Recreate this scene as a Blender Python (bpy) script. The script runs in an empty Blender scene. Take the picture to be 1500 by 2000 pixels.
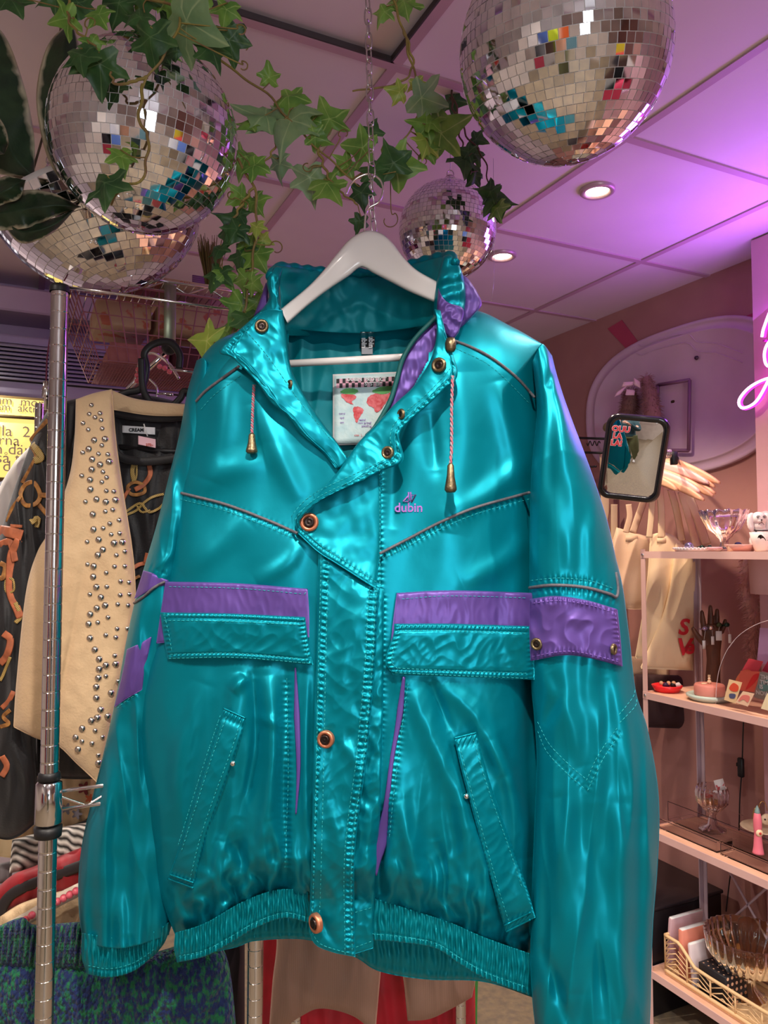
import bpy, math, random
import numpy as np
from mathutils import Vector, Matrix

# ------------------------------------------------------------------ camera, world, lights, exposure
random.seed(7); RNG = np.random.RandomState(11)
SC = bpy.context.scene; COL = SC.collection
SC.view_settings.view_transform = 'Standard'; SC.view_settings.look = 'None'
SC.view_settings.gamma = 1.0; SC.view_settings.use_curve_mapping = False
SC.view_settings.exposure = 0.36
FPX = 1490.0; CAMZ = 1.5; CEIL = 2.5
YAW = math.radians(25.8); PITCH = math.atan(75/FPX)
cam = bpy.data.cameras.new('camera'); camo = bpy.data.objects.new('camera', cam); COL.objects.link(camo)
cam.sensor_fit = 'VERTICAL'; cam.sensor_height = 36.0; cam.lens = 36.0*FPX/2000.0; cam.clip_start = .02
camo.location = (0, 0, CAMZ); camo.rotation_euler = (math.pi/2+PITCH, 0, -YAW)
SC.camera = camo

def lin(c):
    c = c/255.0
    return c/12.92 if c <= .04045 else ((c+.055)/1.055)**2.4
def rgb(r, g, b): return (lin(r), lin(g), lin(b), 1.0)

world = bpy.data.worlds.new('daylight'); SC.world = world; world.use_nodes = True
world.node_tree.nodes['Background'].inputs[0].default_value = (.80, .90, 1.0, 1)
world.node_tree.nodes['Background'].inputs[1].default_value = 1.2

def lamp(name, kind, loc, target, power, color, **kw):
    l = bpy.data.lights.new(name, kind); o = bpy.data.objects.new(name, l); COL.objects.link(o)
    l.energy = power; l.color = color
    for k, v in kw.items(): setattr(l, k, v)
    o.location = loc
    d = Vector(target)-Vector(loc); o.rotation_euler = d.to_track_quat('-Z', 'Y').to_euler()
    return o
# daylight through the shop window behind the camera
lamp('window_daylight', 'AREA', (-.25, -2.66, 1.60), (-.05, 2, 1.3), 30, (.86, .94, 1.0), shape='RECTANGLE', size=1.0, size_y=1.3)
# unseen ceiling spots: keys inferred from the cast shadows, the rest added as fill
SPOTS = [(0.08, 0.10, 25), (0.95, 0.15, 9), (-.75, 0.75, 12), (1.45, -.6, 12), (-0.9, -1.3, 14), (.4, -1.5, 14), (-.5, 2.45, 26), (1.2, .85, 5), (-1.4, -.3, 12), (.2, -.7, 10)]
for i, (x, y, p) in enumerate(SPOTS):
    lamp('ceiling_or_fill_spot', 'SPOT', (x, y, CEIL-.06), (x+.05, y+.12, 0), p*3.2, (1.0, .90, .80), spot_size=math.radians(125), spot_blend=.5, shadow_soft_size=.022)
for (x, y) in ((1.44, 1.612), (1.471, 2.119)):
    lamp('ceiling_or_fill_spot', 'SPOT', (x, y, CEIL-.02), (x+.12, y-.02, 0), 38, (1.0, .80, .58), spot_size=math.radians(110), spot_blend=.6, shadow_soft_size=.025)

# ------------------------------------------------------------------ pixel <-> place
R_ = np.array([math.cos(YAW), -math.sin(YAW), 0.]); F_ = np.array([math.sin(YAW), math.cos(YAW), 0.]); Z_ = np.array([0, 0, 1.])
FP = F_*math.cos(PITCH)+Z_*math.sin(PITCH); UP = -F_*math.sin(PITCH)+Z_*math.cos(PITCH)
O_ = np.array([0, 0, CAMZ])
def ray(x, y):
    x = np.asarray(x, float)[..., None]; y = np.asarray(y, float)[..., None]
    return R_*(x-750)+FP*FPX+UP*(1000-y)
def at(x, y, d):
    r = ray(x, y); d = np.asarray(d, float)[..., None]
    return O_+r*d/(r@F_)[..., None]
def onx(x, y, X): r = ray(x, y); return O_+r*(X/r[..., 0])[..., None]
def ony(x, y, Y): r = ray(x, y); return O_+r*(Y/r[..., 1])[..., None]
def onz(x, y, Z): r = ray(x, y); return O_+r*((Z-CAMZ)/r[..., 2])[..., None]
def depth_of(p): return float((np.asarray(p)-O_)@F_)

# ------------------------------------------------------------------ materials
MATS = {}
def mat(name, col, rough=.5, metal=0., bump=0., bscale=40., col2=None, cscale=6., emit=None, estr=0., trans=0., ior=1.45, coat=0., sheen=0., aniso=0., stretch=None, alpha=1., spec=.5, detail=3., cpos=(.35, .65)):
    if name in MATS: return MATS[name]
    m = bpy.data.materials.new(name); m.use_nodes = True; nt = m.node_tree; b = nt.nodes['Principled BSDF']
    b.inputs['Base Color'].default_value = col; b.inputs['Roughness'].default_value = rough; b.inputs['Metallic'].default_value = metal
    b.inputs['IOR'].default_value = ior; b.inputs['Transmission Weight'].default_value = trans; b.inputs['Coat Weight'].default_value = coat
    b.inputs['Sheen Weight'].default_value = sheen; b.inputs['Alpha'].default_value = alpha; b.inputs['Specular IOR Level'].default_value = spec
    b.inputs['Anisotropic'].default_value = aniso
    tc = nt.nodes.new('ShaderNodeTexCoord'); src = tc.outputs['Object']
    if stretch:
        mp = nt.nodes.new('ShaderNodeMapping'); mp.inputs['Scale'].default_value = stretch; nt.links.new(src, mp.inputs['Vector']); src = mp.outputs['Vector']
    if col2 is None: col2 = tuple(c*.9 for c in col[:3])+(1,)
    n = nt.nodes.new('ShaderNodeTexNoise'); n.inputs['Scale'].default_value = cscale; n.inputs['Detail'].default_value = detail; nt.links.new(src, n.inputs['Vector'])
    r = nt.nodes.new('ShaderNodeValToRGB'); r.color_ramp.elements[0].position = cpos[0]; r.color_ramp.elements[1].position = cpos[1]
    r.color_ramp.elements[0].color = col; r.color_ramp.elements[1].color = col2
    nt.links.new(n.outputs['Fac'], r.inputs['Fac']); nt.links.new(r.outputs['Color'], b.inputs['Base Color'])
    if bump:
        n2 = nt.nodes.new('ShaderNodeTexNoise'); n2.inputs['Scale'].default_value = bscale; n2.inputs['Detail'].default_value = 4; nt.links.new(src, n2.inputs['Vector'])
        bp = nt.nodes.new('ShaderNodeBump'); bp.inputs['Strength'].default_value = bump; bp.inputs['Distance'].default_value = .004
        nt.links.new(n2.outputs['Fac'], bp.inputs['Height']); nt.links.new(bp.outputs['Normal'], b.inputs['Normal'])
    if emit: b.inputs['Emission Color'].default_value = emit; b.inputs['Emission Strength'].default_value = estr
    MATS[name] = m; return m

def wave_mat(name, c1, c2, scale, direction='X', rough=.6, bands=True, distortion=0., bump=.3, dist=.002, rot=(0, 0, 0), metal=0.):
    if name in MATS: return MATS[name]
    m = mat(name, c1, rough, metal); nt = m.node_tree; b = nt.nodes['Principled BSDF']
    tc = [n for n in nt.nodes if n.type == 'TEX_COORD'][0]
    mp = nt.nodes.new('ShaderNodeMapping'); mp.inputs['Rotation'].default_value = rot
    w = nt.nodes.new('ShaderNodeTexWave'); w.wave_type = 'BANDS'; w.bands_direction = direction; w.inputs['Scale'].default_value = scale; w.inputs['Distortion'].default_value = distortion
    nt.links.new(tc.outputs['Object'], mp.inputs['Vector']); nt.links.new(mp.outputs['Vector'], w.inputs['Vector'])
    r = nt.nodes.new('ShaderNodeValToRGB'); r.color_ramp.elements[0].color = c1; r.color_ramp.elements[1].color = c2
    nt.links.new(w.outputs['Fac'], r.inputs['Fac']); nt.links.new(r.outputs['Color'], b.inputs['Base Color'])
    bp = nt.nodes.new('ShaderNodeBump'); bp.inputs['Strength'].default_value = bump; bp.inputs['Distance'].default_value = dist
    nt.links.new(w.outputs['Fac'], bp.inputs['Height']); nt.links.new(bp.outputs['Normal'], b.inputs['Normal'])
    return m

# ------------------------------------------------------------------ noise, curves
_perm = RNG.permutation(512); _ang = RNG.rand(512)*2*np.pi
def perlin(x, y, seed=0):
    x = np.asarray(x, float)+seed*17.31; y = np.asarray(y, float)+seed*9.77
    xi = np.floor(x).astype(int); yi = np.floor(y).astype(int); xf = x-xi; yf = y-yi
    def g(i, j, dx, dy):
        h = _perm[(_perm[i % 512]+j) % 512]; a = _ang[h]; return np.cos(a)*dx+np.sin(a)*dy
    u = xf*xf*xf*(xf*(xf*6-15)+10); v = yf*yf*yf*(yf*(yf*6-15)+10)
    a = g(xi, yi, xf, yf)*(1-u)+g(xi+1, yi, xf-1, yf)*u
    b = g(xi, yi+1, xf, yf-1)*(1-u)+g(xi+1, yi+1, xf-1, yf-1)*u
    return (a*(1-v)+b*v)*1.5
def ridged(x, y, seed=0): return 1-2*np.abs(perlin(x, y, seed))

def cr(pts, n, closed=False, sub=14):
    """Catmull-Rom through pts, resampled evenly to n points (any dimension)."""
    P = np.asarray(pts, float)
    if len(P) == 2 and not closed:
        t = np.linspace(0, 1, n)[:, None]; return P[0]*(1-t)+P[1]*t
    Q = np.vstack([P[-1:], P, P[:2]]) if closed else np.vstack([2*P[0]-P[1], P, 2*P[-1]-P[-2]])
    out = []
    for i in range(1, len(Q)-2):
        a, b, c, d = Q[i-1], Q[i], Q[i+1], Q[i+2]; t = np.linspace(0, 1, sub, endpoint=False)[:, None]
        out.append(.5*((2*b)+(-a+c)*t+(2*a-5*b+4*c-d)*t**2+(-a+3*b-3*c+d)*t**3))
    S = np.vstack(out+[Q[-2][None]]); L = np.r_[0, np.cumsum(np.linalg.norm(np.diff(S, axis=0), axis=1))]
    t = np.linspace(0, L[-1], n, endpoint=not closed)
    return np.stack([np.interp(t, L, S[:, k]) for k in range(S.shape[1])], 1)
def polyline(pts, n):
    S = np.asarray(pts, float); L = np.r_[0, np.cumsum(np.linalg.norm(np.diff(S, axis=0), axis=1))]
    t = np.linspace(0, L[-1], n); return np.stack([np.interp(t, L, S[:, k]) for k in range(S.shape[1])], 1)

def coons(top, bottom, left, right, nx, ny, sharp=False):
    f = polyline if sharp else cr
    T, B, L, Q = f(top, nx), f(bottom, nx), f(left, ny), f(right, ny)
    s = np.linspace(0, 1, nx)[None, :, None]; t = np.linspace(0, 1, ny)[:, None, None]
    C = (1-t)*T[None]+t*B[None]+(1-s)*L[:, None]+s*Q[:, None]
    C -= (1-s)*(1-t)*T[0]+s*(1-t)*T[-1]+(1-s)*t*B[0]+s*t*B[-1]
    return C[..., 0], C[..., 1], s[..., 0]+0*t[..., 0], t[..., 0]+0*s[..., 0]

def pdist(px, py, poly):
    """distance to a polyline and the arc length of the nearest point"""
    px = np.asarray(px, float); py = np.asarray(py, float)
    best = np.full(px.shape, 1e9); arc = np.zeros(px.shape); L = 0.
    for (ax, ay), (bx, by) in zip(poly[:-1], poly[1:]):
        dx, dy = bx-ax, by-ay; l = math.hypot(dx, dy)+1e-9
        t = np.clip(((px-ax)*dx+(py-ay)*dy)/(l*l), 0, 1)
        d = np.hypot(px-ax-t*dx, py-ay-t*dy); k = d < best
        best = np.where(k, d, best); arc = np.where(k, L+t*l, arc); L += l
    return best, arc, L
def fold(px, py, poly, width, amp):
    poly = cr(poly, 10) if len(poly) > 2 else np.asarray(poly, float)
    d, a, L = pdist(px, py, poly)
    return amp*np.exp(-(d/width)**2)*np.sqrt(np.clip(np.sin(np.pi*np.clip(a/L, .02, .98)), 0, 1))
def pucker(px, py, poly, width=7, amp=.0012, period=11, off=0):
    d, a, L = pdist(px, py, poly)
    return amp*np.sin(2*np.pi*(a/period)+2.2*perlin(a/23., a*0+off, 3))*np.exp(-(d/width)**2)-amp*.9*np.exp(-(d/2.2)**2)
def inside(px, py, poly):
    px = np.asarray(px); py = np.asarray(py); c = np.zeros(px.shape, bool); n = len(poly)
    for i in range(n):
        x1, y1 = poly[i]; x2, y2 = poly[(i+1) % n]
        if y1 == y2: continue
        k = ((y1 > py) != (y2 > py)) & (px < (x2-x1)*(py-y1)/(y2-y1)+x1); c ^= k
    return c

# ------------------------------------------------------------------ mesh builder and scene helpers
class MB:
    def __init__(s): s.v = []; s.f = []; s.n = 0; s.mi = []; s.att = []
    def add(s, V, F, mi=0, att=None):
        V = np.asarray(V, float).reshape(-1, 3); s.v.append(V)
        s.f += [tuple(int(i)+s.n for i in f) for f in F]; s.mi += [mi]*len(F); s.n += len(V)
        s.att.append(np.zeros(len(V)) if att is None else np.asarray(att, float)); return s
    def grid(s, P, cu=False, cv=False, mi=0, keep=None):
        ny, nx = P.shape[:2]; F = []
        for j in range(ny-(0 if cv else 1)):
            j2 = (j+1) % ny
            for i in range(nx-(0 if cu else 1)):
                if keep is not None and not keep[j, i]: continue
                i2 = (i+1) % nx; F.append((j*nx+i, j2*nx+i, j2*nx+i2, j*nx+i2))
        return s.add(P.reshape(-1, 3), F, mi)
    def shell(s, PF, PB, keep=None):
        """two sheets joined round the rim"""
        ny, nx = PF.shape[:2]; N = ny*nx; F = []
        for j in range(ny-1):
            for i in range(nx-1):
                a, b, c, d = j*nx+i, (j+1)*nx+i, (j+1)*nx+i+1, j*nx+i+1
                if keep is None or keep[j, i]: F.append((a, b, c, d))
                F.append((a+N, d+N, c+N, b+N))
        rim = [i for i in range(nx)]+[j*nx+nx-1 for j in range(1, ny)]+[(ny-1)*nx+i for i in range(nx-2, -1, -1)]+[j*nx for j in range(ny-2, 0, -1)]
        for k in range(len(rim)):
            a, b = rim[k], rim[(k+1) % len(rim)]; F.append((a, b, b+N, a+N))
        return s.add(np.vstack([PF.reshape(-1, 3), PB.reshape(-1, 3)]), F)
    def tube(s, pts, r, seg=8, closed=False, mi=0, flat=1.0, up=None):
        P = np.asarray(pts, float); n = len(P); r = np.broadcast_to(np.asarray(r, float), (n,))
        T = np.gradient(P, axis=0) if not closed else np.roll(P, -1, 0)-np.roll(P, 1, 0)
        T /= np.linalg.norm(T, axis=1)[:, None]+1e-12
        u = np.asarray(up, float) if up is not None else (Z_ if abs(T[0] @ Z_) < .9 else R_)
        N = np.empty_like(P); nn = u-T[0]*(u @ T[0]); nn /= np.linalg.norm(nn)
        for i in range(n):
            if up is not None: nn = u-T[i]*(u @ T[i])
            else: nn = nn-T[i]*(nn @ T[i])
            nn = nn/(np.linalg.norm(nn)+1e-12); N[i] = nn
        B = np.cross(T, N); a = np.linspace(0, 2*np.pi, seg, endpoint=False)
        G = P[:, None]+r[:, None, None]*(np.cos(a)[None, :, None]*N[:, None]*flat+np.sin(a)[None, :, None]*B[:, None])
        base = s.n; s.grid(G, cu=True, cv=closed, mi=mi)
        if not closed:
            s.f.append(tuple(base+k for k in range(seg))); s.f.append(tuple(base+(n-1)*seg+k for k in range(seg))[::-1]); s.mi += [mi, mi]
        return s
    def lathe(s, prof, c, axis=(0, 0, 1), seg=32, mi=0, xs=1.0):
        """prof: (radius, height) pairs"""
        A = np.asarray(axis, float); A /= np.linalg.norm(A); u = np.cross(A, [0, 0, 1.]) if abs(A[2]) < .9 else np.cross(A, [0, 1., 0]); u /= np.linalg.norm(u); w = np.cross(A, u)
        a = np.linspace(0, 2*np.pi, seg, endpoint=False); pr = np.asarray(prof, float)
        G = np.asarray(c)+pr[:, 0][:, None, None]*(np.cos(a)[None, :, None]*u*xs+np.sin(a)[None, :, None]*w)+pr[:, 1][:, None, None]*A
        return s.grid(G, cu=True, mi=mi)
    def box(s, c, sz, ax=None, bev=0., mi=0):
        c = np.asarray(c, float); h = np.asarray(sz, float)/2
        A = np.eye(3) if ax is None else np.asarray(ax, float)
        b = min(bev, h.min()*.9) if bev else 0
        if not b:
            V = [c+A[0]*h[0]*x+A[1]*h[1]*y+A[2]*h[2]*z for z in (-1, 1) for y in (-1, 1) for x in (-1, 1)]
            return s.add(V, [(0, 2, 3, 1), (4, 5, 7, 6), (0, 1, 5, 4), (2, 6, 7, 3), (0, 4, 6, 2), (1, 3, 7, 5)], mi)
        # bevelled: rings of a rounded prism
        V = []; q = h-b
        lv = [(-h[2], 0.), (-q[2], b), (q[2], b), (h[2], 0.)]
        for z, e in lv:
            for (x, y) in ((-1, -1), (1, -1), (1, 1), (-1, 1)):
                k = b if e else 0.
                p1 = (x*(q[0]), y*(q[1]+k)); p2 = (x*(q[0]+k), y*q[1])
                pr = (p1, p2) if x*y < 0 else (p2, p1)
                if (x, y) == (-1, -1): pr = (p2, p1)
                if (x, y) == (1, -1): pr = (p1, p2)
                if (x, y) == (1, 1): pr = (p2, p1)
                if (x, y) == (-1, 1): pr = (p1, p2)
                for p in pr: V.append(c+A[0]*p[0]+A[1]*p[1]+A[2]*z)
        F = []
        for r_ in range(3):
            for k in range(8): F.append((r_*8+k, r_*8+(k+1) % 8, (r_+1)*8+(k+1) % 8, (r_+1)*8+k))
        F.append(tuple(range(7, -1, -1))); F.append(tuple(range(24, 32)))
        return s.add(V, F, mi)
    def sphere(s, c, r, seg=12, rings=8, sc=(1, 1, 1), mi=0):
        t = np.linspace(0, np.pi, rings+1); pr = [(max(math.sin(a), 1e-4), -math.cos(a)) for a in t]
        a = np.linspace(0, 2*np.pi, seg, endpoint=False); sc = np.asarray(sc, float)
        G = np.array([[(q*math.cos(b), q*math.sin(b), h) for b in a] for q, h in pr])*r*sc+np.asarray(c)
        return s.grid(G, cu=True, mi=mi)
    def prism(s, pts, n, mi=0):
        """closed planar outline (3D points) thickened by vector n"""
        P = np.asarray(pts, float); k = len(P); n = np.asarray(n, float)
        F = [tuple(range(k)), tuple(range(2*k-1, k-1, -1))]+[(i, i+k, (i+1) % k+k, (i+1) % k) for i in range(k)]
        return s.add(np.vstack([P, P+n]), F, mi)

def mesh_data(name, mb, mats, L, smooth=True, attr=None):
    V = np.vstack(mb.v)-np.asarray(L, float); me = bpy.data.meshes.new(name)
    me.from_pydata(V.tolist(), [], mb.f)
    for m in (mats if isinstance(mats, (list, tuple)) else [mats]): me.materials.append(m)
    if any(mb.mi): me.polygons.foreach_set('material_index', mb.mi)
    if smooth: me.polygons.foreach_set('use_smooth', [True]*len(me.polygons))
    if attr:
        at_ = me.attributes.new(attr, 'FLOAT', 'POINT'); at_.data.foreach_set('value', np.concatenate(mb.att))
    me.update(); return me
class Thing:
    def __init__(s, name, label, cat, loc, group=None, kind=None, obj=None):
        s.L = np.asarray(loc, float); s.o = obj or bpy.data.objects.new(name, None)
        if obj is None: s.o.empty_display_size = .05
        COL.objects.link(s.o); s.o.location = s.L
        if label: s.o['label'] = label
        if cat: s.o['category'] = cat
        if group: s.o['group'] = group
        if kind: s.o['kind'] = kind
    def part(s, name, mb, m, parent=None, smooth=True, label=None, kind=None, attr=None):
        o = bpy.data.objects.new(name, mesh_data(name, mb, m, s.L, smooth, attr)); COL.objects.link(o); o.parent = parent or s.o
        if label: o['label'] = label
        if kind: o['kind'] = kind
        return o
    def inst(s, name, me, loc, parent=None, rot=None, scale=None):
        o = bpy.data.objects.new(name, me); COL.objects.link(o); o.parent = parent or s.o; o.location = np.asarray(loc)-s.L
        if rot is not None: o.rotation_euler = rot
        if scale is not None: o.scale = scale
        return o
def one(name, label, cat, mb, m, loc=None, group=None, smooth=True, kind=None, attr=None):
    loc = np.vstack(mb.v).mean(0) if loc is None else loc
    o = bpy.data.objects.new(name, mesh_data(name, mb, m, loc, smooth, attr))
    return Thing(name, label, cat, loc, group, kind, obj=o)
def struct(name, mb, m, smooth=False): return one(name, None, None, mb, m, kind='structure', smooth=smooth, loc=(0, 0, 0))

def text_mb(body, size, origin, ux, uy, m_extr=.0006, font_scale=1.0, bold=0.0, align='CENTER', shear=0):
    cu = bpy.data.curves.new('lettering', 'FONT'); cu.body = body; cu.size = size; cu.extrude = m_extr; cu.align_x = align; cu.align_y = 'CENTER'; cu.offset = bold; cu.resolution_u = 3; cu.shear = shear
    o = bpy.data.objects.new('lettering', cu); COL.objects.link(o)
    dg = bpy.context.evaluated_depsgraph_get(); me = bpy.data.meshes.new_from_object(o.evaluated_get(dg))
    V = np.array([v.co[:] for v in me.vertices]); F = [tuple(p.vertices) for p in me.polygons]
    bpy.data.objects.remove(o); bpy.data.curves.remove(cu); bpy.data.meshes.remove(me)
    ux = np.asarray(ux, float); uy = np.asarray(uy, float); un = np.cross(ux, uy)
    mb = MB()
    if len(V): mb.add(np.asarray(origin)+V[:, :1]*font_scale*ux+V[:, 1:2]*uy+V[:, 2:]*un, F)
    return mb
AX = np.array([R_, -F_, Z_])     # axes facing the camera's level direction

def cushion(mb, D, top, bottom, left, right, nx, ny, base, tf, tb=None, h=None, p=3., rimx=True, rimy=True, sharp=False, keep=None):
    """a soft piece with real thickness; outline curves, depth D minus base, bulging tf to the front and tb to the back"""
    px, py, s, t = coons(top, bottom, left, right, nx, ny, sharp)
    u = np.abs(2*s-1); v = np.abs(2*t-1); e = np.ones_like(s)
    if rimx: e = e*np.sqrt(np.clip(1-u**p, 0, 1))
    if rimy: e = e*np.sqrt(np.clip(1-v**p, 0, 1))
    b = base(px, py, s, t) if callable(base) else base
    wf = b+tf*e
    if h is not None: wf = wf+h(px, py, s, t)*np.clip(e*1.6, 0, 1)
    wb = b-(tb if tb is not None else tf)*e
    k = keep(px, py) if keep else None
    mb.shell(at(px, py, D-wf), at(px, py, D-wb), k)
    return px, py, wf
# ------------------------------------------------------------------ the room
XW, XP, YB = 2.262, 2.118, 3.17
M_ceil = mat('painted_ceiling', rgb(214, 200, 200), .6, bump=.12, bscale=9, col2=rgb(206, 192, 194), cscale=2.5, spec=.6)
M_wall = mat('mauve_wall_paint', rgb(172, 124, 118), .7, bump=.1, bscale=60, col2=rgb(165, 117, 112))
M_pil = mat('pink_wall_paint', rgb(196, 150, 158), .6, bump=.08, bscale=60)
M_off = mat('off_white_wall_paint', rgb(206, 196, 188), .65)
M_back = mat('lilac_grey_paint', rgb(176, 162, 168), .65, bump=.08, bscale=60)
M_floor = mat('worn_floor', rgb(118, 106, 92), .55, bump=.5, bscale=55, col2=rgb(140, 124, 100), cscale=38, detail=6)
XL, YN = -2.0, -2.5
b = MB(); b.box((.5, .35, -.05), (5.6, 6.4, .1)); struct('floor', b, M_floor)
b = MB()
gx = [.687-.617*k for k in range(5, 0, -1)]+[.687, 1.318, 1.938]; gy = [1.372-.6*k for k in range(7, 0, -1)]+[1.372, 1.955, 2.56]
xs = [XL-.1]+gx+[XW+.1]; ys = [YN-.1]+gy+[YB+.1]
for i in range(len(xs)-1):
    for j in range(len(ys)-1):
        raised = (abs(xs[i+1]-.687) < .01 and abs(ys[j+1]-1.372) < .01)
        z = CEIL+(.020 if raised else .004)+RNG.rand()*.001
        b.box(((xs[i]+xs[i+1])/2, (ys[j]+ys[j+1])/2, z+.02), (xs[i+1]-xs[i]-.004, ys[j+1]-ys[j]-.004, .04), bev=.0)
struct('ceiling', b, M_ceil)
b = MB()
M_tbar = mat('ceiling_grid_paint', rgb(182, 148, 158), .5)
for x in gx: b.box((x, .35, CEIL+.003), (.022, 5.7, .006))
for y in gy: b.box((.15, y, CEIL+.0026), (4.3, .022, .006))
struct('trim_1', b, M_tbar)
b = MB()
g = .687; b.box((g-.013, 1.06, CEIL+.006), (.004, .6, .012)); b.box((.38, 1.359, CEIL+.006), (.6, .004, .012))
struct('trim_2', b, mat('dark_shadow_gap_strip', rgb(60, 52, 55), .6))  # dark strips paint in the shadow along the raised tile's edge
b = MB(); b.box((XW+.05, .35, 1.25), (.1, 6.2, 2.52)); struct('wall_right', b, M_wall)
b = MB(); b.box(((XP+XW)/2+.01, (1.663-.4)/2+0, 1.25), (XW-XP+.02, 1.663+.4, 2.50), bev=.004); struct('wall_right_pier', b, M_pil)
b = MB(); b.box((.13, YB+.05, 1.25), (4.5, .1, 2.52)); struct('wall_back', b, M_back)
b = MB(); b.box((XL-.05, .35, 1.25), (.1, 6.2, 2.52)); struct('wall_left', b, M_off)
# front wall with a shop window behind the camera
b = MB(); b.box((.13, YN-.05, .45), (4.5, .1, .9)); b.box((.13, YN-.05, 2.38), (4.5, .1, .34)); b.box((-1.5, YN-.05, 1.55), (1.3, .1, 1.32)); b.box((1.32, YN-.05, 1.55), (2.05, .1, 1.32)); struct('wall_front', b, M_off)
b = MB()
for x in (-.83, -.27, .28): b.box((x, YN-.02, 1.55), (.05, .08, 1.3))
b.box((-.275, YN-.02, .92), (1.16, .1, .05)); b.box((-.275, YN-.02, 2.19), (1.16, .08, .05)); b.box((-.275, YN-.02, 1.72), (1.16, .06, .04)); struct('window_1', b, mat('white_frame_paint', rgb(225, 222, 218), .4))
# panels of the back wall on the left: bulkhead steps
def backz(y): return float(ony(60, y, YB)[2])
b = MB(); b.box((-.6, YB-.1, (backz(640)+backz(595))/2), (2.6, .2, abs(backz(640)-backz(595))), bev=.006); struct('trim_3', b, mat('pale_lilac_bulkhead', rgb(176, 160, 172), .5))

# recessed ceiling lights
def downlight(x, y, label):
    t = Thing('recessed_ceiling_light', label, 'ceiling light', (x, y, CEIL))
    b = MB(); b.lathe([(.048, .004), (.048, -.003), (.044, -.006), (.036, -.006), (.032, -.001), (.028, .004)], (x, y, CEIL), seg=40); t.part('rim', b, mat('brushed_rim', rgb(190, 160, 165), .35, .3))
    b = MB(); b.lathe([(.0001, -.002), (.026, -.002), (.029, .003), (.0001, .003)], (x, y, CEIL), seg=32); t.part('lamp_lens', b, mat('warm_lamp_lens', rgb(255, 240, 210), .4, emit=(1, .82, .58, 1), estr=14))
downlight(1.44, 1.612, 'round recessed ceiling lamp glowing warm, under the big mirror ball')
downlight(1.471, 2.119, 'round recessed ceiling lamp glowing warm, beside the small mirror ball')
for i, (x, y, p) in enumerate(SPOTS):
    pass

# painted stripes and medallion on the right wall
def wallpt(px, py, off=0.): return onx(px, py, XW-off)
b = MB()
for poly in ([(1187, 642), (1215, 625), (1250, 672), (1232, 690)], [(1420, 640), (1447, 622), (1470, 612), (1470, 655), (1440, 648)]):
    P = np.array([wallpt(x, y, .001) for x, y in poly]); b.prism(P, (-.002, 0, 0))
struct('trim_4', b, mat('faded_red_wall_paint', rgb(176, 66, 92), .6))
cx, cz = [float(v) for v in wallpt(1318, 785)[[1, 2]]]
def ov(ry, rz, off, n=72, k=2.6):
    a = np.linspace(0, 2*np.pi, n, endpoint=False); c_, s_ = np.cos(a), np.sin(a)
    return np.stack([np.full(n, XW-off), cx+ry*np.sign(c_)*abs(c_)**(2/k), cz+rz*np.sign(s_)*abs(s_)**(2/k)], 1)
t = Thing('oval_wall_medallion', 'large pale oval wall plaque with stepped mouldings, behind the wooden hangers', 'wall plaque', (XW, cx, cz))
ry = abs(float(wallpt(1148, 780)[1])-cx); rz = abs(float(wallpt(1318, 641)[2])-cz)
b = MB(); rings = [ov(ry, rz, 0), ov(ry, rz, .012), ov(ry*.992, rz*.99, .014), ov(ry*.965, rz*.955, .014), ov(ry*.960, rz*.948, .010), ov(ry*.90, rz*.87, .010), ov(ry*.895, rz*.865, .0135), ov(ry*.88, rz*.845, .0135), ov(ry*.875, rz*.84, .011), ov(ry*.02, rz*.02, .011)]
b.grid(np.array(rings), cu=True); M_med = mat('pale_plaster', rgb(206, 176, 194), .5, bump=.1); t.part('plaque', b, M_med)
b = MB(); P1 = [(1212, 690), (1240, 672), (1255, 676), (1285, 664), (1340, 652), (1362, 668), (1400, 672), (1450, 690)]
for dy in (0, 14): b.tube(cr([wallpt(x, y+dy*1.3, .012) for x, y in P1], 60), .0020, 6)
t.part('moulding', b, M_med)
b = MB(); C = wallpt(1361, 699, .018); b.lathe([(.0001, .008), (.006, .007), (.008, 0)], C, axis=(-1, 0, 0), seg=16); t.part('screw', b, mat('dull_screw', rgb(80, 60, 75), .4, .8))
b = MB()
q = [wallpt(x, y, .03) for x, y in ((1285, 752), (1347, 742), (1345, 880), (1283, 880))]
for i in range(4): b.tube(np.array([q[i], q[(i+1) % 4]]), .007, 4)
t.part('frame_line', b, mat('dark_mauve_frame', rgb(130, 90, 120), .5))

# neon sign on the pier
t = Thing('neon_sign', 'glowing pink script neon sign on the pink pier at the right edge', 'neon sign', onx(1490, 740, XP-.05))
M_neon = mat('neon_core', (1, .6, 1, 1), .4, emit=(1, .42, 1.0, 1), estr=5); M_neonb = mat('neon_sleeve', (1, .05, .8, 1), .4, emit=(.85, .02, .9, 1), estr=2.0)
def neon(pts, n=70):
    P = np.array([onx(x, y, XP-.035) for x, y in cr(pts, n)]); b1 = MB(); b1.tube(P, .0042, 8); t.part('neon_tube', b1, M_neon)
    b2 = MB(); b2.tube(P+np.array([.008, 0, 0]), .0066, 8); t.part('tube_sleeve', b2, M_neonb)
neon([(1560, 560), (1530, 570), (1508, 600), (1492, 640), (1488, 658)], 40)
neon([(1560, 660), (1530, 650), (1504, 665), (1493, 690), (1500, 715), (1530, 700), (1560, 650)])
neon([(1570, 700), (1530, 730), (1490, 742), (1462, 758), (1444, 780), (1446, 795), (1460, 795), (1480, 780), (1505, 735), (1530, 690), (1560, 600)])
neon([(1550, 420), (1575, 520), (1600, 640), (1650, 560), (1700, 620), (1760, 560)])
b = MB(); q = onx(1492, 665, XP-.035)
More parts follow.
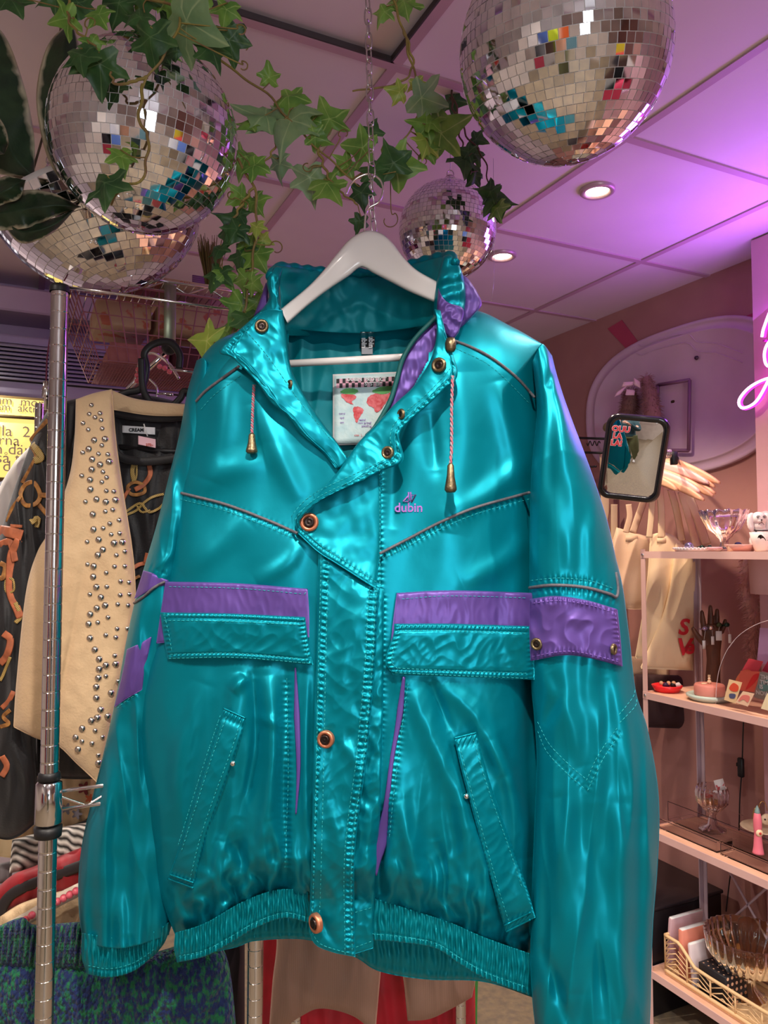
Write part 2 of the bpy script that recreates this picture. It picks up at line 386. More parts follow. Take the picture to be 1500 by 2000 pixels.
b.tube([q, q+np.array([.035, 0, 0])], .004, 8); q2 = onx(1500, 745, XP-.035); b.tube([q2, q2+np.array([.035, 0, 0])], .003, 8); t.part('standoff', b, mat('magenta_cap', rgb(220, 20, 190), .4))
lamp('neon_glow', 'AREA', tuple(onx(1560, 620, XP-.09)), tuple(onx(1560, 620, XP-.09)+np.array([-1, .25, .55])), 6, (.42, .12, 1.0), shape='RECTANGLE', size=.55, size_y=.35)

# air conditioner with louvres, and the lit letter sign on the back wall
z1, z0 = backz(690), backz(800)
t = Thing('air_conditioner', 'pale lilac louvred air unit on the far wall behind the rack', 'air conditioner', (-.35, YB-.2, (z0+z1)/2))
b = MB(); b.box((-.2, YB-.13, (z0+z1)/2), (1.7, .26, z1-z0), bev=.012); t.part('casing', b, mat('lilac_casing', rgb(168, 162, 182), .45))
b = MB(); za, zb = backz(712), backz(770)
for k in range(9):
    z = za+(zb-za)*k/8; b.box((-.2, YB-.275, z), (1.6, .03, .006), ax=[[1, 0, 0], [0, .9, .43], [0, -.43, .9]])
t.part('louvre', b, mat('grey_louvre', rgb(150, 150, 160), .4))
b = MB(); b.box((-.2, YB-.262, (za+zb)/2), (1.6, .004, abs(za-zb)+.02)); t.part('grille_back', b, mat('dark_grille', rgb(40, 40, 48), .7))
P0 = ony(40, 860, 2.75)
t = Thing('letter_lightbox', 'glowing yellow lightbox with rows of dark lettering, left of the rack', 'light box', P0)
pa = ony(-60, 772, 2.75); pb = ony(84, 935, 2.75)
w = pb[0]-pa[0]; hh = pa[2]-pb[2]
b = MB(); b.box(((pa[0]+pb[0])/2, 2.80, (pa[2]+pb[2])/2), (w+.02, .09, hh+.02), bev=.004); t.part('case', b, mat('brass_case', rgb(120, 100, 60), .5))
b = MB(); b.box(((pa[0]+pb[0])/2, 2.752, (pa[2]+pb[2])/2), (w, .006, hh)); t.part('lit_panel', b, mat('lit_yellow_panel', rgb(255, 235, 120), .5, emit=(1.0, .78, .22, 1), col2=rgb(255, 220, 90), estr=.75))
b = MB(); zz = ony(0, 812, 2.74)[2]; b.box(((pa[0]+pb[0])/2, 2.745, zz), (w, .008, .01)); t.part('divider', b, mat('dark_divider', rgb(90, 75, 40), .5))
for s_, px, py, hgt in (('lerum  morn', 30, 784, 16), ('u\u00e4m  \u00e5ktra', 32, 797, 14), ('illa  2', 24, 843, 20), ('erna  v', 26, 861, 19), ('m d\u00e4r', 20, 878, 20), ('s\u00e5 t', 16, 895, 20), ('r de', 10, 911, 20)):
    mbt = text_mb(s_, hgt*2.9/FPX*1.3, ony(px, py, 2.746), (1, 0, 0), (0, 0, 1)); t.part('lettering', mbt, mat('purple_grey_ink', rgb(110, 92, 80), .6))
# ------------------------------------------------------------------ jacket
JD = 1.15
TEAL = rgb(0, 134, 152)
def satin(name, col, rough=.40, metal=.60, bump=.10):
    m = mat(name, col, rough, metal, bump=bump, bscale=34, col2=tuple(c*.93 for c in col[:3])+(1,), cscale=3, spec=.25)
    return m
M_teal = satin('teal_satin_nylon', TEAL); M_teald = satin('teal_lining', rgb(0, 124, 136), .5, .15)
M_rib = satin('teal_elastic', rgb(0, 126, 138), .42, .35); M_pur = satin('purple_satin_nylon', rgb(94, 70, 142), .42, .3)
M_thread = mat('light_teal_thread', rgb(38, 176, 182), .6); M_pipe = mat('grey_piping', rgb(96, 92, 98), .55, col2=rgb(80, 76, 84), cscale=300)
M_brass = mat('aged_brass', rgb(128, 112, 86), .35, .9, bump=.2, bscale=400); M_copper = mat('copper_button', rgb(205, 128, 96), .35, .7); M_dark = mat('dark_metal', rgb(62, 52, 50), .35, .9)
JL = at(715, 650, JD)
jk = Thing('satin_jacket', 'teal satin puffer jacket with purple trims hanging open at the collar on a white hanger', 'jacket', JL)
# depth map of the jacket's front so that trims lie on the cloth
X0, Y0, ST = 100, 440, 2.0
DM = np.full((860, 620), -9.0)
def splat(px, py, w, reset=False):
    A = [px, py, w]; k = 3
    out = []
    for a in A:
        ny, nx = a.shape; yy = np.linspace(0, ny-1, (ny-1)*k+1); xx = np.linspace(0, nx-1, (nx-1)*k+1)
        i0 = np.clip(np.floor(yy).astype(int), 0, ny-2); j0 = np.clip(np.floor(xx).astype(int), 0, nx-2); fy = (yy-i0)[:, None]; fx = (xx-j0)[None]
        out.append(a[i0][:, j0]*(1-fy)*(1-fx)+a[i0+1][:, j0]*fy*(1-fx)+a[i0][:, j0+1]*(1-fy)*fx+a[i0+1][:, j0+1]*fy*fx)
    I = np.round((out[1]-Y0)/ST).astype(int); J = np.round((out[0]-X0)/ST).astype(int); ok = (I >= 0) & (I < DM.shape[0]) & (J >= 0) & (J < DM.shape[1])
    L = np.full(DM.shape, -9.0); np.maximum.at(L, (I[ok], J[ok]), out[2][ok])
    for _ in range(3):
        pad = np.pad(L, 1, constant_values=-9); nb = np.maximum.reduce([pad[1:-1, :-2], pad[1:-1, 2:], pad[:-2, 1:-1], pad[2:, 1:-1]]); L = np.where(L < -5, nb, L)
    DM[:] = np.maximum(DM, L)
def surf(px, py):
    x = np.clip((np.asarray(px, float)-X0)/ST, 0, DM.shape[1]-1.01); y = np.clip((np.asarray(py, float)-Y0)/ST, 0, DM.shape[0]-1.01)
    j = x.astype(int); i = y.astype(int); fx = x-j; fy = y-i
    v = DM[i, j]*(1-fx)*(1-fy)+DM[i, j+1]*fx*(1-fy)+DM[i+1, j]*(1-fx)*fy+DM[i+1, j+1]*fx*fy
    return np.where(v < -.3, .03, v)
def blur_surf(px, py, r=10):
    k = max(1, int(round(r/ST))); M = (DM > -.3).astype(float); V = np.where(DM > -.3, DM, 0.)
    for _ in range(2):
        for ax in (0, 1):
            M = box1(M, k, ax); V = box1(V, k, ax)
    A = np.where(M > 1e-4, V/np.maximum(M, 1e-4), .03)
    x = np.clip((np.asarray(px, float)-X0)/ST, 0, A.shape[1]-1.01); y = np.clip((np.asarray(py, float)-Y0)/ST, 0, A.shape[0]-1.01)
    j = x.astype(int); i = y.astype(int); fx = x-j; fy = y-i
    return A[i, j]*(1-fx)*(1-fy)+A[i, j+1]*fx*(1-fy)+A[i+1, j]*(1-fx)*fy+A[i+1, j+1]*fx*fy
def box1(A, k, ax):
    P = np.pad(A, [(k+1, k) if a == ax else (0, 0) for a in (0, 1)], mode='edge').cumsum(ax); n = A.shape[ax]; w = 2*k+1
    return (P.take(range(w, w+n), ax)-P.take(range(0, n), ax))/w

SEAMS_BODY = [[(742, 900), (742, 1150)], [(352, 966), (440, 990), (520, 1020), (580, 1046)], [(742, 1088), (800, 1060), (860, 1030), (930, 1000), (1035, 972)],
              [(560, 1330), (562, 1500), (560, 1700)], [(792, 1340), (778, 1450), (765, 1560), (758, 1640)], [(748, 1160), (745, 1400), (728, 1560), (722, 1740)]]
FOLDS = [
 ([(470, 1305), (455, 1420), (410, 1560), (372, 1720)], 26, .009), ([(400, 1330), (350, 1480), (330, 1640)], 24, .007), ([(520, 1310), (535, 1450), (520, 1600), (480, 1740)], 20, .011),
 ([(495, 1320), (500, 1460), (470, 1600)], 13, -.008), ([(560, 1310), (552, 1480), (556, 1640), (560, 1740)], 15, -.008), ([(600, 1310), (596, 1500), (600, 1735)], 10, .005),
 ([(480, 1320), (452, 1352)], 14, .006), ([(530, 1600), (548, 1680), (520, 1740)], 12, .007), ([(455, 1640), (480, 1700), (450, 1760)], 15, -.008), ([(430, 1640), (420, 1720), (440, 1785)], 12, .008),
 ([(800, 1340), (850, 1450), (905, 1600), (915, 1780)], 26, .011), ([(860, 1335), (930, 1400), (990, 1520)], 22, .007), ([(840, 1330), (880, 1430)], 12, -.006), ([(775, 1560), (800, 1650), (830, 1760)], 20, .009),
 ([(750, 1580), (742, 1660), (740, 1750)], 12, -.016), ([(850, 1640), (870, 1720), (860, 1790)], 14, -.008), ([(960, 1440), (1010, 1560), (1030, 1680)], 20, .008), ([(1040, 1340), (1035, 1500), (1042, 1700)], 22, -.012),
 ([(930, 1620), (950, 1720), (940, 1810)], 14, .008), ([(700, 1060), (660, 1010)], 10, -.003), ([(1030, 900), (960, 960), (880, 1010)], 26, .006), ([(1034, 1050), (980, 1100), (900, 1140)], 26, .005), ([(520, 900), (440, 920), (370, 960)], 30, .005),
 ([(480, 1010), (420, 1070), (350, 1120)], 30, .005), ([(590, 1060), (560, 1100), (500, 1140)], 20, .004), ([(780, 760), (770, 900), (760, 1040)], 22, -.006), ([(900, 720), (905, 900), (880, 1050)], 45, .008), ([(970, 740), (1000, 860), (1020, 960)], 26, .006),
 ([(440, 740), (430, 850), (400, 940)], 34, .007), ([(500, 780), (540, 880), (590, 980)], 26, .006), ([(840, 800), (850, 920)], 16, -.004), ([(560, 1420), (500, 1400)], 14, .003)]
def body_h(px, py, s, t):
    h = 0*px
    for poly, w, a in FOLDS: h = h+fold(px, py, poly, w*.85, a*1.55)
    low = np.clip((py-1250)/400, 0, 1); hem = np.exp(-((1-t)/.075)**2)
    h = h+.0050*perlin(px/95, py/190, 1)+.0016*perlin(px/42, py/80, 2)*(0.3+low)
    h = h+low*(.0055*ridged(px/46, py/230, 4)*(.4+.6*low)-.002)+.0008*ridged((px+py*.5)/30, (py-px*.3)/70, 5)*(.1+low)
    h = h+hem*(.0075*np.sin(px/7.5+3*perlin(px/40, py/40, 6))+.0015*perlin(px/9, py/26, 8))
    for q in SEAMS_BODY: h = h+pucker(px, py, q)
    h = h-.010*np.exp(-((px-676)/70)**2)*np.clip((py-1150)/300, 0, 1)
    return h
topc = [(386, 722), (400, 690), (440, 657), (520, 640), (700, 650), (860, 630), (925, 606), (1000, 638), (1060, 672)]
leftc = [(386, 722), (352, 960), (330, 1100), (312, 1200), (298, 1260), (277, 1330), (269, 1400), (272, 1500), (281, 1570), (297, 1660), (312, 1750), (342, 1826)]
rightc = [(1060, 672), (1062, 800), (1055, 1000), (1052, 1200), (1060, 1400), (1068, 1600), (1062, 1750), (1045, 1868)]
botc = [(342, 1826), (400, 1806), (470, 1768), (530, 1745), (610, 1750), (728, 1758), (800, 1780), (880, 1806), (950, 1834), (1045, 1868)]
NECK = [(548, 600), (565, 655), (562, 700), (575, 765), (612, 830), (672, 905), (735, 838), (795, 778), (836, 705), (850, 600)]
px, py, s, t = coons(topc, botc, leftc, rightc, 300, 480)
u = np.abs(2*s-1)
e = np.sqrt(np.clip(1-u**3.2, 0, 1))*np.sqrt(np.clip(1-(1-np.clip(t/.085, 0, 1))**2, 0, 1))
low = np.clip((t-.2)/.6, 0, 1)
wf = -.015+(.070+.030*low)*e-.045*np.clip((t-.93)/.07, 0, 1)**1.6*e
wf = wf+body_h(px, py, s, t)*np.clip(e*1.5, 0, 1)
wb = -.015-(.055)*e
splat(px, py, wf)
# smooth base under the neck opening
cpx = (px[:-1, :-1]+px[1:, 1:])/2; cpy = (py[:-1, :-1]+py[1:, 1:])/2
keep = ~inside(cpx, cpy, NECK)
b = MB(); b.shell(at(px, py, JD-wf), at(px, py, JD-wb), keep); body = jk.part('body', b, M_teal)

# sleeves
def sleeve_l(px, py, s, t):
    h = .006*ridged(px/40, py/260, 9)+.003*perlin(px/30, py/60, 10)+.003*np.exp(-((1-t)/.07)**2)*np.sin(px/6.)*2.0
    h = h+fold(px, py, [(330, 1040), (300, 1120), (250, 1300), (215, 1480)], 16, .008)+fold(px, py, [(230, 1480), (200, 1620), (190, 1800)], 16, .010)+fold(px, py, [(262, 1500), (250, 1700), (250, 1830)], 14, -.008)
    h = h+fold(px, py, [(345, 1000), (335, 1080), (300, 1110)], 8, .005)+pucker(px, py, [(225, 1385), (270, 1350)])+pucker(px, py, [(290, 1105), (325, 1122)])
    return h
b = MB()
px, py, wf = cushion(b, JD, [(384, 704), (398, 700), (412, 722)], [(163, 1842), (240, 1852), (330, 1826)],
    [(384, 704), (366, 765), (350, 850), (330, 930), (310, 1010), (290, 1080), (275, 1130), (262, 1180), (245, 1260), (225, 1370), (200, 1480), (175, 1580), (160, 1650), (153, 1720), (155, 1790), (163, 1842)],
    [(412, 722), (420, 800), (400, 900), (382, 1000), (370, 1100), (350, 1200), (342, 1300), (338, 1400), (338, 1500), (338, 1600), (338, 1700), (340, 1780), (330, 1826)], 80, 420, -.045, .058, .05, sleeve_l, p=2.2, rimy=False)
splat(px, py, wf); sl = jk.part('sleeve', b, M_teal)
def sleeve_r(px, py, s, t):
    h = .007*ridged(px/52, py/420, 12)*np.clip((py-1300)/250, .15, 1)+.004*perlin(px/34, py/90, 13)
    for q, w, a in (([(1085, 700), (1105, 800), (1110, 960), (1105, 1120)], 20, .006), ([(1075, 760), (1072, 900), (1060, 1040)], 14, -.005), ([(1085, 700), (1070, 760)], 9, -.006), ([(1140, 930), (1160, 1050), (1170, 1150)], 18, .005),
                    ([(1060, 1310), (1110, 1400), (1140, 1500)], 20, .007), ([(1215, 1330), (1225, 1450), (1240, 1600)], 16, .006), ([(1090, 1550), (1110, 1700), (1120, 1950)], 26, .012), ([(1160, 1560), (1165, 1750), (1175, 2000)], 16, -.008),
                    ([(1210, 1560), (1205, 1750), (1215, 2000)], 20, .012), ([(1060, 1560), (1068, 1700), (1062, 1900)], 16, -.007), ([(1060, 1850), (1085, 1920), (1120, 2030)], 12, -.009), ([(1250, 1600), (1245, 1800), (1240, 2000)], 14, -.006), ([(1075, 1310), (1090, 1360), (1060, 1420)], 12, -.005), ([(1180, 1320), (1185, 1400), (1170, 1480)], 13, -.005)):
        h = h+fold(px, py, q, w, a)
    h = h+pucker(px, py, [(1036, 1135), (1090, 1130), (1150, 1135), (1203, 1155)], 8)+pucker(px, py, [(1036, 1158), (1090, 1152), (1150, 1158), (1205, 1178)], 6)
    h = h+pucker(px, py, [(1050, 1430), (1068, 1468), (1147, 1545), (1175, 1480), (1212, 1430)], 6, .0007)
    return h
b = MB()
RS_L = [(1040, 706), (1048, 800), (1041, 880), (1036, 960), (1034, 1100), (1035, 1300), (1043, 1400), (1048, 1480), (1044, 1600), (1040, 1700), (1037, 1800), (1036, 1900), (1046, 2010), (1062, 2080)]
RS_R = [(1078, 694), (1090, 740), (1110, 800), (1140, 880), (1165, 950), (1187, 1020), (1203, 1090), (1217, 1150), (1230, 1250), (1242, 1350), (1264, 1420), (1283, 1520), (1288, 1600), (1284, 1700), (1276, 1800), (1272, 1900), (1268, 2010), (1250, 2080)]
px, py, wf = cushion(b, JD, [(1040, 706), (1058, 672), (1078, 694)], [(1062, 2080), (1160, 2086), (1250, 2080)], RS_L, RS_R, 110, 460,
    lambda px, py, s, t: .020+.030*np.clip(t/.15, 0, 1), .066, .07, sleeve_r, p=2.4, rimy=False)
splat(px, py, wf); jk.part('sleeve', b, M_teal)
def pleat(period, amp, seed):
    return lambda px, py, s, t: amp*np.sin(2*np.pi*px/period+2.5*perlin(px/30, py/50, seed))*(.5+.5*np.cos(2*np.pi*(t-.5))**2)+amp*.6*perlin(px/5, py/24, seed+1)-.0015*np.exp(-((t-.82)/.04)**2)
b = MB(); q = cushion(b, JD, [(160, 1822), (235, 1832), (300, 1820), (336, 1796)], [(170, 1903), (215, 1909), (262, 1896), (306, 1862)], [(160, 1822), (160, 1870), (170, 1903)], [(336, 1796), (324, 1836), (306, 1862)], 90, 30, -.03, .034, .03, pleat(9, .0042, 20), p=2.6, rimy=False)
splat(*q); jk.part('cuff', b, M_rib)
b = MB(); q = cushion(b, JD, [(1062, 2076), (1150, 2082), (1250, 2076)], [(1085, 2140), (1150, 2146), (1228, 2140)], [(1062, 2076), (1085, 2140)], [(1250, 2076), (1228, 2140)], 70, 20, .05, .04, .04, pleat(9, .003, 21), p=2.6, rimy=False)
jk.part('cuff', b, M_rib)
# waist band: two fronts and the back seen beneath them
b = MB(); q = cushion(b, JD, [(342, 1822), (400, 1803), (470, 1763), (530, 1740), (575, 1737), (614, 1744)], [(346, 1880), (400, 1868), (450, 1842), (500, 1812), (555, 1793), (606, 1803)], [(342, 1822), (340, 1850), (346, 1880)], [(614, 1744), (608, 1775), (606, 1803)], 170, 34, .022, .030, .02, pleat(10, .0048, 22), p=5, rimy=False)
splat(*q); jk.part('waistband', b, M_rib)
b = MB(); q = cushion(b, JD, [(724, 1752), (800, 1776), (880, 1802), (950, 1832), (1052, 1868)], [(724, 1836), (780, 1840), (850, 1852), (900, 1884), (950, 1912), (1050, 1950)], [(724, 1752), (722, 1800), (724, 1836)], [(1052, 1868), (1055, 1905), (1050, 1950)], 170, 36, .020, .030, .02, pleat(10, .0048, 24), p=5, rimy=False)
splat(*q); jk.part('waistband', b, M_rib)
b = MB(); cushion(b, JD, [(350, 1790), (500, 1770), (700, 1790), (1040, 1860)], [(352, 1872), (455, 1852), (500, 1838), (600, 1836), (690, 1868), (740, 1897), (830, 1913), (945, 1918), (1046, 1950)], [(350, 1790), (352, 1872)], [(1040, 1860), (1046, 1950)], 200, 24, -.062, .012, .02, pleat(17, .004, 26), p=6)
jk.part('back_waistband', b, M_rib)

# placket, storm flap
def crumple(a, seed, sx=16, sy=20):
    return lambda px, py, s, t: a*(ridged((.75*px+.65*py)/sx, (.75*py-.65*px)/sy, seed)+.8*ridged((.8*px-.6*py)/(sx*1.5), (.8*py+.6*px)/(sy*1.3), seed+1))
PLR = [(742, 1150), (738, 1200), (733, 1300), (724, 1400), (714, 1500), (700, 1600), (692, 1700), (694, 1869)]
PLL = [(622, 1072), (616, 1300), (612, 1500), (607, 1700), (603, 1818)]
def placket_h(px, py, s, t):
    h = crumple(.0016, 30, 26, 60)(px, py, s, t)+.0022*perlin(px/44, py/70, 33)
    for x0, a in ((0.13, 1), (.87, 1.2), (.97, .8)):
        h = h+.0022*np.exp(-((s-x0)/.035)**2)*np.sin(py*2*np.pi/12+2.2*perlin(py/25, x0*9+0*py, 3))
    h = h+fold(px, py, [(660, 1440), (700, 1500), (690, 1580)], 12, .005)+fold(px, py, [(640, 1560), (660, 1640), (650, 1700)], 13, .006)+fold(px, py, [(632, 1700), (660, 1760), (655, 1820)], 12, .007)+fold(px, py, [(620, 1760), (630, 1800), (660, 1850)], 9, -.005)
    h = h+fold(px, py, [(700, 1200), (672, 1280), (664, 1360)], 12, .004)+fold(px, py, [(690, 1330), (700, 1420), (650, 1460)], 11, -.004)
    return h
b = MB(); q = cushion(b, JD, [(690, 1130), (748, 1150)], [(690, 1866), (729, 1852)], [(690, 1130), (690, 1500), (684, 1866)], [(750, 1150), (748, 1400), (742, 1600), (732, 1750), (729, 1852)], 40, 300, lambda px, py, s, t: np.maximum(blur_surf(px, py), .035+0*px)+.004, .006, .004, lambda px, py, s, t: crumple(.0016, 36, 22, 34)(px, py, s, t)+.0018*np.sin(py/14+3*perlin(px/30, py/60, 4))*np.clip((py-1200)/200,0,1), p=6)
splat(*q); jk.part('inner_placket', b, M_teal)
b = MB(); q = cushion(b, JD, [(622, 1072), (660, 1096), (742, 1150)], [(603, 1818), (616, 1845), (650, 1860), (694, 1869)], PLL, PLR, 62, 370, lambda px, py, s, t: np.maximum(blur_surf(px, py, 24), .045+0*px)+.010, .006, .004, placket_h, p=9)
splat(*q); jk.part('placket', b, M_teal)
b = MB(); q = cushion(b, JD, [(580, 1000), (640, 958), (742, 900)], [(583, 1042), (622, 1078), (660, 1102), (735, 1150)], [(580, 1000), (576, 1020), (583, 1042)], [(742, 900), (745, 1020), (735, 1150)], 70, 60, lambda px, py, s, t: blur_surf(px, py, 24)+.012, .005, .004, lambda px, py, s, t: .0016*perlin(px/30, py/30, 40)+pucker(px, py, [(583, 1032), (622, 1066), (660, 1090), (731, 1136)], 6), p=9)
splat(*q); jk.part('storm_flap', b, M_teal)

# hanger inner parts: lining, collar
b = MB(); px, py, wf = cushion(b, JD, [(548, 640), (640, 655), (710, 656), (780, 650), (856, 625)], [(600, 935), (680, 940), (770, 935)], [(548, 640), (556, 760), (600, 935)], [(856, 625), (840, 760), (770, 935)], 90, 80, -.055, .004, .004, lambda px, py, s, t: .004*ridged(px/38, py/300, 50)+.003*perlin(px/50, py/50, 51), p=10)
jk.part('lining', b, M_teald)
def coll_base(px, py, s, t): return -.075+.115*np.abs(2*s-1)**2.2*(1-.3*t)
b = MB(); px, py, wf = cushion(b, JD, [(545, 520), (600, 525), (660, 530), (750, 530), (800, 515), (872, 500)], [(556, 655), (640, 657), (710, 657), (780, 650), (846, 636)], [(545, 520), (548, 590), (556, 655)], [(872, 500), (852, 560), (846, 636)], 130, 56, coll_base, .010, .014,
    lambda px, py, s, t: .005*np.exp(-((s-.06)/.06)**2)*np.sin(py/9)+.004*fold(px, py, [(630, 625), (700, 592), (775, 625)], 10, 1)+.0035*perlin(px/22, py/30, 52)+.003*np.exp(-(t/.2)**2)*np.sin(px/8+2*perlin(px/30, py/30, 5)), p=6)
jk.part('collar', b, M_teald)
b = MB(); rim = cr([(528, 540), (545, 521), (600, 526), (660, 531), (750, 531), (800, 516), (872, 499), (890, 512)], 160); sw = np.linspace(0, 1, 160)
wv = -.068+.115*np.abs(2*sw-1)**2.2
b.tube(at(rim[:, 0], rim[:, 1]+1.5, JD-wv), .0075+.0012*np.sin(np.arange(160)/1.7), 12); jk.part('collar_rim', b, M_teal)
def soft(name, m, top, bottom, left, right, base, tf=.006, tb=.004, nx=50, ny=70, h=None, p=5, off=0, **kw):
    b = MB(); q = cushion(b, JD, top, bottom, left, right, nx, ny, base, tf, tb, h, p=p, **kw); splat(*q); return jk.part(name, b, m)
# outer right collar wing, purple panels
soft('collar_wing', M_teal, [(866, 500), (880, 496), (893, 508)], [(850, 640), (870, 650), (884, 664)], [(866, 500), (852, 552), (847, 600), (850, 640)], [(893, 508), (906, 545), (908, 600), (884, 664)], .035, .016, .02, h=lambda px, py, s, t: .003*np.sin(py/6+px/20)+.002*perlin(px/14, py/20, 55))
soft('purple_collar_panel', M_pur, [(898, 536), (912, 542), (930, 566)], [(888, 650), (902, 640), (925, 616)], [(898, 536), (903, 590), (888, 650)], [(930, 566), (941, 594), (925, 616)], .022, .016, .02, h=lambda px, py, s, t: .002*perlin(px/14, py/20, 56))
soft('purple_collar_panel', M_pur, [(856, 562), (864, 580), (872, 592)], [(868, 652), (884, 662), (896, 650)], [(856, 562), (854, 610), (868, 652)], [(872, 592), (905, 604), (896, 650)], .052, .010, .01, h=lambda px, py, s, t: .003*ridged((px+py)/24, (py-px)/34, 57))
soft('purple_collar_panel', M_pur, [(519, 552), (526, 556)], [(495, 618), (528, 606)], [(519, 552), (508, 584), (495, 618)], [(526, 556), (524, 580), (528, 606)], .005, .012, .01, 24, 30)
# left collar wing and lapel
soft('collar_wing', M_teal, [(528, 532), (538, 520), (552, 522)], [(503, 614), (530, 640), (566, 712)], [(528, 532), (521, 552), (524, 585), (503, 614)], [(552, 522), (546, 560), (549, 600), (560, 650), (566, 712)], .040, .014, .012, h=lambda px, py, s, t: .002*ridged((px)/20, (py)/44, 58)+.003*np.exp(-((s-.9)/.15)**2)*np.sin(py/5.))
def lapel_h(seed, edge=.88):
    return lambda px, py, s, t: .0026*perlin(px/36, py/42, seed)+.0009*ridged((px+py)/60, (py-px)/30, seed+1)+.0016*np.exp(-((s-edge)/.07)**2)*np.sin((px-py)/3.1+2*perlin(px/20, py/20, 3))-.0014*np.exp(-((s-edge+.06)/.02)**2)
soft('lapel', M_teal, [(552, 606), (528, 604), (503, 612)], [(684, 900), (668, 912), (655, 916)], [(552, 606), (559, 650), (565, 700), (572, 728), (592, 768), (620, 812), (650, 853), (684, 900)],
     [(503, 612), (430, 682), (455, 700), (500, 745), (528, 785), (560, 812), (590, 850), (630, 884), (655, 916)], lambda px, py, s, t: np.maximum(blur_surf(px, py, 26), .055+0*px)+.016*np.sin(np.pi*np.clip(t*1.1, 0, 1))*s+.006, .006, .005, 60, 150, lapel_h(60), p=8, sharp=False)
soft('purple_facing', M_pur, [(852, 622), (858, 640)], [(736, 836), (748, 826)], [(852, 622), (812, 662), (788, 700), (776, 745), (764, 785), (736, 836)], [(858, 640), (848, 680), (838, 712), (812, 752), (778, 792), (748, 826)], .040, .006, .006, 30, 90, h=lambda px, py, s, t: .002*perlin(px/14, py/20, 59))
b = MB(); z_ = cr([(853, 618), (812, 660), (787, 700), (774, 745), (761, 785), (733, 834), (716, 852)], 90); b.tube(at(z_[:, 0], z_[:, 1], JD-.050), .0035, 8); jk.part('zip_tape', b, mat('dark_green_tape', rgb(0, 84, 84), .6))
LR_IN = [(849, 604), (853, 640), (848, 680), (834, 716), (806, 756), (770, 790), (735, 828), (700, 864), (665, 914), (640, 945), (604, 984), (578, 1006)]
LR_OUT = [(860, 606), (872, 655), (894, 730), (868, 760), (835, 792), (800, 822), (780, 850), (787, 899), (745, 920), (700, 942), (640, 970), (606, 992), (581, 1022)]
soft('lapel', M_teal, [(849, 604), (860, 606)], [(578, 1006), (581, 1022)], LR_IN, LR_OUT, lambda px, py, s, t: np.maximum(blur_surf(px, py, 26), .060+0*px)+.014+.016*s*np.sin(np.pi*np.clip(t, 0, 1)), .006, .005, 54, 200, lapel_h(64, .86), p=8)

# pocket bands and flaps
def flap(name, m, top, bottom, left, right, nx=140, ny=60, a=.0011, seed=70, off=.006, tf=.006, border=(.10, .12), sharp=False, bl=30):
    def h(px, py, s, t):
        hh = crumple(a*1.25, seed, 22, 46)(px, py, s, t)*np.clip((t-border[1])/.1, 0, 1)*np.clip((1-border[1]-t)/.1, 0, 1)*np.clip((s-.05)/.04, 0, 1)*np.clip((.95-s)/.04, 0, 1)
        hh = hh+.0016*np.sin(px*2*np.pi/8.5+py*.35+perlin(px/20, py/20, seed))*(np.exp(-((t-border[1]*.5)/(.5*border[1]))**2)+np.exp(-((t-1+border[1]*.5)/(.5*border[1]))**2))
        hh = hh+.0014*np.sin(py*2*np.pi/9+px*.2)*(np.exp(-((s-.025)/.02)**2)+np.exp(-((s-.975)/.02)**2))
        hh = hh-.0018*(np.exp(-((t-border[1])/.02)**2)+np.exp(-((t-1+border[1])/.02)**2))
        return hh
    return soft(name, m, top, bottom, left, right, lambda px, py, s, t: blur_surf(px, py, bl)+off, tf, .003, nx, ny, h, p=14, sharp=sharp)
def plain_h(seed, a=.0012): return lambda px, py, s, t: a*perlin(px/30, py/40, seed)+a*.7*ridged(px/16, py/40, seed+1)
P_ = lambda o: (lambda px, py, s, t: blur_surf(px, py, 30)+o)
soft('purple_pocket_band', M_pur, [(323, 1136), (460, 1139), (601, 1150)], [(310, 1258), (460, 1240), (604, 1245)], [(323, 1136), (314, 1195), (305, 1257)], [(601, 1150), (604, 1200), (604, 1245)], P_(.003), .004, .003, 120, 50, plain_h(80), p=14)
flap('pocket_flap', M_teal, [(313, 1196), (450, 1198), (596, 1205)], [(327, 1289), (460, 1287), (612, 1299)], [(313, 1196), (319, 1240), (327, 1289)], [(596, 1205), (602, 1250), (612, 1299)])
soft('purple_pocket_band', M_pur, [(775, 1158), (880, 1153), (1042, 1158)], [(762, 1270), (880, 1262), (1042, 1265)], [(775, 1158), (768, 1210), (762, 1270)], [(1042, 1158), (1042, 1265)], P_(.003), .004, .003, 120, 50, plain_h(82), p=14)
flap('pocket_flap', M_teal, [(770, 1218), (880, 1218), (1044, 1223)], [(768, 1318), (880, 1322), (1044, 1328)], [(770, 1218), (768, 1240), (753, 1290), (768, 1318)], [(1044, 1223), (1044, 1328)], seed=74)
# hand pockets
flap('hand_pocket', M_teal, [(437, 1383), (480, 1402)], [(328, 1715), (377, 1733)], [(437, 1383), (412, 1460), (380, 1560), (348, 1660), (328, 1715)], [(480, 1402), (468, 1450), (436, 1540), (400, 1640), (377, 1733)], 40, 150, .0007, 76, .006, border=(.1, .05))
flap('hand_pocket', M_teal, [(887, 1441), (930, 1430)], [(988, 1822), (1046, 1792)], [(887, 1441), (905, 1520), (938, 1640), (965, 1740), (988, 1822)], [(930, 1430), (958, 1530), (1000, 1650), (1030, 1735), (1046, 1792)], 40, 160, .0009, 78, .006, border=(.1, .05))
for poly in ([(436, 1383), (480, 1403)], [(328, 1716), (377, 1734)], [(332, 1708), (378, 1724)], [(887, 1442), (930, 1431)], [(988, 1820), (1036, 1796)], [(984, 1808), (1036, 1782)]):
    q = polyline(poly, 16); b = MB(); b.tube(at(q[:, 0], q[:, 1], JD-surf(q[:, 0], q[:, 1])-.001), .0013, 6); jk.part('pocket_welt', b, M_teal)
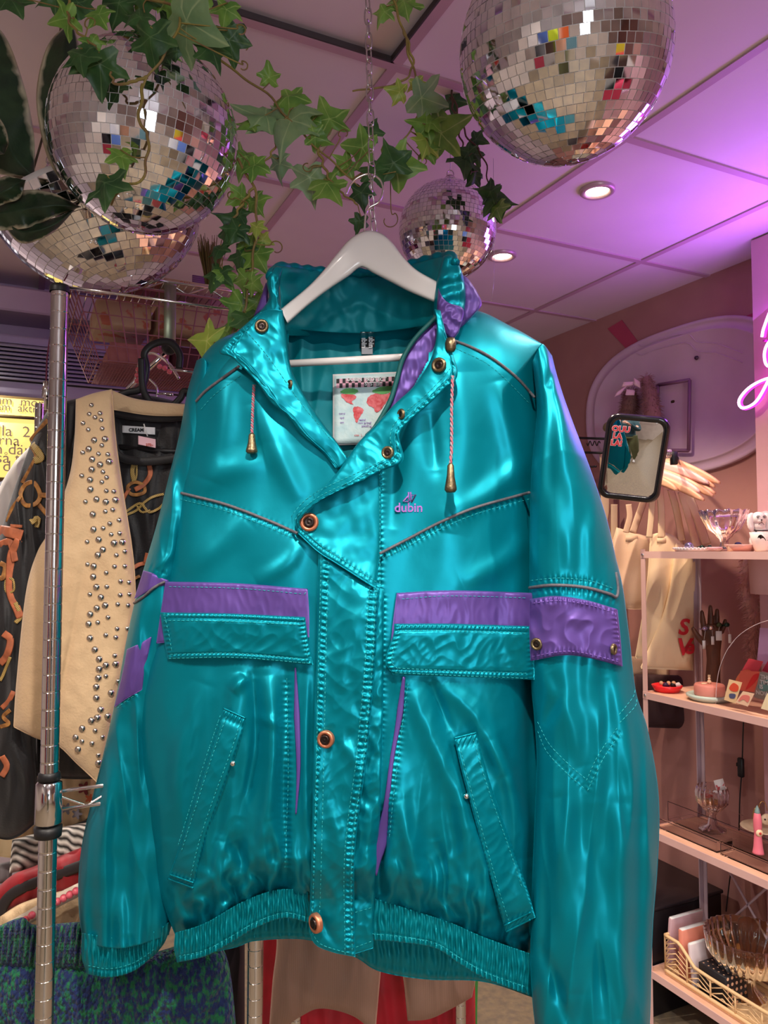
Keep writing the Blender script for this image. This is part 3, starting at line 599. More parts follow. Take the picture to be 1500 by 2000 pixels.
# purple gusset lines
for q, wd in (([(577, 1304), (580, 1400), (583, 1500), (578, 1590)], [.001, .0042, .003, .001]), ([(789, 1322), (780, 1400), (766, 1480), (756, 1560), (745, 1640), (738, 1680), (735, 1710)], [.002, .0045, .003, .003, .004, .009, .001])):
    c = cr(q, 70); r = np.interp(np.linspace(0, 1, 70), np.linspace(0, 1, len(wd)), wd); w_ = blur_surf(c[:, 0], c[:, 1], 6)
    w_ = np.convolve(np.pad(w_, 6, mode='edge'), np.ones(13)/13, 'valid'); b = MB(); b.tube(at(c[:, 0], c[:, 1], JD-w_-.0012), r, 8, up=-F_, flat=.3); jk.part('purple_gusset', b, M_pur)
# sleeve patches
soft('purple_sleeve_flap', M_pur, [(1034, 1170), (1085, 1164), (1145, 1172), (1206, 1190)], [(1036, 1291), (1100, 1280), (1150, 1285), (1216, 1302)], [(1034, 1170), (1034, 1230), (1036, 1291)], [(1206, 1190), (1212, 1245), (1216, 1302)], lambda px, py, s, t: blur_surf(px, py, 8)+.006, .006, .003, 110, 76,
     lambda px, py, s, t: .0028*ridged((px*.8+py*.6)/34, (py-px)/60, 84)+.0016*np.sin(px*2*np.pi/9+perlin(px/20, py/20, 3)*2)*(np.exp(-((t-.05)/.07)**2)+np.exp(-((t-.93)/.06)**2))+.0012*np.sin(py*2*np.pi/9)*np.exp(-((s-.95)/.03)**2), p=14)
soft('purple_sleeve_panel', M_pur, [(280, 1114), (300, 1120), (330, 1134)], [(262, 1170), (290, 1155), (326, 1142)], [(280, 1114), (262, 1170)], [(330, 1134), (326, 1142)], lambda px, py, s, t: np.minimum(blur_surf(px, py, 6), .012)+.003, .003, .003, 40, 30, plain_h(86))
soft('purple_sleeve_panel', M_pur, [(248, 1268), (270, 1258), (296, 1243)], [(223, 1382), (245, 1366), (278, 1347)], [(248, 1268), (238, 1320), (223, 1382)], [(296, 1243), (286, 1300), (278, 1347)], lambda px, py, s, t: np.minimum(blur_surf(px, py, 6), .012)+.003, .003, .003, 40, 60, plain_h(88))

# piping
def piping(pts, r=.0021, n=120, m=None, name='piping', lift=.001, cap=None):
    c = cr(pts, n); w_ = surf(c[:, 0], c[:, 1])
    w_ = np.convolve(np.pad(w_, 3, mode='edge'), np.ones(7)/7, 'valid')
    if cap is not None: w_ = np.minimum(w_, cap)
    b = MB(); b.tube(at(c[:, 0], c[:, 1], JD-w_-lift), r, 8); jk.part(name, b, m or M_pipe)
piping([(383, 784), (400, 765), (430, 742), (466, 716)]); piping([(884, 664), (925, 680), (965, 702), (1010, 738), (1044, 776)])
piping([(354, 963), (440, 985), (520, 1015), (580, 1041)]); piping([(742, 1081), (800, 1051), (860, 1020), (930, 991), (1034, 962)])
piping([(583, 1042), (622, 1078), (660, 1102), (735, 1150)], .0010, m=M_teal)
piping([(1034, 1148), (1080, 1143), (1140, 1147), (1190, 1160), (1203, 1166), (1207, 1150), (1203, 1118)], .0022); piping([(262, 1178), (280, 1166), (300, 1148), (322, 1136)], .002, 60, cap=.02)
# stitching
def stitches(lines, r=.00036, dash=5.5, gap=3.2, lift=.0008, name='stitching', m=None):
    b = MB()
    for pts in lines:
        P = np.asarray(pts, float); L = np.linalg.norm(np.diff(P, axis=0), axis=1).sum(); n = max(int(L), 4); c = cr(P, n)
        i = 0.
        while i+dash < n-1:
            k = c[[int(i), int(i+dash/2), int(i+dash)]]; b.tube(at(k[:, 0], k[:, 1], JD-surf(k[:, 0], k[:, 1])-lift), r, 4); i += dash+gap
    return jk.part(name, b, m or M_thread, kind='stuff')
def off(pts, d):
    c = cr(pts, max(6, len(pts)*3)); T = np.gradient(c, axis=0); T /= np.linalg.norm(T, axis=1)[:, None]; return c+np.stack([-T[:, 1], T[:, 0]], 1)*d
ST_ = []
ST_ += [off(PLL, -6), off(PLL, -20), off(PLR, 6), off(PLR, 20)]
ST_ += [[(741, 900), (742, 1000), (742, 1145)], off([(583, 1040), (622, 1076), (660, 1100), (735, 1150)], -11)]
ST_ += [off([(354, 963), (440, 985), (520, 1015), (580, 1041)], 12), off([(742, 1081), (800, 1051), (860, 1020), (930, 991), (1034, 962)], 12)]
ST_ += [[(318, 1201), (450, 1203), (592, 1210)], [(320, 1212), (450, 1214), (592, 1221)], [(332, 1278), (460, 1276), (604, 1288)], [(329, 1286), (460, 1284), (608, 1296)], [(322, 1205), (330, 1240), (337, 1280)], [(592, 1208), (596, 1250), (602, 1290)]]
ST_ += [[(776, 1232), (880, 1232), (1034, 1237)], [(776, 1222), (880, 1222), (1034, 1227)], [(778, 1305), (880, 1310), (1032, 1315)], [(772, 1314), (880, 1319), (1032, 1325)], [(778, 1236), (765, 1288), (778, 1308)]]
ST_ += [[(330, 1146), (460, 1149), (592, 1160)], [(594, 1162), (600, 1152)], [(785, 1170), (880, 1164), (1034, 1168)]]
ST_ += [[(430, 1398), (402, 1480), (370, 1580), (345, 1660)], [(470, 1408), (450, 1470), (422, 1545), (390, 1640), (370, 1722)], [(442, 1400), (415, 1475), (384, 1570), (352, 1670)], [(896, 1450), (915, 1525), (948, 1645), (978, 1750), (996, 1805)], [(925, 1445), (950, 1530), (992, 1650), (1022, 1740)]]
ST_ += [[(1050, 1428), (1068, 1468), (1105, 1508), (1147, 1545)], [(1050, 1410), (1072, 1452), (1110, 1492), (1145, 1522)], [(1147, 1545), (1178, 1482), (1212, 1432)], [(1145, 1525), (1170, 1472), (1208, 1418)], [(1210, 1412), (1240, 1380), (1244, 1362)], [(1209, 1396), (1236, 1362), (1241, 1345)]]
ST_ += [[(1036, 1134), (1090, 1129), (1150, 1134), (1200, 1150)], ]
ST_ += [[(348, 1868), (400, 1856), (450, 1830), (500, 1801), (555, 1783), (600, 1792)], [(728, 1824), (780, 1829), (850, 1842), (900, 1872), (950, 1900), (1034, 1930)], [(172, 1886), (215, 1892), (262, 1880), (304, 1852)], [(610, 1822), (625, 1843), (660, 1856), (690, 1862)], [(695, 1850), (726, 1838)], [(694, 1782), (728, 1772)]]
ST_ += [off(LR_OUT[2:], 8), off(LR_OUT[2:], 18), [(474, 640), (500, 668), (530, 705), (560, 748), (590, 790), (620, 826), (650, 862)]]
ST_ += [[(560, 1325), (563, 1500), (560, 1600), (556, 1700)], [(797, 1335), (784, 1430), (768, 1560), (760, 1640)], [(392, 800), (420, 770), (474, 730)], [(890, 680), (960, 716), (1036, 790)], [(228, 1384), (250, 1366), (275, 1352)]]
stitches(ST_)
stitches([[(1040, 1178), (1090, 1173), (1150, 1181), (1203, 1198)], [(1040, 1282), (1100, 1272), (1150, 1277), (1210, 1293)], [(1202, 1198), (1208, 1245), (1212, 1290)]], m=mat('lilac_thread', rgb(146, 110, 200), .6))

# snaps, buttons
def disc(name, x, y, rpx, m, prof, squash=1., tilt=0., lift=.001, parent=None):
    r = rpx*JD/FPX; w_ = float(surf(np.array(x), np.array(y))); c = at(x, y, JD-w_-lift)
    ax = -F_*math.cos(tilt)+R_*math.sin(tilt); b = MB(); b.lathe([(a*r, h_*r) for a, h_ in prof], c, axis=ax, seg=28); return jk.part(name, b, m, parent=parent)
for x, y, rp, tl in ((604, 1020, 17, .0), (636, 1444, 15.5, -.3), (616, 1803, 17, -.9)):
    o = disc('button', x, y, rp, M_copper, [(1.0, -.3), (1.02, .05), (.95, .25), (.72, .32), (.62, .18), (.55, .12), (.001, .12)], tilt=tl, lift=.003)
    disc('button_cap', x, y, rp, M_dark, [(.55, .1), (.53, .34), (.40, .44), (.30, .34), (.15, .36), (.001, .42)], tilt=tl, lift=.003, parent=o)
for x, y, rp, tl in ((511, 637, 13, .1), (857, 713, 14, -.5), (757, 884, 12, -.45), (783, 809, 10, -1.0), (566, 750, 8, -1.0), (1048, 1258, 11, -.6), (1199, 1268, 10, .9)):
    o = disc('snap', x, y, rp, M_brass, [(1.0, -.2), (1.0, .12), (.86, .30), (.66, .30), (.5, .10), (.45, -.2)], tilt=tl, lift=.002)
    disc('snap_core', x, y, rp, M_dark, [(.5, .05), (.42, .16), (.2, .05), (.001, .02)], tilt=tl, lift=.002, parent=o)
for x, y in ((455, 1491), (911, 1555)):
    b = MB(); b.sphere(at(x, y, JD-float(surf(np.array(x), np.array(y)))-.002), .0042, 14, 10); jk.part('rivet', b, mat('polished_steel', rgb(230, 225, 220), .15, 1.))
# draw cords with brass ends
def cord(pts, yb, r=.0016):
    c = cr(pts, 150); w_ = surf(c[:, 0], c[:, 1]).max()+.010; w_ = np.linspace(float(surf(c[0, 0], c[0, 1]))+.003, w_, 150)
    P = at(c[:, 0], c[:, 1], JD-w_); o = None
    for k, m in ((0, mat('pink_cord', rgb(190, 96, 112), .7)), (1, mat('grey_cord', rgb(150, 140, 150), .7))):
        b = MB(); a = np.arange(150)/2.6+math.pi*k; b.tube(P+.0011*(np.cos(a)[:, None]*R_+np.sin(a)[:, None]*F_), .0013, 6)
        o = jk.part('draw_cord', b, m)
    x, y = c[-1]; C = at(x, y, JD-w_[-1]); h_ = yb*JD/FPX
    b = MB(); b.lathe([(.0001, .001), (.0025, 0), (.0045, -.08*h_), (.0055, -.45*h_), (.0082, -.82*h_), (.0085, -.92*h_), (.006, -h_), (.0001, -h_*1.01)], C, seg=20); jk.part('cord_end', b, M_brass)
cord([(496, 752), (494, 790), (492, 846)], 38); cord([(884, 734), (882, 800), (882, 870), (880, 905)], 52)
b = MB(); C = at(880, 668, JD-.085); b.lathe([(.0001, .006), (.006, .005), (.008, -.002), (.0075, -.010), (.005, -.014), (.0001, -.015)], C, seg=20); jk.part('cord_stop', b, M_brass)
# chest embroidery
wl = float(surf(np.array(798), np.array(994)))+.0012; sc = JD/FPX
M_emb = mat('purple_embroidery', rgb(158, 108, 196), .6, bump=.5, bscale=900)
jk.part('chest_lettering', text_mb('dubin', 19*sc*1.25, at(798, 992, JD-wl), R_, Z_, .0006, bold=.0003), M_emb)
b = MB()
for q in ([(798, 961), (798, 980)], [(798, 968), (787, 979), (798, 980)], [(802, 961), (803, 977)], [(802, 968), (812, 966), (804, 981), (800, 976)]):
    c = np.array(q, float); b.tube(at(c[:, 0], c[:, 1], JD-wl), .0011, 6)
jk.part('chest_emblem', b, M_emb)
# neck tag and big inner label
def card(T, name, x0, y0, x1, y1, D, m, th=.0012, skew=0., parent=None, label=None, curl=0.):
    px, py, s, t = coons([(x0, y0), (x1, y0+skew)], [(x0, y1), (x1, y1+skew)], [(x0, y0), (x0, y1)], [(x1, y0+skew), (x1, y1+skew)], 14, 14)
    w_ = curl*np.sin(np.pi*s); b = MB(); b.shell(at(px, py, D-w_), at(px, py, D-w_+th)); return T.part(name, b, m, parent=parent, label=label)
M_blk = mat('black_label_weave', rgb(22, 22, 24), .6); M_wht = mat('white_label_weave', rgb(226, 226, 228), .6)
ND = JD+.042
o = card(jk, 'neck_tag', 704, 648, 718, 680, ND, M_blk); card(jk, 'neck_tag', 718, 648, 732, 678, ND-.002, M_blk)
card(jk, 'neck_tag_tip', 706, 678, 728, 692, ND-.001, mat('grey_tag_weave', rgb(168, 170, 176), .6))
jk.part('neck_tag_lettering', text_mb('dubin', 15*sc, at(711, 664, ND-.0015), Z_*-1, R_, .0003, bold=.0004), M_wht); jk.part('neck_tag_lettering', text_mb('dubin', 15*sc, at(725, 664, ND-.0035), Z_*-1, R_, .0003, bold=.0004), M_wht)
LD = JD+.040
lab = card(jk, 'inner_label', 653, 734, 776, 867, LD, mat('pale_map_print', rgb(206, 226, 226), .5, bump=.3, bscale=90, col2=rgb(184, 214, 218), cscale=60), skew=-5)
card(jk, 'label_rim', 650, 731, 779, 870, LD+.0015, M_wht, skew=-5)
bk, pk, gr, rd = MB(), MB(), MB(), MB()
nx_ = 19
for j in range(2):
    for i in range(nx_):
        x0 = 657+i*6.0; y0 = 740+j*9-(i*6)*.04
        if y0 is None: continue
        b_ = bk if (i+j) % 2 == 0 else pk
        q = [at(x0, y0, LD-.0008), at(x0+6, y0-.2, LD-.0008), at(x0+6, y0+8.8, LD-.0008), at(x0, y0+9, LD-.0008)]; b_.prism(q, F_*.0006)
jk.part('checker_print', bk, M_blk, parent=lab, smooth=False); jk.part('checker_print', pk, mat('pink_print', rgb(226, 170, 190), .6), parent=lab, smooth=False)
jk.part('label_lettering', text_mb('DUBIN  PROTECT', 8.5*sc*1.2, at(716, 741, LD-.002), R_, Z_, .0003, bold=.0003), M_wht, parent=lab); jk.part('label_lettering', text_mb('SYSTEM', 8.5*sc*1.2, at(729, 750, LD-.002), R_, Z_, .0003, bold=.0003), M_wht, parent=lab)
M_lp = mat('rose_print', rgb(228, 120, 128), .6, col2=rgb(206, 60, 66), cscale=150); M_lg = mat('green_print', rgb(96, 178, 100), .6)
for poly, m in (([(664, 766), (672, 760), (690, 758), (700, 764), (690, 770), (676, 770)], M_lg), ([(666, 770), (690, 771), (696, 776), (688, 784), (690, 790), (680, 787), (672, 780)], M_lp), ([(690, 796), (700, 794), (710, 802), (704, 812), (697, 826), (692, 816), (690, 804)], M_lp),
                ([(726, 764), (740, 757), (762, 754), (768, 762), (750, 770), (734, 768)], M_lg), ([(716, 782), (728, 770), (752, 770), (764, 768), (752, 788), (736, 806), (730, 796), (720, 792)], M_lp)):
    c = cr(poly, 60, closed=True)+np.stack([1.3*perlin(np.arange(60)/2.2, np.full(60, len(poly)*3.1), 5), 1.3*perlin(np.arange(60)/2.4, np.full(60, len(poly)*5.7), 9)], 1); b = MB(); b.prism([at(x, y, LD-.0010) for x, y in c], F_*.0006); jk.part('map_print', b, m, parent=lab, smooth=False)

for k, (x, y, tx) in enumerate(((668, 808, 'nord'), (668, 816, 'syd'), (668, 825, 'ost'), (708, 820, 'wind'), (712, 826, 'rain proof'), (716, 832, 'padding'), (700, 850, 'size  L'))):
    jk.part('label_lettering', text_mb(tx, 5.5*sc*1.2, at(x, y, LD-.0012), R_, Z_, .0002), M_emb if k < 6 else M_lp, parent=lab)

# ------------------------------------------------------------------ hanger and chain
M_white = mat('white_lacquer', rgb(236, 232, 230), .22, coat=.4)
hg = Thing('coat_hanger', 'white wooden coat hanger holding the teal jacket', 'hanger', at(715, 560, JD))
b = MB(); cushion(b, JD, [(548, 604), (600, 561), (632, 528), (655, 499), (680, 470), (702, 455), (722, 450), (745, 456), (765, 472), (790, 504), (815, 528), (858, 552)], [(562, 632), (600, 598), (640, 567), (680, 540), (705, 522), (730, 534), (765, 552), (800, 570), (852, 592)], [(548, 604), (562, 632)], [(858, 552), (852, 592)], 150, 26,
    lambda px, py, s, t: .030*(2*s-1)**2, .010, .010, p=6, rimx=False); hg.part('arms', b, M_white)
b = MB(); b.tube(at(np.array([552, 800]), np.array([711, 697]), np.array([JD-.012, JD-.012])), .0056, 16); hg.part('bar', b, M_white)
b = MB(); c = cr([(676, 380), (684, 362), (699, 347), (721, 340), (741, 350), (748, 372), (740, 394), (722, 405), (715, 416), (713, 432), (712, 462)], 90); b.tube(at(c[:, 0], c[:, 1], JD+0*c[:, 0]), .0016, 10); M_chrome = mat('chrome', rgb(222, 218, 214), .12, 1.); hg.part('hook', b, M_chrome)
def chain_mb(p0, p1, pitch, hw, r):
    p0, p1 = np.asarray(p0), np.asarray(p1); b = MB(); T = p1-p0; L = np.linalg.norm(T); T /= L; s0 = np.cross(T, F_); s0 /= np.linalg.norm(s0); s1 = np.cross(T, s0)
    n = int(L/pitch)
    for i in range(n):
        c = p0+T*pitch*(i+.5); u_ = s0*math.cos(.5+1.57*(i % 2)+.25*math.sin(i))+s1*math.sin(.5+1.57*(i % 2)+.25*math.sin(i)); a = np.linspace(0, 2*np.pi, 20, endpoint=False)
        hl = pitch*.5+r*2.; P = c+np.cos(a)[:, None]*u_*hw+np.clip(np.sin(a)*1.35, -1, 1)[:, None]*T*hl; b.tube(P, r, 7, closed=True)
    return b
M_link = mat('steel_chain', rgb(205, 200, 200), .22, 1.)
b = chain_mb(at(716, -80, JD-.005), at(727, 384, JD-.005), 26.5*sc, 7.2*sc, 1.6*sc); b2 = chain_mb(at(724, 384, JD+.004), at(733, 470, JD+.03), 22*sc, 6*sc, 1.5*sc)
for v, f in ((np.vstack(b2.v), b2.f),): b.add(v, f)
one('hanging_chain', 'steel link chain from the ceiling holding the white coat hanger', 'chain', b, M_link)
# ------------------------------------------------------------------ mirror balls
M_mirr = mat('mirror_glass', rgb(236, 234, 238), .035, 1., col2=rgb(222, 222, 228), cscale=60)
M_grout = mat('pale_ball_core', rgb(215, 210, 208), .45, .1)
def mirror_ball(label, px, py, rpx, d, tile=5.1, tilt=(0, 0), seed=1, group='mirror balls hanging from the ceiling', line=True, cut=None):
    rs = np.random.RandomState(seed); C = at(px, py, d); r = rpx*d/FPX*.985
    t = Thing('mirror_ball', label, 'mirror ball', C, group)
    M = (Matrix.Rotation(tilt[0], 3, Vector(R_)) @ Matrix.Rotation(tilt[1], 3, Vector(F_))); M = np.array(M)
    b = MB(); 
    if cut is None: b.sphere(C, r*.9945, 72, 48)
    else: a_ = np.linspace(-math.pi/2+.01, math.asin(cut), 30); b.lathe([(math.cos(v)*r*.9945, math.sin(v)*r*.9945) for v in a_]+[(.001, cut*r)], C, axis=M @ np.array([0, 0, 1.]), seg=72)
    t.part('ball_core', b, M_grout)
    b = MB(); rows = int(180/tile); da = math.pi/rows
    for k in range(rows):
        la = -math.pi/2+da*(k+.5)
        if cut is not None and math.sin(la+da/2) > cut: continue
        n = max(3, int(round(2*math.pi*math.cos(la)/da))); o_ = rs.rand()*6
        for i in range(n):
            lo = o_+2*math.pi*i/n; hw = math.pi/n*math.cos(la)*r*.93; hh = da/2*r*.93
            nrm = np.array([math.cos(la)*math.cos(lo), math.cos(la)*math.sin(lo), math.sin(la)]); e1 = np.array([-math.sin(lo), math.cos(lo), 0]); e2 = np.cross(nrm, e1)
            a, c = rs.randn(2)*.022; n2 = nrm+a*e1+c*e2; n2 /= np.linalg.norm(n2); f1 = e1-n2*(e1@n2); f1 /= np.linalg.norm(f1); f2 = np.cross(n2, f1)
            P = nrm*r*1.0
            hwt = math.pi/n*math.cos(min(abs(la)+da/2, 1.56))*r*.93 if abs(la) > .01 else hw; hwb = math.pi/n*math.cos(max(abs(la)-da/2, 0))*r*.93
            wt, wb = (hwt, hwb) if la > 0 else (hwb, hwt)
            V = [P-f1*wb-f2*hh, P+f1*wb-f2*hh, P+f1*wt+f2*hh, P-f1*wt+f2*hh]; V += [v-n2*.0022 for v in V]
            V = (np.array(V) @ M.T)+C
            b.add(V, [(0, 1, 2, 3), (0, 4, 5, 1), (1, 5, 6, 2), (2, 6, 7, 3), (3, 7, 4, 0)])
    t.part('mirror_tiles', b, M_mirr, smooth=False)
    if cut is not None: return C, r, None
    A = M @ np.array([0, 0, 1.]); b = MB(); b.lathe([(.0001, r+.014), (.010, r+.013), (.016, r+.004), (.020, r-.002)], C, axis=A, seg=20); t.part('top_cap', b, M_chrome)
    b = MB(); T = C+A*(r+.018); a = np.linspace(0, 2*np.pi, 20, endpoint=False); b.tube(T+np.cos(a)[:, None]*R_*.008+np.sin(a)[:, None]*Z_*.010, .0014, 6, closed=True); t.part('hanging_ring', b, M_chrome)
    if line:
        b = MB(); b.tube([T+Z_*.008, np.array([T[0], T[1], CEIL])], .0007, 6); b.lathe([(.0001, -.012), (.004, -.012), (.014, -.003), (.014, .0)], (T[0], T[1], CEIL), seg=16); t.part('hanging_wire', b, mat('clear_wire', rgb(200, 195, 200), .2, .6))
    return C, r, T
mirror_ball('biggest mirror ball, cut by the top edge right of the chain', 1102, 103, 213, 1.1, 5.0, (.28, -.12), 3)
mirror_ball('mirror ball draped with ivy at the upper left', 283, 270, 186, 1.16, 5.2, (.10, .12), 5)
mirror_ball('half mirror ball low at the left edge, partly behind the ivy covered one', 187, 362, 214, 1.44, 4.8, (.12, -.30), 8, line=False, cut=-.17)
C, r, T = mirror_ball('smallest mirror ball, hanging behind the jacket collar', 874, 450, 98, 1.8, 5.4, (.06, .05), 9)
one('ball_chain', 'small steel chain rising beside the big variegated leaves on the left', 'chain', chain_mb(at(66, 445, 1.45), at(112, 230, 1.45), .011, .0035, .0009), M_link)
b = MB(); q = at(965, 546, 1.9); q0 = q.copy(); q0[2] = CEIL; b.tube([q0, q, at(960, 590, 1.9)], .0006, 5)
one('crystal_thread', 'thin clear thread dangling below the ceiling lamp beside the small mirror ball', 'thread', b, mat('clear_wire', rgb(200, 195, 200), .2, .6))

# ------------------------------------------------------------------ ivy
def leaf_mat(name, c1, c2, vein, border=None):
    m = mat(name, c1, .42, 0, bump=.15, bscale=160, col2=c2, cscale=28, spec=.45); nt = m.node_tree; b = nt.nodes['Principled BSDF']
    lk = [l for l in nt.links if l.to_socket == b.inputs['Base Color']][0]; src = lk.from_socket
    a = nt.nodes.new('ShaderNodeAttribute'); a.attribute_name = 'vein'; mx = nt.nodes.new('ShaderNodeMix'); mx.data_type = 'RGBA'
    r = nt.nodes.new('ShaderNodeValToRGB'); r.color_ramp.elements[0].position = .62; r.color_ramp.elements[1].position = .98
    if border: r.color_ramp.elements[0].position = .50; r.color_ramp.elements[1].position = .62
    nt.links.new(a.outputs['Fac'], r.inputs['Fac']); nt.links.new(r.outputs['Color'], mx.inputs['Factor']); nt.links.new(src, mx.inputs[6]); mx.inputs[7].default_value = vein
    nt.links.new(mx.outputs[2], b.inputs['Base Color'])
    tr = nt.nodes.new('ShaderNodeBsdfTranslucent'); nt.links.new(mx.outputs[2], tr.inputs['Color']); ms = nt.nodes.new('ShaderNodeMixShader'); ms.inputs[0].default_value = .28
    out = [n for n in nt.nodes if n.type == 'OUTPUT_MATERIAL'][0]; nt.links.new(b.outputs[0], ms.inputs[1]); nt.links.new(tr.outputs[0], ms.inputs[2]); nt.links.new(ms.outputs[0], out.inputs[0])
    return m
M_ivy = leaf_mat('ivy_leaf', rgb(88, 134, 54), rgb(126, 168, 70), rgb(160, 190, 104))
M_ivyd = leaf_mat('dark_ivy_leaf', rgb(42, 78, 42), rgb(64, 104, 52), rgb(92, 122, 76))
M_ivyp = leaf_mat('pale_ivy_leaf', rgb(112, 148, 100), rgb(134, 164, 112), rgb(162, 186, 132))
M_ivyy = leaf_mat('yellow_ivy_leaf', rgb(160, 176, 70), rgb(140, 168, 72), rgb(196, 200, 110))
M_stem = mat('ivy_stem', rgb(142, 128, 62), .55, bump=.4, bscale=200, col2=rgb(118, 92, 56), cscale=30)
M_stemd = mat('brown_stem', rgb(88, 66, 48), .6, bump=.5, bscale=140)
OUT = [(0, -.02), (.10, -.10), (.26, -.16), (.44, -.10), (.36, .06), (.34, .16), (.52, .26), (.60, .42), (.40, .44), (.25, .50), (.17, .66), (.08, .84), (0, 1.0)]
OUTL = OUT+[(-x, y) for x, y in OUT[-2:0:-1]]
TIPS = {3, 7, 12, 17, 21}
def add_leaf(b, C, size, ang, rs, yaw=None, pit=None, outline=OUTL, tips=TIPS, curl=1., fd=F_):
    """ang in picture sense: 0 right, 90 down"""
    a = math.radians(ang); Y = R_*math.cos(a)-Z_*math.sin(a); X = np.cross(Y, -fd); N = -fd
    yaw = rs.uniform(-.6, .6) if yaw is None else yaw; pit = rs.uniform(-.45, .45) if pit is None else pit
    X, N = X*math.cos(yaw)+N*math.sin(yaw), N*math.cos(yaw)-X*math.sin(yaw); Y, N = Y*math.cos(pit)+N*math.sin(pit), N*math.cos(pit)-Y*math.sin(pit)
    O = np.array(outline); k = len(O); cen = np.array([0, .22]); V = []; A = []; jit = 1+rs.uniform(-.10, .10, k)[:, None]
    for ri, q in enumerate((0., .3, .6, .85, 1.0)):
        P = cen+(O*jit-cen)*q
        if ri == 0: P = cen[None]
        z = -.22*curl*np.abs(P[:, 0])**1.3*1.4+.05*curl*np.sin(P[:, 0]*11+P[:, 1]*6+size*99)-.25*curl*(P[:, 1]-.3)**2*rs.uniform(.5, 1.2)
        V.append(np.asarray(C)+(P[:, :1]*X+(P[:, 1:]-.0)*Y+z[:, None]*N)*size)
        A += [1.0] if ri == 0 else [1. if (i in tips) else 0. for i in range(k)]
    F = [(0, 1+i, 1+(i+1) % k) for i in range(k)]
    for ri in range(3):
        for i in range(k): F.append((1+ri*k+i, 1+(ri+1)*k+i, 1+(ri+1)*k+(i+1) % k, 1+ri*k+(i+1) % k))
    b.add(np.vstack(V), F, att=A)
def vine(label, stems, leaves, D, seed, group='ivy garlands hung from the ceiling', sm=None, curls=()):
    rs = np.random.RandomState(seed); p0 = at(stems[0][0][0], stems[0][0][1], D)
    t = Thing('ivy_vine', label, 'ivy', p0, group)
    b = MB(); SP = []
    for st in stems:
        dd = np.array([(q[2] if len(q) > 2 else D) for q in st]); c = cr(np.array([(q[0], q[1], e) for q, e in zip(st, dd)]), 40); c[:, 0] += 2.5*np.sin(np.arange(40)*.9+seed); P = at(c[:, 0], c[:, 1], c[:, 2]); SP.append((c, P))
        b.tube(P, np.linspace(.0024, .0015, 40), 7)
    for (x, y, s) in curls:
        ac_ = np.vstack([c for c, _ in SP]); k = np.argmin((ac_[:, 0]-x)**2+(ac_[:, 1]-y)**2); q = ac_[k]; ph = math.atan2(q[1]-y, q[0]-x); a = np.linspace(ph, ph+5.2, 30); rr = np.linspace(s, s*.45, 30); pts = [(q[0], q[1], q[2])]+[(x+r_*math.cos(v), y+r_*math.sin(v), q[2]-.004*i_/3) for i_, (r_, v) in enumerate(zip(rr, a))][1::3]; c = cr(pts, 50); b.tube(at(c[:, 0], c[:, 1], c[:, 2]), .0010, 5)
    groups = {}
    allc = np.vstack([c for c, _ in SP])
    for L in leaves:
        x, y, sz, ang = L[:4]; kind = L[4] if len(L) > 4 else 'n'; d = (L[5] if len(L) > 5 else D)+rs.uniform(-.02, .02)
        a = math.radians(ang); size = sz*1.12*d/FPX; bx, by = x-math.cos(a)*sz*.5, y-math.sin(a)*sz*.5
        mb = groups.setdefault(kind, MB()); C = at(bx, by, d); add_leaf(mb, C, size, ang, rs)
        k = np.argmin((allc[:, 0]-bx)**2+(allc[:, 1]-by)**2); q = allc[k]
        if math.hypot(q[0]-bx, q[1]-by) < 130:
            mid = ((q[0]+bx)/2+rs.uniform(-6, 6), (q[1]+by)/2+rs.uniform(-4, 8), (q[2]+d)/2); c = cr([(q[0], q[1], q[2]), mid, (bx, by, d)], 12); b.tube(at(c[:, 0], c[:, 1], c[:, 2]), .0009, 5)
    t.part('stem', b, sm or M_stem)
    for k, mb in groups.items(): t.part('foliage', mb, {'n': M_ivy, 'd': M_ivyd, 'p': M_ivyp, 'y': M_ivyy}[k], attr='vein')
    return t
vine('bright ivy garland crossing diagonally down to the hanger hook', [[(330, 20), (440, 125), (520, 182), (560, 228), (620, 290), (688, 350)], [(560, 228), (530, 300), (500, 330)], [(620, 290), (650, 360), (700, 400)]],
     [(498, 220, 84, 200, 'p'), (564, 262, 105, 100, 'p'), (637, 216, 72, 250), (580, 198, 62, 20), (500, 308, 78, 20), (608, 362, 66, 80, 'p'), (648, 378, 66, 60), (692, 286, 64, 190), (762, 304, 66, 250, 'd'), (795, 325, 82, 10), (626, 271, 44, 20), (703, 388, 48, 90, 'd'), (703, 440, 34, 100, 'd'), (728, 249, 42, 290, 'd'), (523, 142, 40, 260), (457, 73, 50, 100, 'd'), (668, 330, 50, 140), (540, 330, 46, 100, 'p'), (600, 238, 42, 150), (735, 345, 52, 60, 'd'), (480, 255, 50, 130)], 1.24, 2, curls=((476, 92, 16), (600, 325, 12), (672, 262, 12)))
vine('ivy strand falling from the top edge right of the chain to the hook', [[(756, -30), (785, 50), (805, 130), (826, 200), (800, 255), (760, 310)], [(790, 60), (806, 132), (770, 165), (686, 178)]],
     [(791, 26, 62, 80), (820, 240, 54, 200), (880, 250, 84, -30), (826, 292, 54, 110, 'y'), (842, 198, 72, 20, 'p'), (770, 178, 40, 190, 'y'), (815, 172, 34, 80, 'y'), (850, 232, 44, 330), (745, 30, 40, 120), (843, 300, 40, 60)], 1.3, 4, curls=((760, 430, 20), (826, 316, 9)))
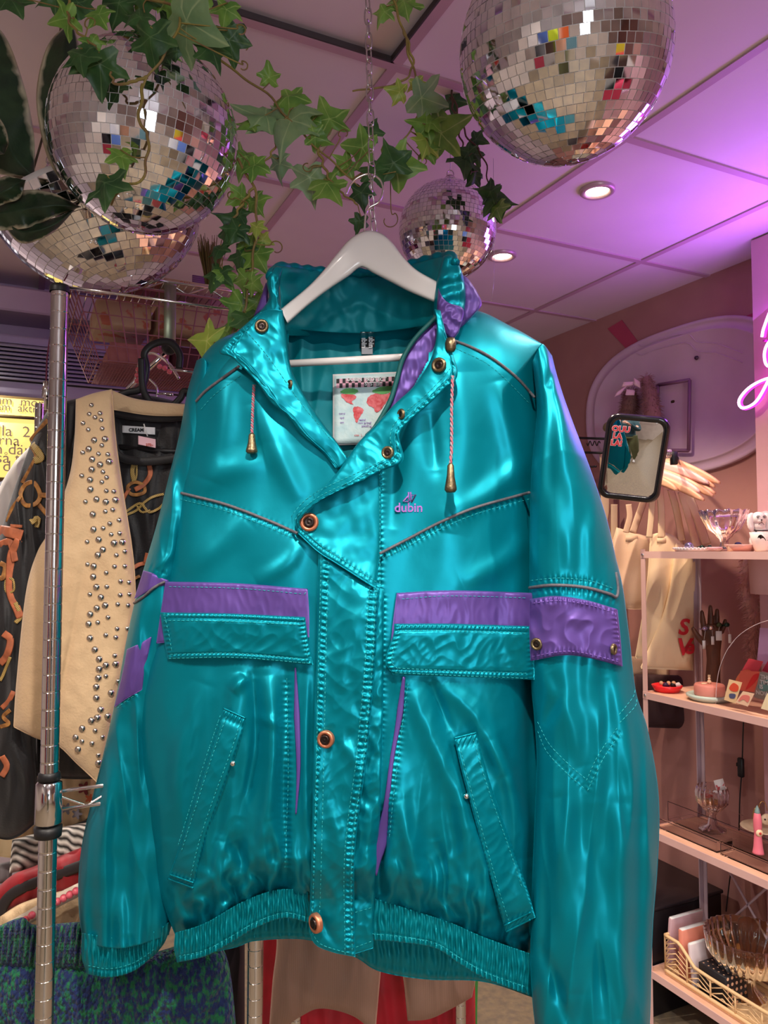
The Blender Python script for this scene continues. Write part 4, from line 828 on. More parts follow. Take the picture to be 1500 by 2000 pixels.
vine('thin dark ivy strand hanging beside the small mirror ball', [[(880, 150), (888, 200), (910, 262), (945, 310), (957, 380)], [(880, 190), (905, 290), (920, 340)]],
     [(893, 200, 42, 10, 'd'), (905, 330, 58, 100, 'd'), (934, 308, 36, 60, 'd'), (947, 370, 44, 200, 'd'), (985, 390, 60, 0, 'd'), (976, 418, 42, 70), (906, 293, 34, 200, 'd'), (938, 275, 34, 20, 'd'), (920, 350, 40, 130, 'd')], 1.62, 6, sm=M_stemd)
vine('ivy strand hanging down left of the jacket collar', [[(462, 310), (495, 365), (502, 440), (492, 520), (478, 600), (440, 672), (398, 690)], [(495, 365), (460, 420), (440, 470)]],
     [(461, 389, 46, 150), (472, 428, 36, 60, 'd'), (457, 460, 50, 120, 'd'), (507, 405, 48, 60), (501, 452, 34, 90, 'y'), (480, 480, 40, 160), (468, 513, 58, 110, 'd'), (508, 510, 58, 60), (476, 556, 50, 100), (443, 427, 50, 200, 'd'), (447, 463, 50, 100, 'd'), (430, 500, 44, 90, 'd'), (420, 548, 56, 110, 'd'), (500, 560, 40, 40), (385, 662, 70, 190, 'y'), (462, 612, 64, 120), (485, 640, 60, 80, 'd'), (430, 640, 48, 200), (505, 600, 44, 70), (520, 470, 30, 20, 'y'), (445, 545, 44, 60), (508, 330, 50, 30), (440, 690, 40, 80, 'd')], 1.2, 8, curls=((540, 485, 16), (452, 380, 10), (478, 402, 10)))
vine('mass of ivy draped over the upper left mirror ball', [[(150, -60, 1.1), (260, -10, 1.05), (350, 20, 1.02), (330, 90, .99), (290, 150, .985), (275, 175, .985)], [(290, 150, .985), (230, 165, .985), (215, 140, .985)], [(280, 165, .985), (272, 240, .975), (290, 265, .975), (278, 350, .975), (245, 362, .98), (215, 400, 1.0)], [(140, -40, 1.08), (135, 40, 1.04), (185, 90, 1.0)]],
     [(390, 57, 118, 30, 'p', 1.0), (290, 92, 82, 95, 'd', .99), (197, 145, 86, 85, 'd', .985), (163, 127, 66, 80, 'd', .99), (450, 92, 66, 80, 'd', 1.05), (240, 318, 52, 80, 'n', .975), (213, 385, 84, 85, 'd', .985), (115, 38, 56, 170, 'n', 1.05), (240, 22, 76, 60, 'd', 1.05), (283, 10, 60, 100, 'd', 1.06), (150, 20, 60, 100, 'd', 1.06), (353, 8, 66, 20, 'n', 1.05), (30, 20, 66, 60, 'd', 1.1), (417, 112, 62, 70, 'd', 1.04), (360, 88, 56, 20, 'd', 1.02), (320, 50, 56, 150, 'd', 1.05), (200, 40, 52, 60, 'n', 1.06), (90, -5, 60, 160, 'd', 1.1), (400, -5, 60, 60, 'n', 1.06), (265, 45, 54, 130, 'd', 1.05), (185, 92, 44, 60, 'n', 1.0), (300, -10, 70, 40, 'n', 1.08), (230, -20, 70, 90, 'd', 1.1), (440, 30, 50, 100, 'n', 1.06), (330, 120, 44, 60, 'd', 1.0)], 1.03, 10, curls=((470, 60, 14), (475, 130, 12), (178, 45, 14)))

# broad variegated leaves
M_var = leaf_mat('variegated_leaf', rgb(38, 58, 40), rgb(52, 76, 50), rgb(196, 188, 160), border=True)
t = Thing('variegated_plant', 'rubber plant branch with broad dark leaves edged in cream at the left edge', 'plant', at(-40, 330, 1.3), )
b = MB(); c = cr([(-80, 250), (0, 322), (50, 355), (90, 380), (125, 402)], 30); b.tube(at(c[:, 0], c[:, 1], 1.28), np.linspace(.006, .0035, 30), 10); t.part('branch', b, M_stemd)
b = MB(); c = cr([(125, -60), (118, 60), (100, 200), (60, 350)], 30); b.tube(at(c[:, 0], c[:, 1], 1.30), .002, 8); t.part('branch', b, M_stemd)
def broad(L, Rr, d0, fold_=.02, wav=.004, label=None):
    n = 44; l, r_ = cr(L, n), cr(Rr, n); s = np.linspace(0, 1, 25)[None, :, None]; Q = l[:, None]*(1-s)+r_[:, None]*s; t_ = np.linspace(0, 1, n)[:, None]+0*s[..., 0]; ss = s[..., 0]+0*t_
    d = d0+fold_*np.abs(2*ss-1)-.02*np.sin(np.pi*t_)+wav*np.sin(t_*23+ss*4)*np.abs(2*ss-1); P = at(Q[..., 0], Q[..., 1], d); b = MB()
    edge = np.clip(np.abs(2*ss-1)*.66+.07*perlin(t_*14, ss*3+d0*9, 7)+.05*perlin(t_*40, ss*9, 8), 0, 1)
    F = MB(); b.grid(P); b.att = [edge.reshape(-1)]; m = t.part('leaf', b, M_var, attr='vein'); mod = m.modifiers.new('thickness', 'SOLIDIFY'); mod.thickness = .0008
broad([(-30, 40), (-60, 120), (-60, 240), (-20, 330), (68, 348)], [(-30, 40), (10, 70), (45, 160), (66, 260), (68, 348)], 1.26)
broad([(140, 40), (95, 85), (73, 160), (74, 230), (98, 320), (150, 390)], [(140, 40), (160, 110), (168, 200), (160, 300), (150, 390)], 1.235)
broad([(158, 404), (100, 376), (40, 372), (-40, 396)], [(158, 404), (110, 422), (50, 446), (-40, 452)], 1.22, wav=.008)
broad([(-20, 410), (10, 398), (40, 386), (50, 352)], [(-20, 410), (-30, 370), (10, 344), (50, 352)], 1.2)
broad([(-30, 200), (5, 240), (16, 275), (8, 300)], [(-30, 200), (-40, 260), (-20, 300), (8, 300)], 1.18)
broad([(0, 425), (60, 432), (110, 425), (150, 404)], [(0, 425), (40, 474), (100, 455), (150, 404)], 1.235)
# ------------------------------------------------------------------ chrome rack on the left
M_post = mat('chrome_post', rgb(214, 210, 210), .13, 1.)
M_blkp = mat('black_plastic', rgb(24, 24, 27), .45)
def post(T, x, y, z0, z1, r=.0127):
    b = MB(); pr = [(r*.6, z0)]; z = z0
    while z < z1-.0254:
        pr += [(r, z+.0012), (r, z+.0236), (r*.965, z+.0243), (r*.965, z+.0251)]; z += .0254
    pr += [(r, z+.001), (r, z1), (r*.5, z1)]; b.lathe(pr, (x, y, 0), seg=40)
    me = T.part('post', b, M_post); m = me.modifiers.new('edges', 'EDGE_SPLIT'); m.split_angle = .25; return me
PA = at(101, 1300, 1.125); PBx = PA[0]+.31
topz = float(at(121, 566, 1.13)[2])
rk = Thing('wire_shelving_rack', 'chrome wire shelving rack with grooved posts, left of the jacket', 'rack', (PA[0], PA[1], 0))
q2 = at(899, 1990, 1.95)
post(rk, PA[0], PA[1], 0, topz); post(rk, PBx, PA[1], 0, float(at(482, 1500, 1.27)[2]))
post(rk, PA[0], PA[1]+1.0, 0, topz); post(rk, PBx+.02, PA[1]+.62, 0, 1.1)
b = MB(); b.lathe([(.0001, topz+.006), (.013, topz+.005), (.0145, topz), (.0145, topz-.006)], (PA[0], PA[1], 0), seg=24); rk.part('post_cap', b, M_blkp)
def truss(T, p, q, z, dz=.024, r=.0028, name='shelf_edge'):
    p = np.array([p[0], p[1], z]); q = np.array([q[0], q[1], z]); b = MB(); b.tube([p, q], r, 8); T.part(name, b, M_post); b = MB(); b.tube([p-Z_*dz, q-Z_*dz], r, 8); T.part(name, b, M_post)
    L = np.linalg.norm(q-p); n = max(2, int(L/.045)); Zg = [p+(q-p)*(i/n)-Z_*dz*(i % 2) for i in range(n+1)]; b = MB(); b.tube(polyline(Zg, n*6+1), r*.7, 6); T.part('shelf_zigzag', b, M_post)
zs = float(at(100, 1548, 1.125)[2])
truss(rk, PA, (PBx, PA[1]), zs, .026)
for zc in (zs-.012,):
    b = MB(); b.lathe([(.013, -.034), (.019, -.030), (.018, .026), (.0145, .030), (.013, .03)], (PA[0], PA[1], zc), seg=28); rk.part('shelf_collar', b, M_post)
    b = MB(); b.lathe([(.013, -.052), (.0185, -.050), (.0195, -.036), (.013, -.034)], (PA[0], PA[1], zc), seg=28); rk.part('collar_sleeve', b, M_blkp)
    b = MB(); b.lathe([(.013, .030), (.0165, .031), (.0150, .040), (.013, .042)], (PA[0], PA[1], zc), seg=28); rk.part('collar_sleeve', b, M_blkp)
ztw = float(at(157, 578, 1.17)[2]); b = MB(); b.tube([(PA[0], PA[1], ztw), (PA[0]+.36, PA[1], ztw)], .0022, 8); rk.part('top_rail', b, M_post)

# far rack with the top shelf, records, pink basket
DA = 1.72
ta = at(280, 543, DA); zt = float(ta[2])
def onyz(px, Y, z): # world x for pixel column on plane Y at height z
    r = ray(px, 1000+0*px); return None
fr = Thing('wire_shelf', 'chrome truss edged wire shelf above the pink basket, behind the lower mirror ball', 'shelf', ta)
Yf = float(ta[1]); x0, x1 = float(ony(150, 530, Yf)[0]), float(ony(520, 586, Yf)[0])
truss(fr, (x0, Yf), (x1, Yf), zt, .024, .0032)
b = MB()
for k in range(26): b.tube([(x0+(x1-x0)*k/25, Yf, zt), (x0+(x1-x0)*k/25, Yf+.42, zt)], .0016, 5)
fr.part('shelf_wires', b, M_post)
b = MB(); p = at(333, 556, DA-.03); q = at(331, 668, DA-.03); hw = 11.5*DA/FPX; A_ = np.array([[1, 0, 0], [0, 1, 0], [0, 0, 1.]])
b.box((p+q)/2, (hw*2, .004, float(p[2]-q[2])), A_, bev=.0015); b.box((p[0], p[1]+.015, p[2]+.001), (hw*2, .034, .004), A_); fr.part('strap_bracket', b, mat('olive_steel_strap', rgb(140, 144, 118), .35, .7))
b = MB(); c = at(331, 678, DA-.05)
b.lathe([(.0001, .020), (.009, .020), (.010, .012), (.016, .012), (.017, 0), (.016, -.01)], c, axis=(0, -1, 0), seg=28); fr.part('rail_knob', b, M_blkp)
b = MB(); b.tube([at(331, 682, DA-.03), at(290, 720, DA-.02), at(250, 760, DA)], .006, 12); fr.part('hanging_arm', b, M_chrome)
# sheets of printed card (records and books) on the shelf
M_crd = mat('cream_card', rgb(206, 176, 150), .7); M_redp = mat('red_print', rgb(190, 84, 64), .7)
def bookflat(px0, py, px1, hpx, label, m, wr=None, dz=0., lab='book'):
    a = ony(px0, py, Yf+.02)[0]; e = ony(px1, py, Yf+.02)[0]; z = zt+.004+dz; h_ = hpx*DA/FPX
    t = Thing(lab, label, lab, ((a+e)/2, Yf+.14, z)); b = MB(); b.box(((a+e)/2, Yf+.15, z+h_/2), (e-a, .24, h_), bev=.0015); t.part('cover', b, m)
    if wr: t.part('cover_lettering', text_mb(wr[0], h_*.8, ((a+e)/2-(e-a)*.25, Yf+.029, z+h_/2), (1, 0, 0), (0, 0, 1), .0003), wr[1])
bookflat(322, 548, 478, 13, 'cream book with red CALI lettering lying on the wire shelf', M_crd, ('CALI', M_redp)); bookflat(250, 548, 318, 16, 'orange brown book lying on the wire shelf behind the mirror ball', mat('tan_card', rgb(180, 120, 92), .7))
xp = float(ony(394, 545, Yf+.22)[0]); b = MB(); b.box((xp, Yf+.22, zt+.055), (.05, .004, .10), bev=.001); one('printed_card', 'small purple printed card standing on the wire shelf', 'card', b, wave_mat('purple_printed_cloth', rgb(120, 70, 130), rgb(150, 110, 150), 60, 'Z', bump=.1))
b = MB(); rs_ = np.random.RandomState(4)
for k in range(90):
    a = rs_.uniform(0, 6.28); q = rs_.uniform(0, 1)**.5; p0 = np.array([xp+.01+.006*q*math.cos(a), Yf+.16+.006*q*math.sin(a), zt+.002]); b.tube([p0, p0+np.array([.012*q*math.cos(a), .012*q*math.sin(a), .09]), p0+np.array([.032*q*math.cos(a), .03*q*math.sin(a), .15+.04*rs_.rand()])], [.0012, .0014, .0006], 4)
one('dried_grass_bundle', 'bundle of dry olive grass on the wire shelf above the pink basket', 'dried grass', b, mat('dry_grass', rgb(116, 104, 56), .8))
# pink wire basket hanging below the shelf
M_pkw = mat('pink_wire', rgb(150, 92, 100), .5)
bt = Thing('pink_wire_basket', 'pink wire basket with a fine mesh bottom under the far wire shelf', 'basket', at(280, 690, DA))
def bas(u, v, k):   # u across 0..1, v depth 0..1, k height 0 top .. 1 bottom
    xa, xb = float(ony(140, 585, Yf)[0]), float(ony(505, 640, Yf)[0]); za, zb = zt-.035, zt-.195
    ins = .06*k; return np.array([xa+(xb-xa)*u+ins*(1-2*u), Yf-.03+.36*v+ins*(1-2*v)*.8, za+(zb-za)*k])
b = MB()
for k in np.linspace(0, 1, 6): b.tube(polyline([bas(0, 0, k), bas(1, 0, k), bas(1, 1, k), bas(0, 1, k), bas(0, 0, k)], 41), .0026 if k == 0 else .0014, 6)
for u in np.linspace(0, 1, 15): b.tube([bas(u, 0, 0), bas(u, 0, 1), bas(u, 1, 1), bas(u, 1, 0)], .0014, 5)
for v in np.linspace(0, 1, 9)[1:-1]: b.tube([bas(0, v, 0), bas(0, v, 1), bas(1, v, 1), bas(1, v, 0)], .0014, 5)
bt.part('wire_frame', b, M_pkw)
b = MB(); ax = np.linspace(0.02, .98, 44)
for u in ax: b.tube([bas(u, .02, 1.02), bas(u, .98, 1.02)], .0007, 4)
for v in np.linspace(.02, .98, 34): b.tube([bas(.02, v, 1.02), bas(.98, v, 1.02)], .0007, 4)
bt.part('mesh_bottom', b, M_pkw, kind='stuff')
# boxes and cloth inside the basket
def inbox(u0, u1, v0, v1, k0, k1, name, label, cat, m, rot=0):
    a, e = bas(u0, v0, k1), bas(u1, v1, k0); b = MB(); b.box((a+e)/2, np.abs(e-a), bev=.003); return one(name, label, cat, b, m)
M_map = mat('printed_cream_box', rgb(180, 150, 122), .7, col2=rgb(176, 96, 78), cscale=26, cpos=(.56, .6))
inbox(.08, .42, .2, .7, .06, .42, 'printed_box', 'cream box with red print in the left of the pink basket', 'box', M_map)
inbox(.45, .95, .15, .6, .02, .40, 'printed_box', 'longer cream box with red print in the right of the pink basket', 'box', M_map)
inbox(.10, .52, .15, .75, .66, .94, 'folded_cloth', 'folded dusty pink cloth in the pink basket', 'cloth', mat('dusty_pink_cloth', rgb(170, 100, 100), .8, bump=.5, bscale=60))
inbox(.56, .9, .2, .7, .60, .94, 'folded_cloth', 'folded dark maroon cloth in the pink basket', 'cloth', mat('maroon_cloth', rgb(92, 44, 52), .8, bump=.5, bscale=60))

# ------------------------------------------------------------------ clothes on the left
rsg = np.random.RandomState(5)
def cloth_h(seed, a=.008, sx=36, sy=240): return lambda px, py, s, t: a*ridged(px/sx+perlin(px/90, py/160, seed)*.5, py/sy, seed)+a*.35*perlin(px/22, py/60, seed+1)
M_blk2 = mat('black_printed_cloth', rgb(20, 19, 22), .55, bump=.15, bscale=300, sheen=.2)
M_crm = mat('cream_suede', rgb(206, 176, 138), .75, bump=.25, bscale=220, col2=rgb(196, 164, 126), cscale=5, sheen=.3)
def garment(name, label, cat, D, top, bottom, left, right, m, h=None, tf=.03, tb=.02, nx=60, ny=120, base=0., part='cloth', p=3., T=None, **kw):
    b = MB(); q = cushion(b, D, top, bottom, left, right, nx, ny, base, tf, tb, h or cloth_h(len(label)), p=p, **kw)
    if T is None:
        c = at(float(np.mean(q[0])), float(np.mean(q[1])), D); T = Thing(name, label, cat, c)
    T.part(part, b, m); return T, q
garment('white_blouse', 'plain white blouse at the far left edge behind the printed blouse', 'blouse', 1.62, [(30, 900), (70, 860)], [(-60, 1200), (30, 1180)], [(30, 900), (0, 950), (-40, 1050), (-60, 1200)], [(70, 860), (60, 1000), (30, 1180)], mat('white_cotton', rgb(214, 206, 200), .7), p=4)
garment('navy_blouse', 'dark blue garment edge showing under the white blouse at the left edge', 'blouse', 1.66, [(-30, 960), (20, 930)], [(-60, 1300), (20, 1300)], [(-30, 960), (-60, 1300)], [(20, 930), (20, 1300)], mat('navy_cotton', rgb(40, 46, 84), .7), p=4)
bl, q = garment('scarf_print_blouse', 'black blouse printed with golden chains and belts, behind the studded vest', 'blouse', 1.42, [(100, 790), (200, 770), (300, 774), (400, 800)], [(62, 1515), (150, 1522), (260, 1516), (400, 1500)], [(100, 790), (90, 950), (80, 1200), (62, 1515)], [(400, 800), (405, 1000), (400, 1500)], M_blk2, part='body', p=5, tf=.03)
_, q2_ = garment('', '', '', 1.40, [(72, 836), (104, 790), (150, 782)], [(-50, 1620), (20, 1640), (80, 1600)], [(72, 836), (40, 920), (10, 1010), (-30, 1150), (-60, 1400), (-50, 1620)], [(150, 782), (140, 900), (112, 1050), (86, 1250), (70, 1450), (80, 1600)], M_blk2, part='sleeve', p=2.6, tf=.04, T=bl, h=cloth_h(3, .010, 30, 260))
# printed motifs: flat ribbons lying on the cloth
def gsurf(q, D):
    X, Y, W = q[0].ravel(), q[1].ravel(), q[2].ravel()
    def f(x, y):
        k = np.argmin((X-x)**2+(Y-y)**2); return D-W[k]-.0012
    return f
M_gold = mat('gold_print', rgb(176, 122, 62), .6, col2=rgb(120, 76, 40), cscale=90); M_goldl = wave_mat('rope_print', rgb(206, 174, 100), rgb(96, 76, 40), 140, 'X', bump=.1, rot=(0, .8, 0)); M_or = mat('tan_print', rgb(190, 108, 72), .6, col2=rgb(150, 84, 56), cscale=60)
def motif(q, D, pts, wpx, m, closed=False, name='chain_print'):
    f = gsurf(q, D); c = cr(pts, max(20, len(pts)*7), closed=closed); d = np.array([f(x, y) for x, y in c]); d = np.convolve(np.pad(d, 3, mode='wrap' if closed else 'edge'), np.ones(7)/7, 'valid')-.001
    b = MB(); b.tube(at(c[:, 0], c[:, 1], d), wpx*D/FPX/2, 8, closed=closed, up=-F_, flat=.10); bl.part(name, b, m)
S = lambda L: [(x/3, 500+y/3) for x, y in L]
S2 = lambda L: [(x/3, 1050+y/3) for x, y in L]
D1, D2 = 1.42, 1.40
motif(q2_, D2, S([(150, 1340), (200, 1330), (235, 1400), (210, 1450), (150, 1460), (120, 1400)]), 9, M_gold, True)
for L, w_, m in ((S([(180, 1080), (230, 1020), (280, 960)]), 9, M_gold), (S([(130, 1330), (180, 1240), (210, 1170), (180, 1110)]), 8, M_gold), (S([(235, 1400), (290, 1405)]), 10, M_gold), (S([(40, 1560), (70, 1480), (120, 1410)]), 7, M_gold), (S([(220, 1450), (290, 1530)]), 9, M_gold), (S([(190, 1100), (240, 1180), (200, 1200)]), 14, M_goldl), (S([(0, 1610), (60, 1620), (130, 1640)]), 22, M_or), (S([(60, 1580), (130, 1585)]), 6, M_or),
                (S([(180, 1560), (220, 1540), (210, 1590)]), 12, M_goldl), (S([(0, 1690), (60, 1680), (90, 1790)]), 14, M_or), (S2([(110, 10), (70, 90), (60, 180), (60, 320), (100, 420), (120, 470)]), 16, M_or), (S2([(0, 150), (30, 170), (20, 230), (0, 240)]), 10, M_gold), (S2([(20, 560), (60, 600), (40, 690), (0, 740)]), 14, M_or), (S2([(60, 700), (20, 800), (0, 840)]), 6, M_goldl),
                (S2([(80, 900), (50, 960), (10, 1000)]), 10, M_or), (S2([(60, 1010), (20, 1050), (50, 1090), (0, 1110)]), 8, M_gold), (S2([(10, 1280), (40, 1340), (10, 1400)]), 12, M_or), (S2([(90, 380), (120, 460), (90, 500)]), 8, M_goldl)):
    motif(q2_, D2, L, w_, m)
motif(q2_, D2, S2([(35, 250), (75, 245), (80, 310), (35, 315)]), 4, M_goldl, True)
for L, w_, m in ((S([(870, 1210), (880, 1280), (840, 1340), (790, 1370)]), 10, M_or), (S([(790, 1200), (775, 1260), (785, 1320)]), 9, M_goldl), (S([(800, 1205), (800, 1280), (790, 1320)]), 4, M_goldl), (S([(760, 1360), (730, 1410), (715, 1450)]), 7, M_or), (S([(735, 1520), (800, 1490), (850, 1440), (900, 1410), (960, 1395)]), 5, M_goldl), (S([(735, 1500), (820, 1450), (870, 1500), (930, 1480), (960, 1450)]), 5, M_goldl), (S([(800, 1460), (830, 1500), (880, 1490)]), 4, M_goldl),
                (S2([(780, 180), (810, 160), (850, 150)]), 8, M_or), (S2([(785, 240), (820, 225)]), 6, M_gold), (S([(850, 1800), (862, 1740)]), 8, M_or)):
    motif(q, D1, L, w_, m)
motif(q, D1, S([(750, 1350), (790, 1325), (840, 1345), (845, 1385), (790, 1400), (755, 1385)]), 7, M_gold, True)
# neckline, labels
b = MB(); c = cr([(214, 802), (218, 850), (232, 890), (280, 901), (345, 894), (380, 880)], 60); b.tube(at(c[:, 0], c[:, 1], 1.375), .008, 10, up=-F_, flat=.5); bl.part('neckband', b, M_blk2)
b = MB(); cushion(b, 1.40, [(214, 796), (300, 812), (380, 806)], [(226, 880), (300, 892), (380, 880)], [(214, 796), (226, 880)], [(380, 806), (380, 880)], 20, 14, 0., .004, .004); bl.part('back_neck', b, mat('black_lining', rgb(30, 28, 32), .5))
b = MB(); c = cr([(214, 802), (260, 811), (330, 815), (380, 806)], 40); b.tube(at(c[:, 0], c[:, 1], 1.38), .009, 10, up=-F_, flat=.4); bl.part('neckband', b, M_blk2)
lb = card(bl, 'garment_label', 239, 831, 303, 845, 1.388, M_wht, skew=4)
bl.part('label_lettering', text_mb('CREAM', 9*1.39/FPX, at(266, 840, 1.3865), R_, Z_, .0003, bold=.0003), M_blk, parent=lb)
tg = card(bl, 'price_tag', 270, 851, 304, 868, 1.372, mat('pink_card', rgb(232, 186, 196), .6), skew=7); card(bl, 'price_tag_tail', 263, 881, 297, 886, 1.39, M_wht, skew=2)
bl.part('tag_lettering', text_mb('275:-', 7*1.39/FPX, at(292, 869, 1.3705), R_, Z_, .0002, bold=.0002), M_redp, parent=tg)
b = MB(); b.tube([at(281, 828, 1.37), at(288, 852, 1.37)], .0012, 6); bl.part('tag_pin', b, mat('clear_plastic', rgb(220, 220, 220), .2))
# studded vest
vest, qv = garment('studded_vest', 'cream suede vest scattered with round silver studs', 'vest', 1.33, [(148, 780), (182, 768), (219, 760)], [(26, 1420), (70, 1442), (112, 1456), (150, 1492), (191, 1530)],
    [(148, 780), (145, 860), (134, 935), (100, 1030), (72, 1080), (50, 1160), (32, 1330), (26, 1420)], [(219, 760), (226, 860), (240, 960), (256, 1060), (263, 1130), (262, 1200), (240, 1320), (215, 1420), (191, 1530)], M_crm, part='front_panel', p=4., tf=.028, nx=90, ny=240,
    h=lambda px, py, s, t: .004*perlin(px/60, py/200, 15)+.0015*perlin(px/20, py/30, 16)-.004*np.exp(-((s-.52+.1*t)/.03)**2)*np.clip((t-.4)*3, 0, 1)+.006*np.exp(-((s-.15)/.12)**2)*t)
b = MB(); cushion(b, 1.37, [(219, 762), (262, 778), (320, 786), (400, 792)], [(217, 800), (300, 812), (400, 812)], [(219, 762), (217, 800)], [(400, 792), (400, 812)], 50, 12, 0, .006, .006); vest.part('back_neck_facing', b, M_crm)
b = MB(); c = cr([(219, 770), (226, 860), (240, 960), (256, 1060), (263, 1130), (262, 1200), (240, 1320), (215, 1420)], 80); b.tube(at(c[:, 0], c[:, 1], 1.325), .0012, 6); vest.part('edge_seam', b, M_crm)
STUD = S([(535, 875, )*1][0:0]) if 0 else []
A1 = [(535, 875, 0), (523, 927, 0), (585, 922, 0), (556, 946, 0), (592, 962, 0), (487, 980, 0), (517, 1018, 0), (598, 1012, 0), (552, 1080, 1), (614, 1073, 1), (596, 1110, 0), (520, 1131, 1), (484, 1152, 0), (577, 1160, 0), (631, 1163, 0), (540, 1192, 1), (638, 1205, 1), (586, 1223, 1), (537, 1251, 1), (603, 1265, 0), (478, 1288, 0), (527, 1312, 1), (624, 1298, 0), (597, 1325, 0), (529, 1368, 1), (622, 1377, 0), (665, 1380, 0), (565, 1426, 1), (674, 1430, 1), (620, 1441, 1), (500, 1440, 0), (659, 1487, 0), (617, 1497, 0), (543, 1514, 1), (696, 1548, 0), (642, 1568, 0), (604, 1595, 0), (548, 1602, 1), (699, 1625, 0), (651, 1632, 0), (578, 1662, 1), (510, 1675, 0), (667, 1682, 1), (714, 1677, 1), (602, 1721, 1), (729, 1732, 0), (573, 1752, 1), (681, 1753, 0)]
A2 = [(512, 157, 0), (549, 168, 1), (670, 170, 0), (729, 168, 0), (622, 206, 0), (546, 230, 1), (705, 256, 0), (753, 263, 0), (625, 288, 0), (564, 290, 1), (526, 333, 0), (703, 337, 0), (755, 333, 0), (591, 350, 1), (689, 391, 0), (616, 398, 1), (748, 397, 0), (566, 414, 1), (528, 450, 1), (632, 468, 0), (519, 506, 1), (572, 498, 0), (685, 535, 0), (743, 533, 0), (619, 572, 0), (677, 585, 0), (526, 590, 1), (555, 657, 1), (671, 692, 0), (580, 713, 1), (619, 748, 1), (675, 741, 1), (580, 771, 1), (575, 823, 1), (619, 812, 0), (689, 842, 0), (563, 876, 1), (648, 910, 1), (563, 940, 1), (587, 1008, 1), (628, 1047, 1), (568, 1056, 1), (534, 1073, 1), (481, 1119, 1), (556, 1131, 0), (444, 1170, 1), (599, 1170, 0), (481, 1194, 0), (538, 1205, 0), (458, 1240, 1), (574, 1276, 0), (575, 1320, 1)]
b = MB(); b.lathe([(.0001, .62), (.3, .58), (.6, .44), (.82, .24), (.97, .02), (1, -.1)], (0, 0, 0), axis=-F_, seg=16); sme = mesh_data('stud', b, mat('silver_stud', rgb(200, 192, 184), .2, 1.), (0, 0, 0))
fv = gsurf(qv, 1.33)
for (x, y, big) in [(x/3, 500+y/3, k) for x, y, k in A1]+[(x/3, 1050+y/3, k) for x, y, k in A2]:
    rr = (7.2 if big else 5.2)*1.3/FPX; vest.inst('stud', sme, at(x, y, fv(x, y)+.0008), scale=(rr, rr, rr))
# black hangers with pink beads
hb = Thing('black_hanger', 'black plastic hanger carrying the printed blouse', 'hanger', at(280, 780, 1.4))
b = MB(); c = cr([(222, 776), (250, 766), (276, 758), (286, 720), (282, 690), (300, 672), (330, 668), (350, 690), (350, 720)], 70); b.tube(at(c[:, 0], c[:, 1], 1.40), .0068, 12, up=-F_, flat=.6); hb.part('hook', b, M_blkp)
b = MB(); c = cr([(276, 700), (280, 760), (300, 790), (330, 796), (352, 778), (362, 764), (400, 780)], 60); b.tube(at(c[:, 0], c[:, 1], 1.39), .0066, 12, up=-F_, flat=.6); hb.part('neck', b, M_blkp)
b = MB(); b.tube([at(222, 872, 1.392), at(300, 880, 1.392), at(390, 884, 1.392)], .0055, 12); hb.part('bar', b, M_blkp)
hc = Thing('beaded_hanger', 'hanger wrapped with a string of pink beads near the top of the left clothes', 'hanger', at(300, 740, 1.47))
M_bead = mat('pink_glass_bead', rgb(224, 96, 110), .15, coat=.6)
b = MB(); c = cr([(240, 770), (265, 740), (275, 700), (300, 690), (330, 710), (350, 740)], 40); b.tube(at(c[:, 0], c[:, 1], 1.475), .003, 8); hc.part('frame', b, M_chrome)
b = MB(); b.sphere((0, 0, 0), 1., 12, 8); bme = mesh_data('bead', b, M_bead, (0, 0, 0))
for (x, y) in ((274, 712), (270, 722), (268, 733), (268, 744), (276, 702), (312, 716), (322, 719), (331, 726)): hc.inst('bead', bme, at(x, y, 1.46), scale=(.0052,)*3)
wh = Thing('wire_hanger', 'thin chrome wire hanger above the black neckline', 'hanger', at(345, 722, 1.45))
b = MB(); c = cr([(292, 740), (306, 756), (306, 776)], 20); b.tube(at(c[:, 0], c[:, 1], 1.44), .002, 8); wh.part('hook', b, M_chrome)
b = MB(); b.tube([at(325, 702, 1.45), at(335, 722, 1.45), at(390, 728, 1.45)], .0022, 8); wh.part('arm', b, M_chrome)
b = MB(); b.box(at(332, 771, 1.43), (.012, .006, .006), AX); b.tube([at(306, 770, 1.44), at(332, 768, 1.44)], .0018, 6); wh.part('clip', b, M_chrome)
b = MB(); b.tube([at(90, 745, 1.5), at(92, 800, 1.5)], .006, 12); b.lathe([(.007, -.01), (.009, -.006), (.009, .01), (.007, .014)], at(91, 768, 1.5), seg=20); one('rail_end', 'short chrome rail end left of the grooved rack post', 'rail', b, M_chrome)
b = MB(); c = cr([(108, 545), (100, 640), (92, 700), (90, 745)], 20); b.tube(at(c[:, 0], c[:, 1], 1.52), .0016, 6); one('red_string', 'thin dark red cord hanging down left of the rack post', 'cord', b, mat('dark_red_cord', rgb(110, 40, 56), .6))

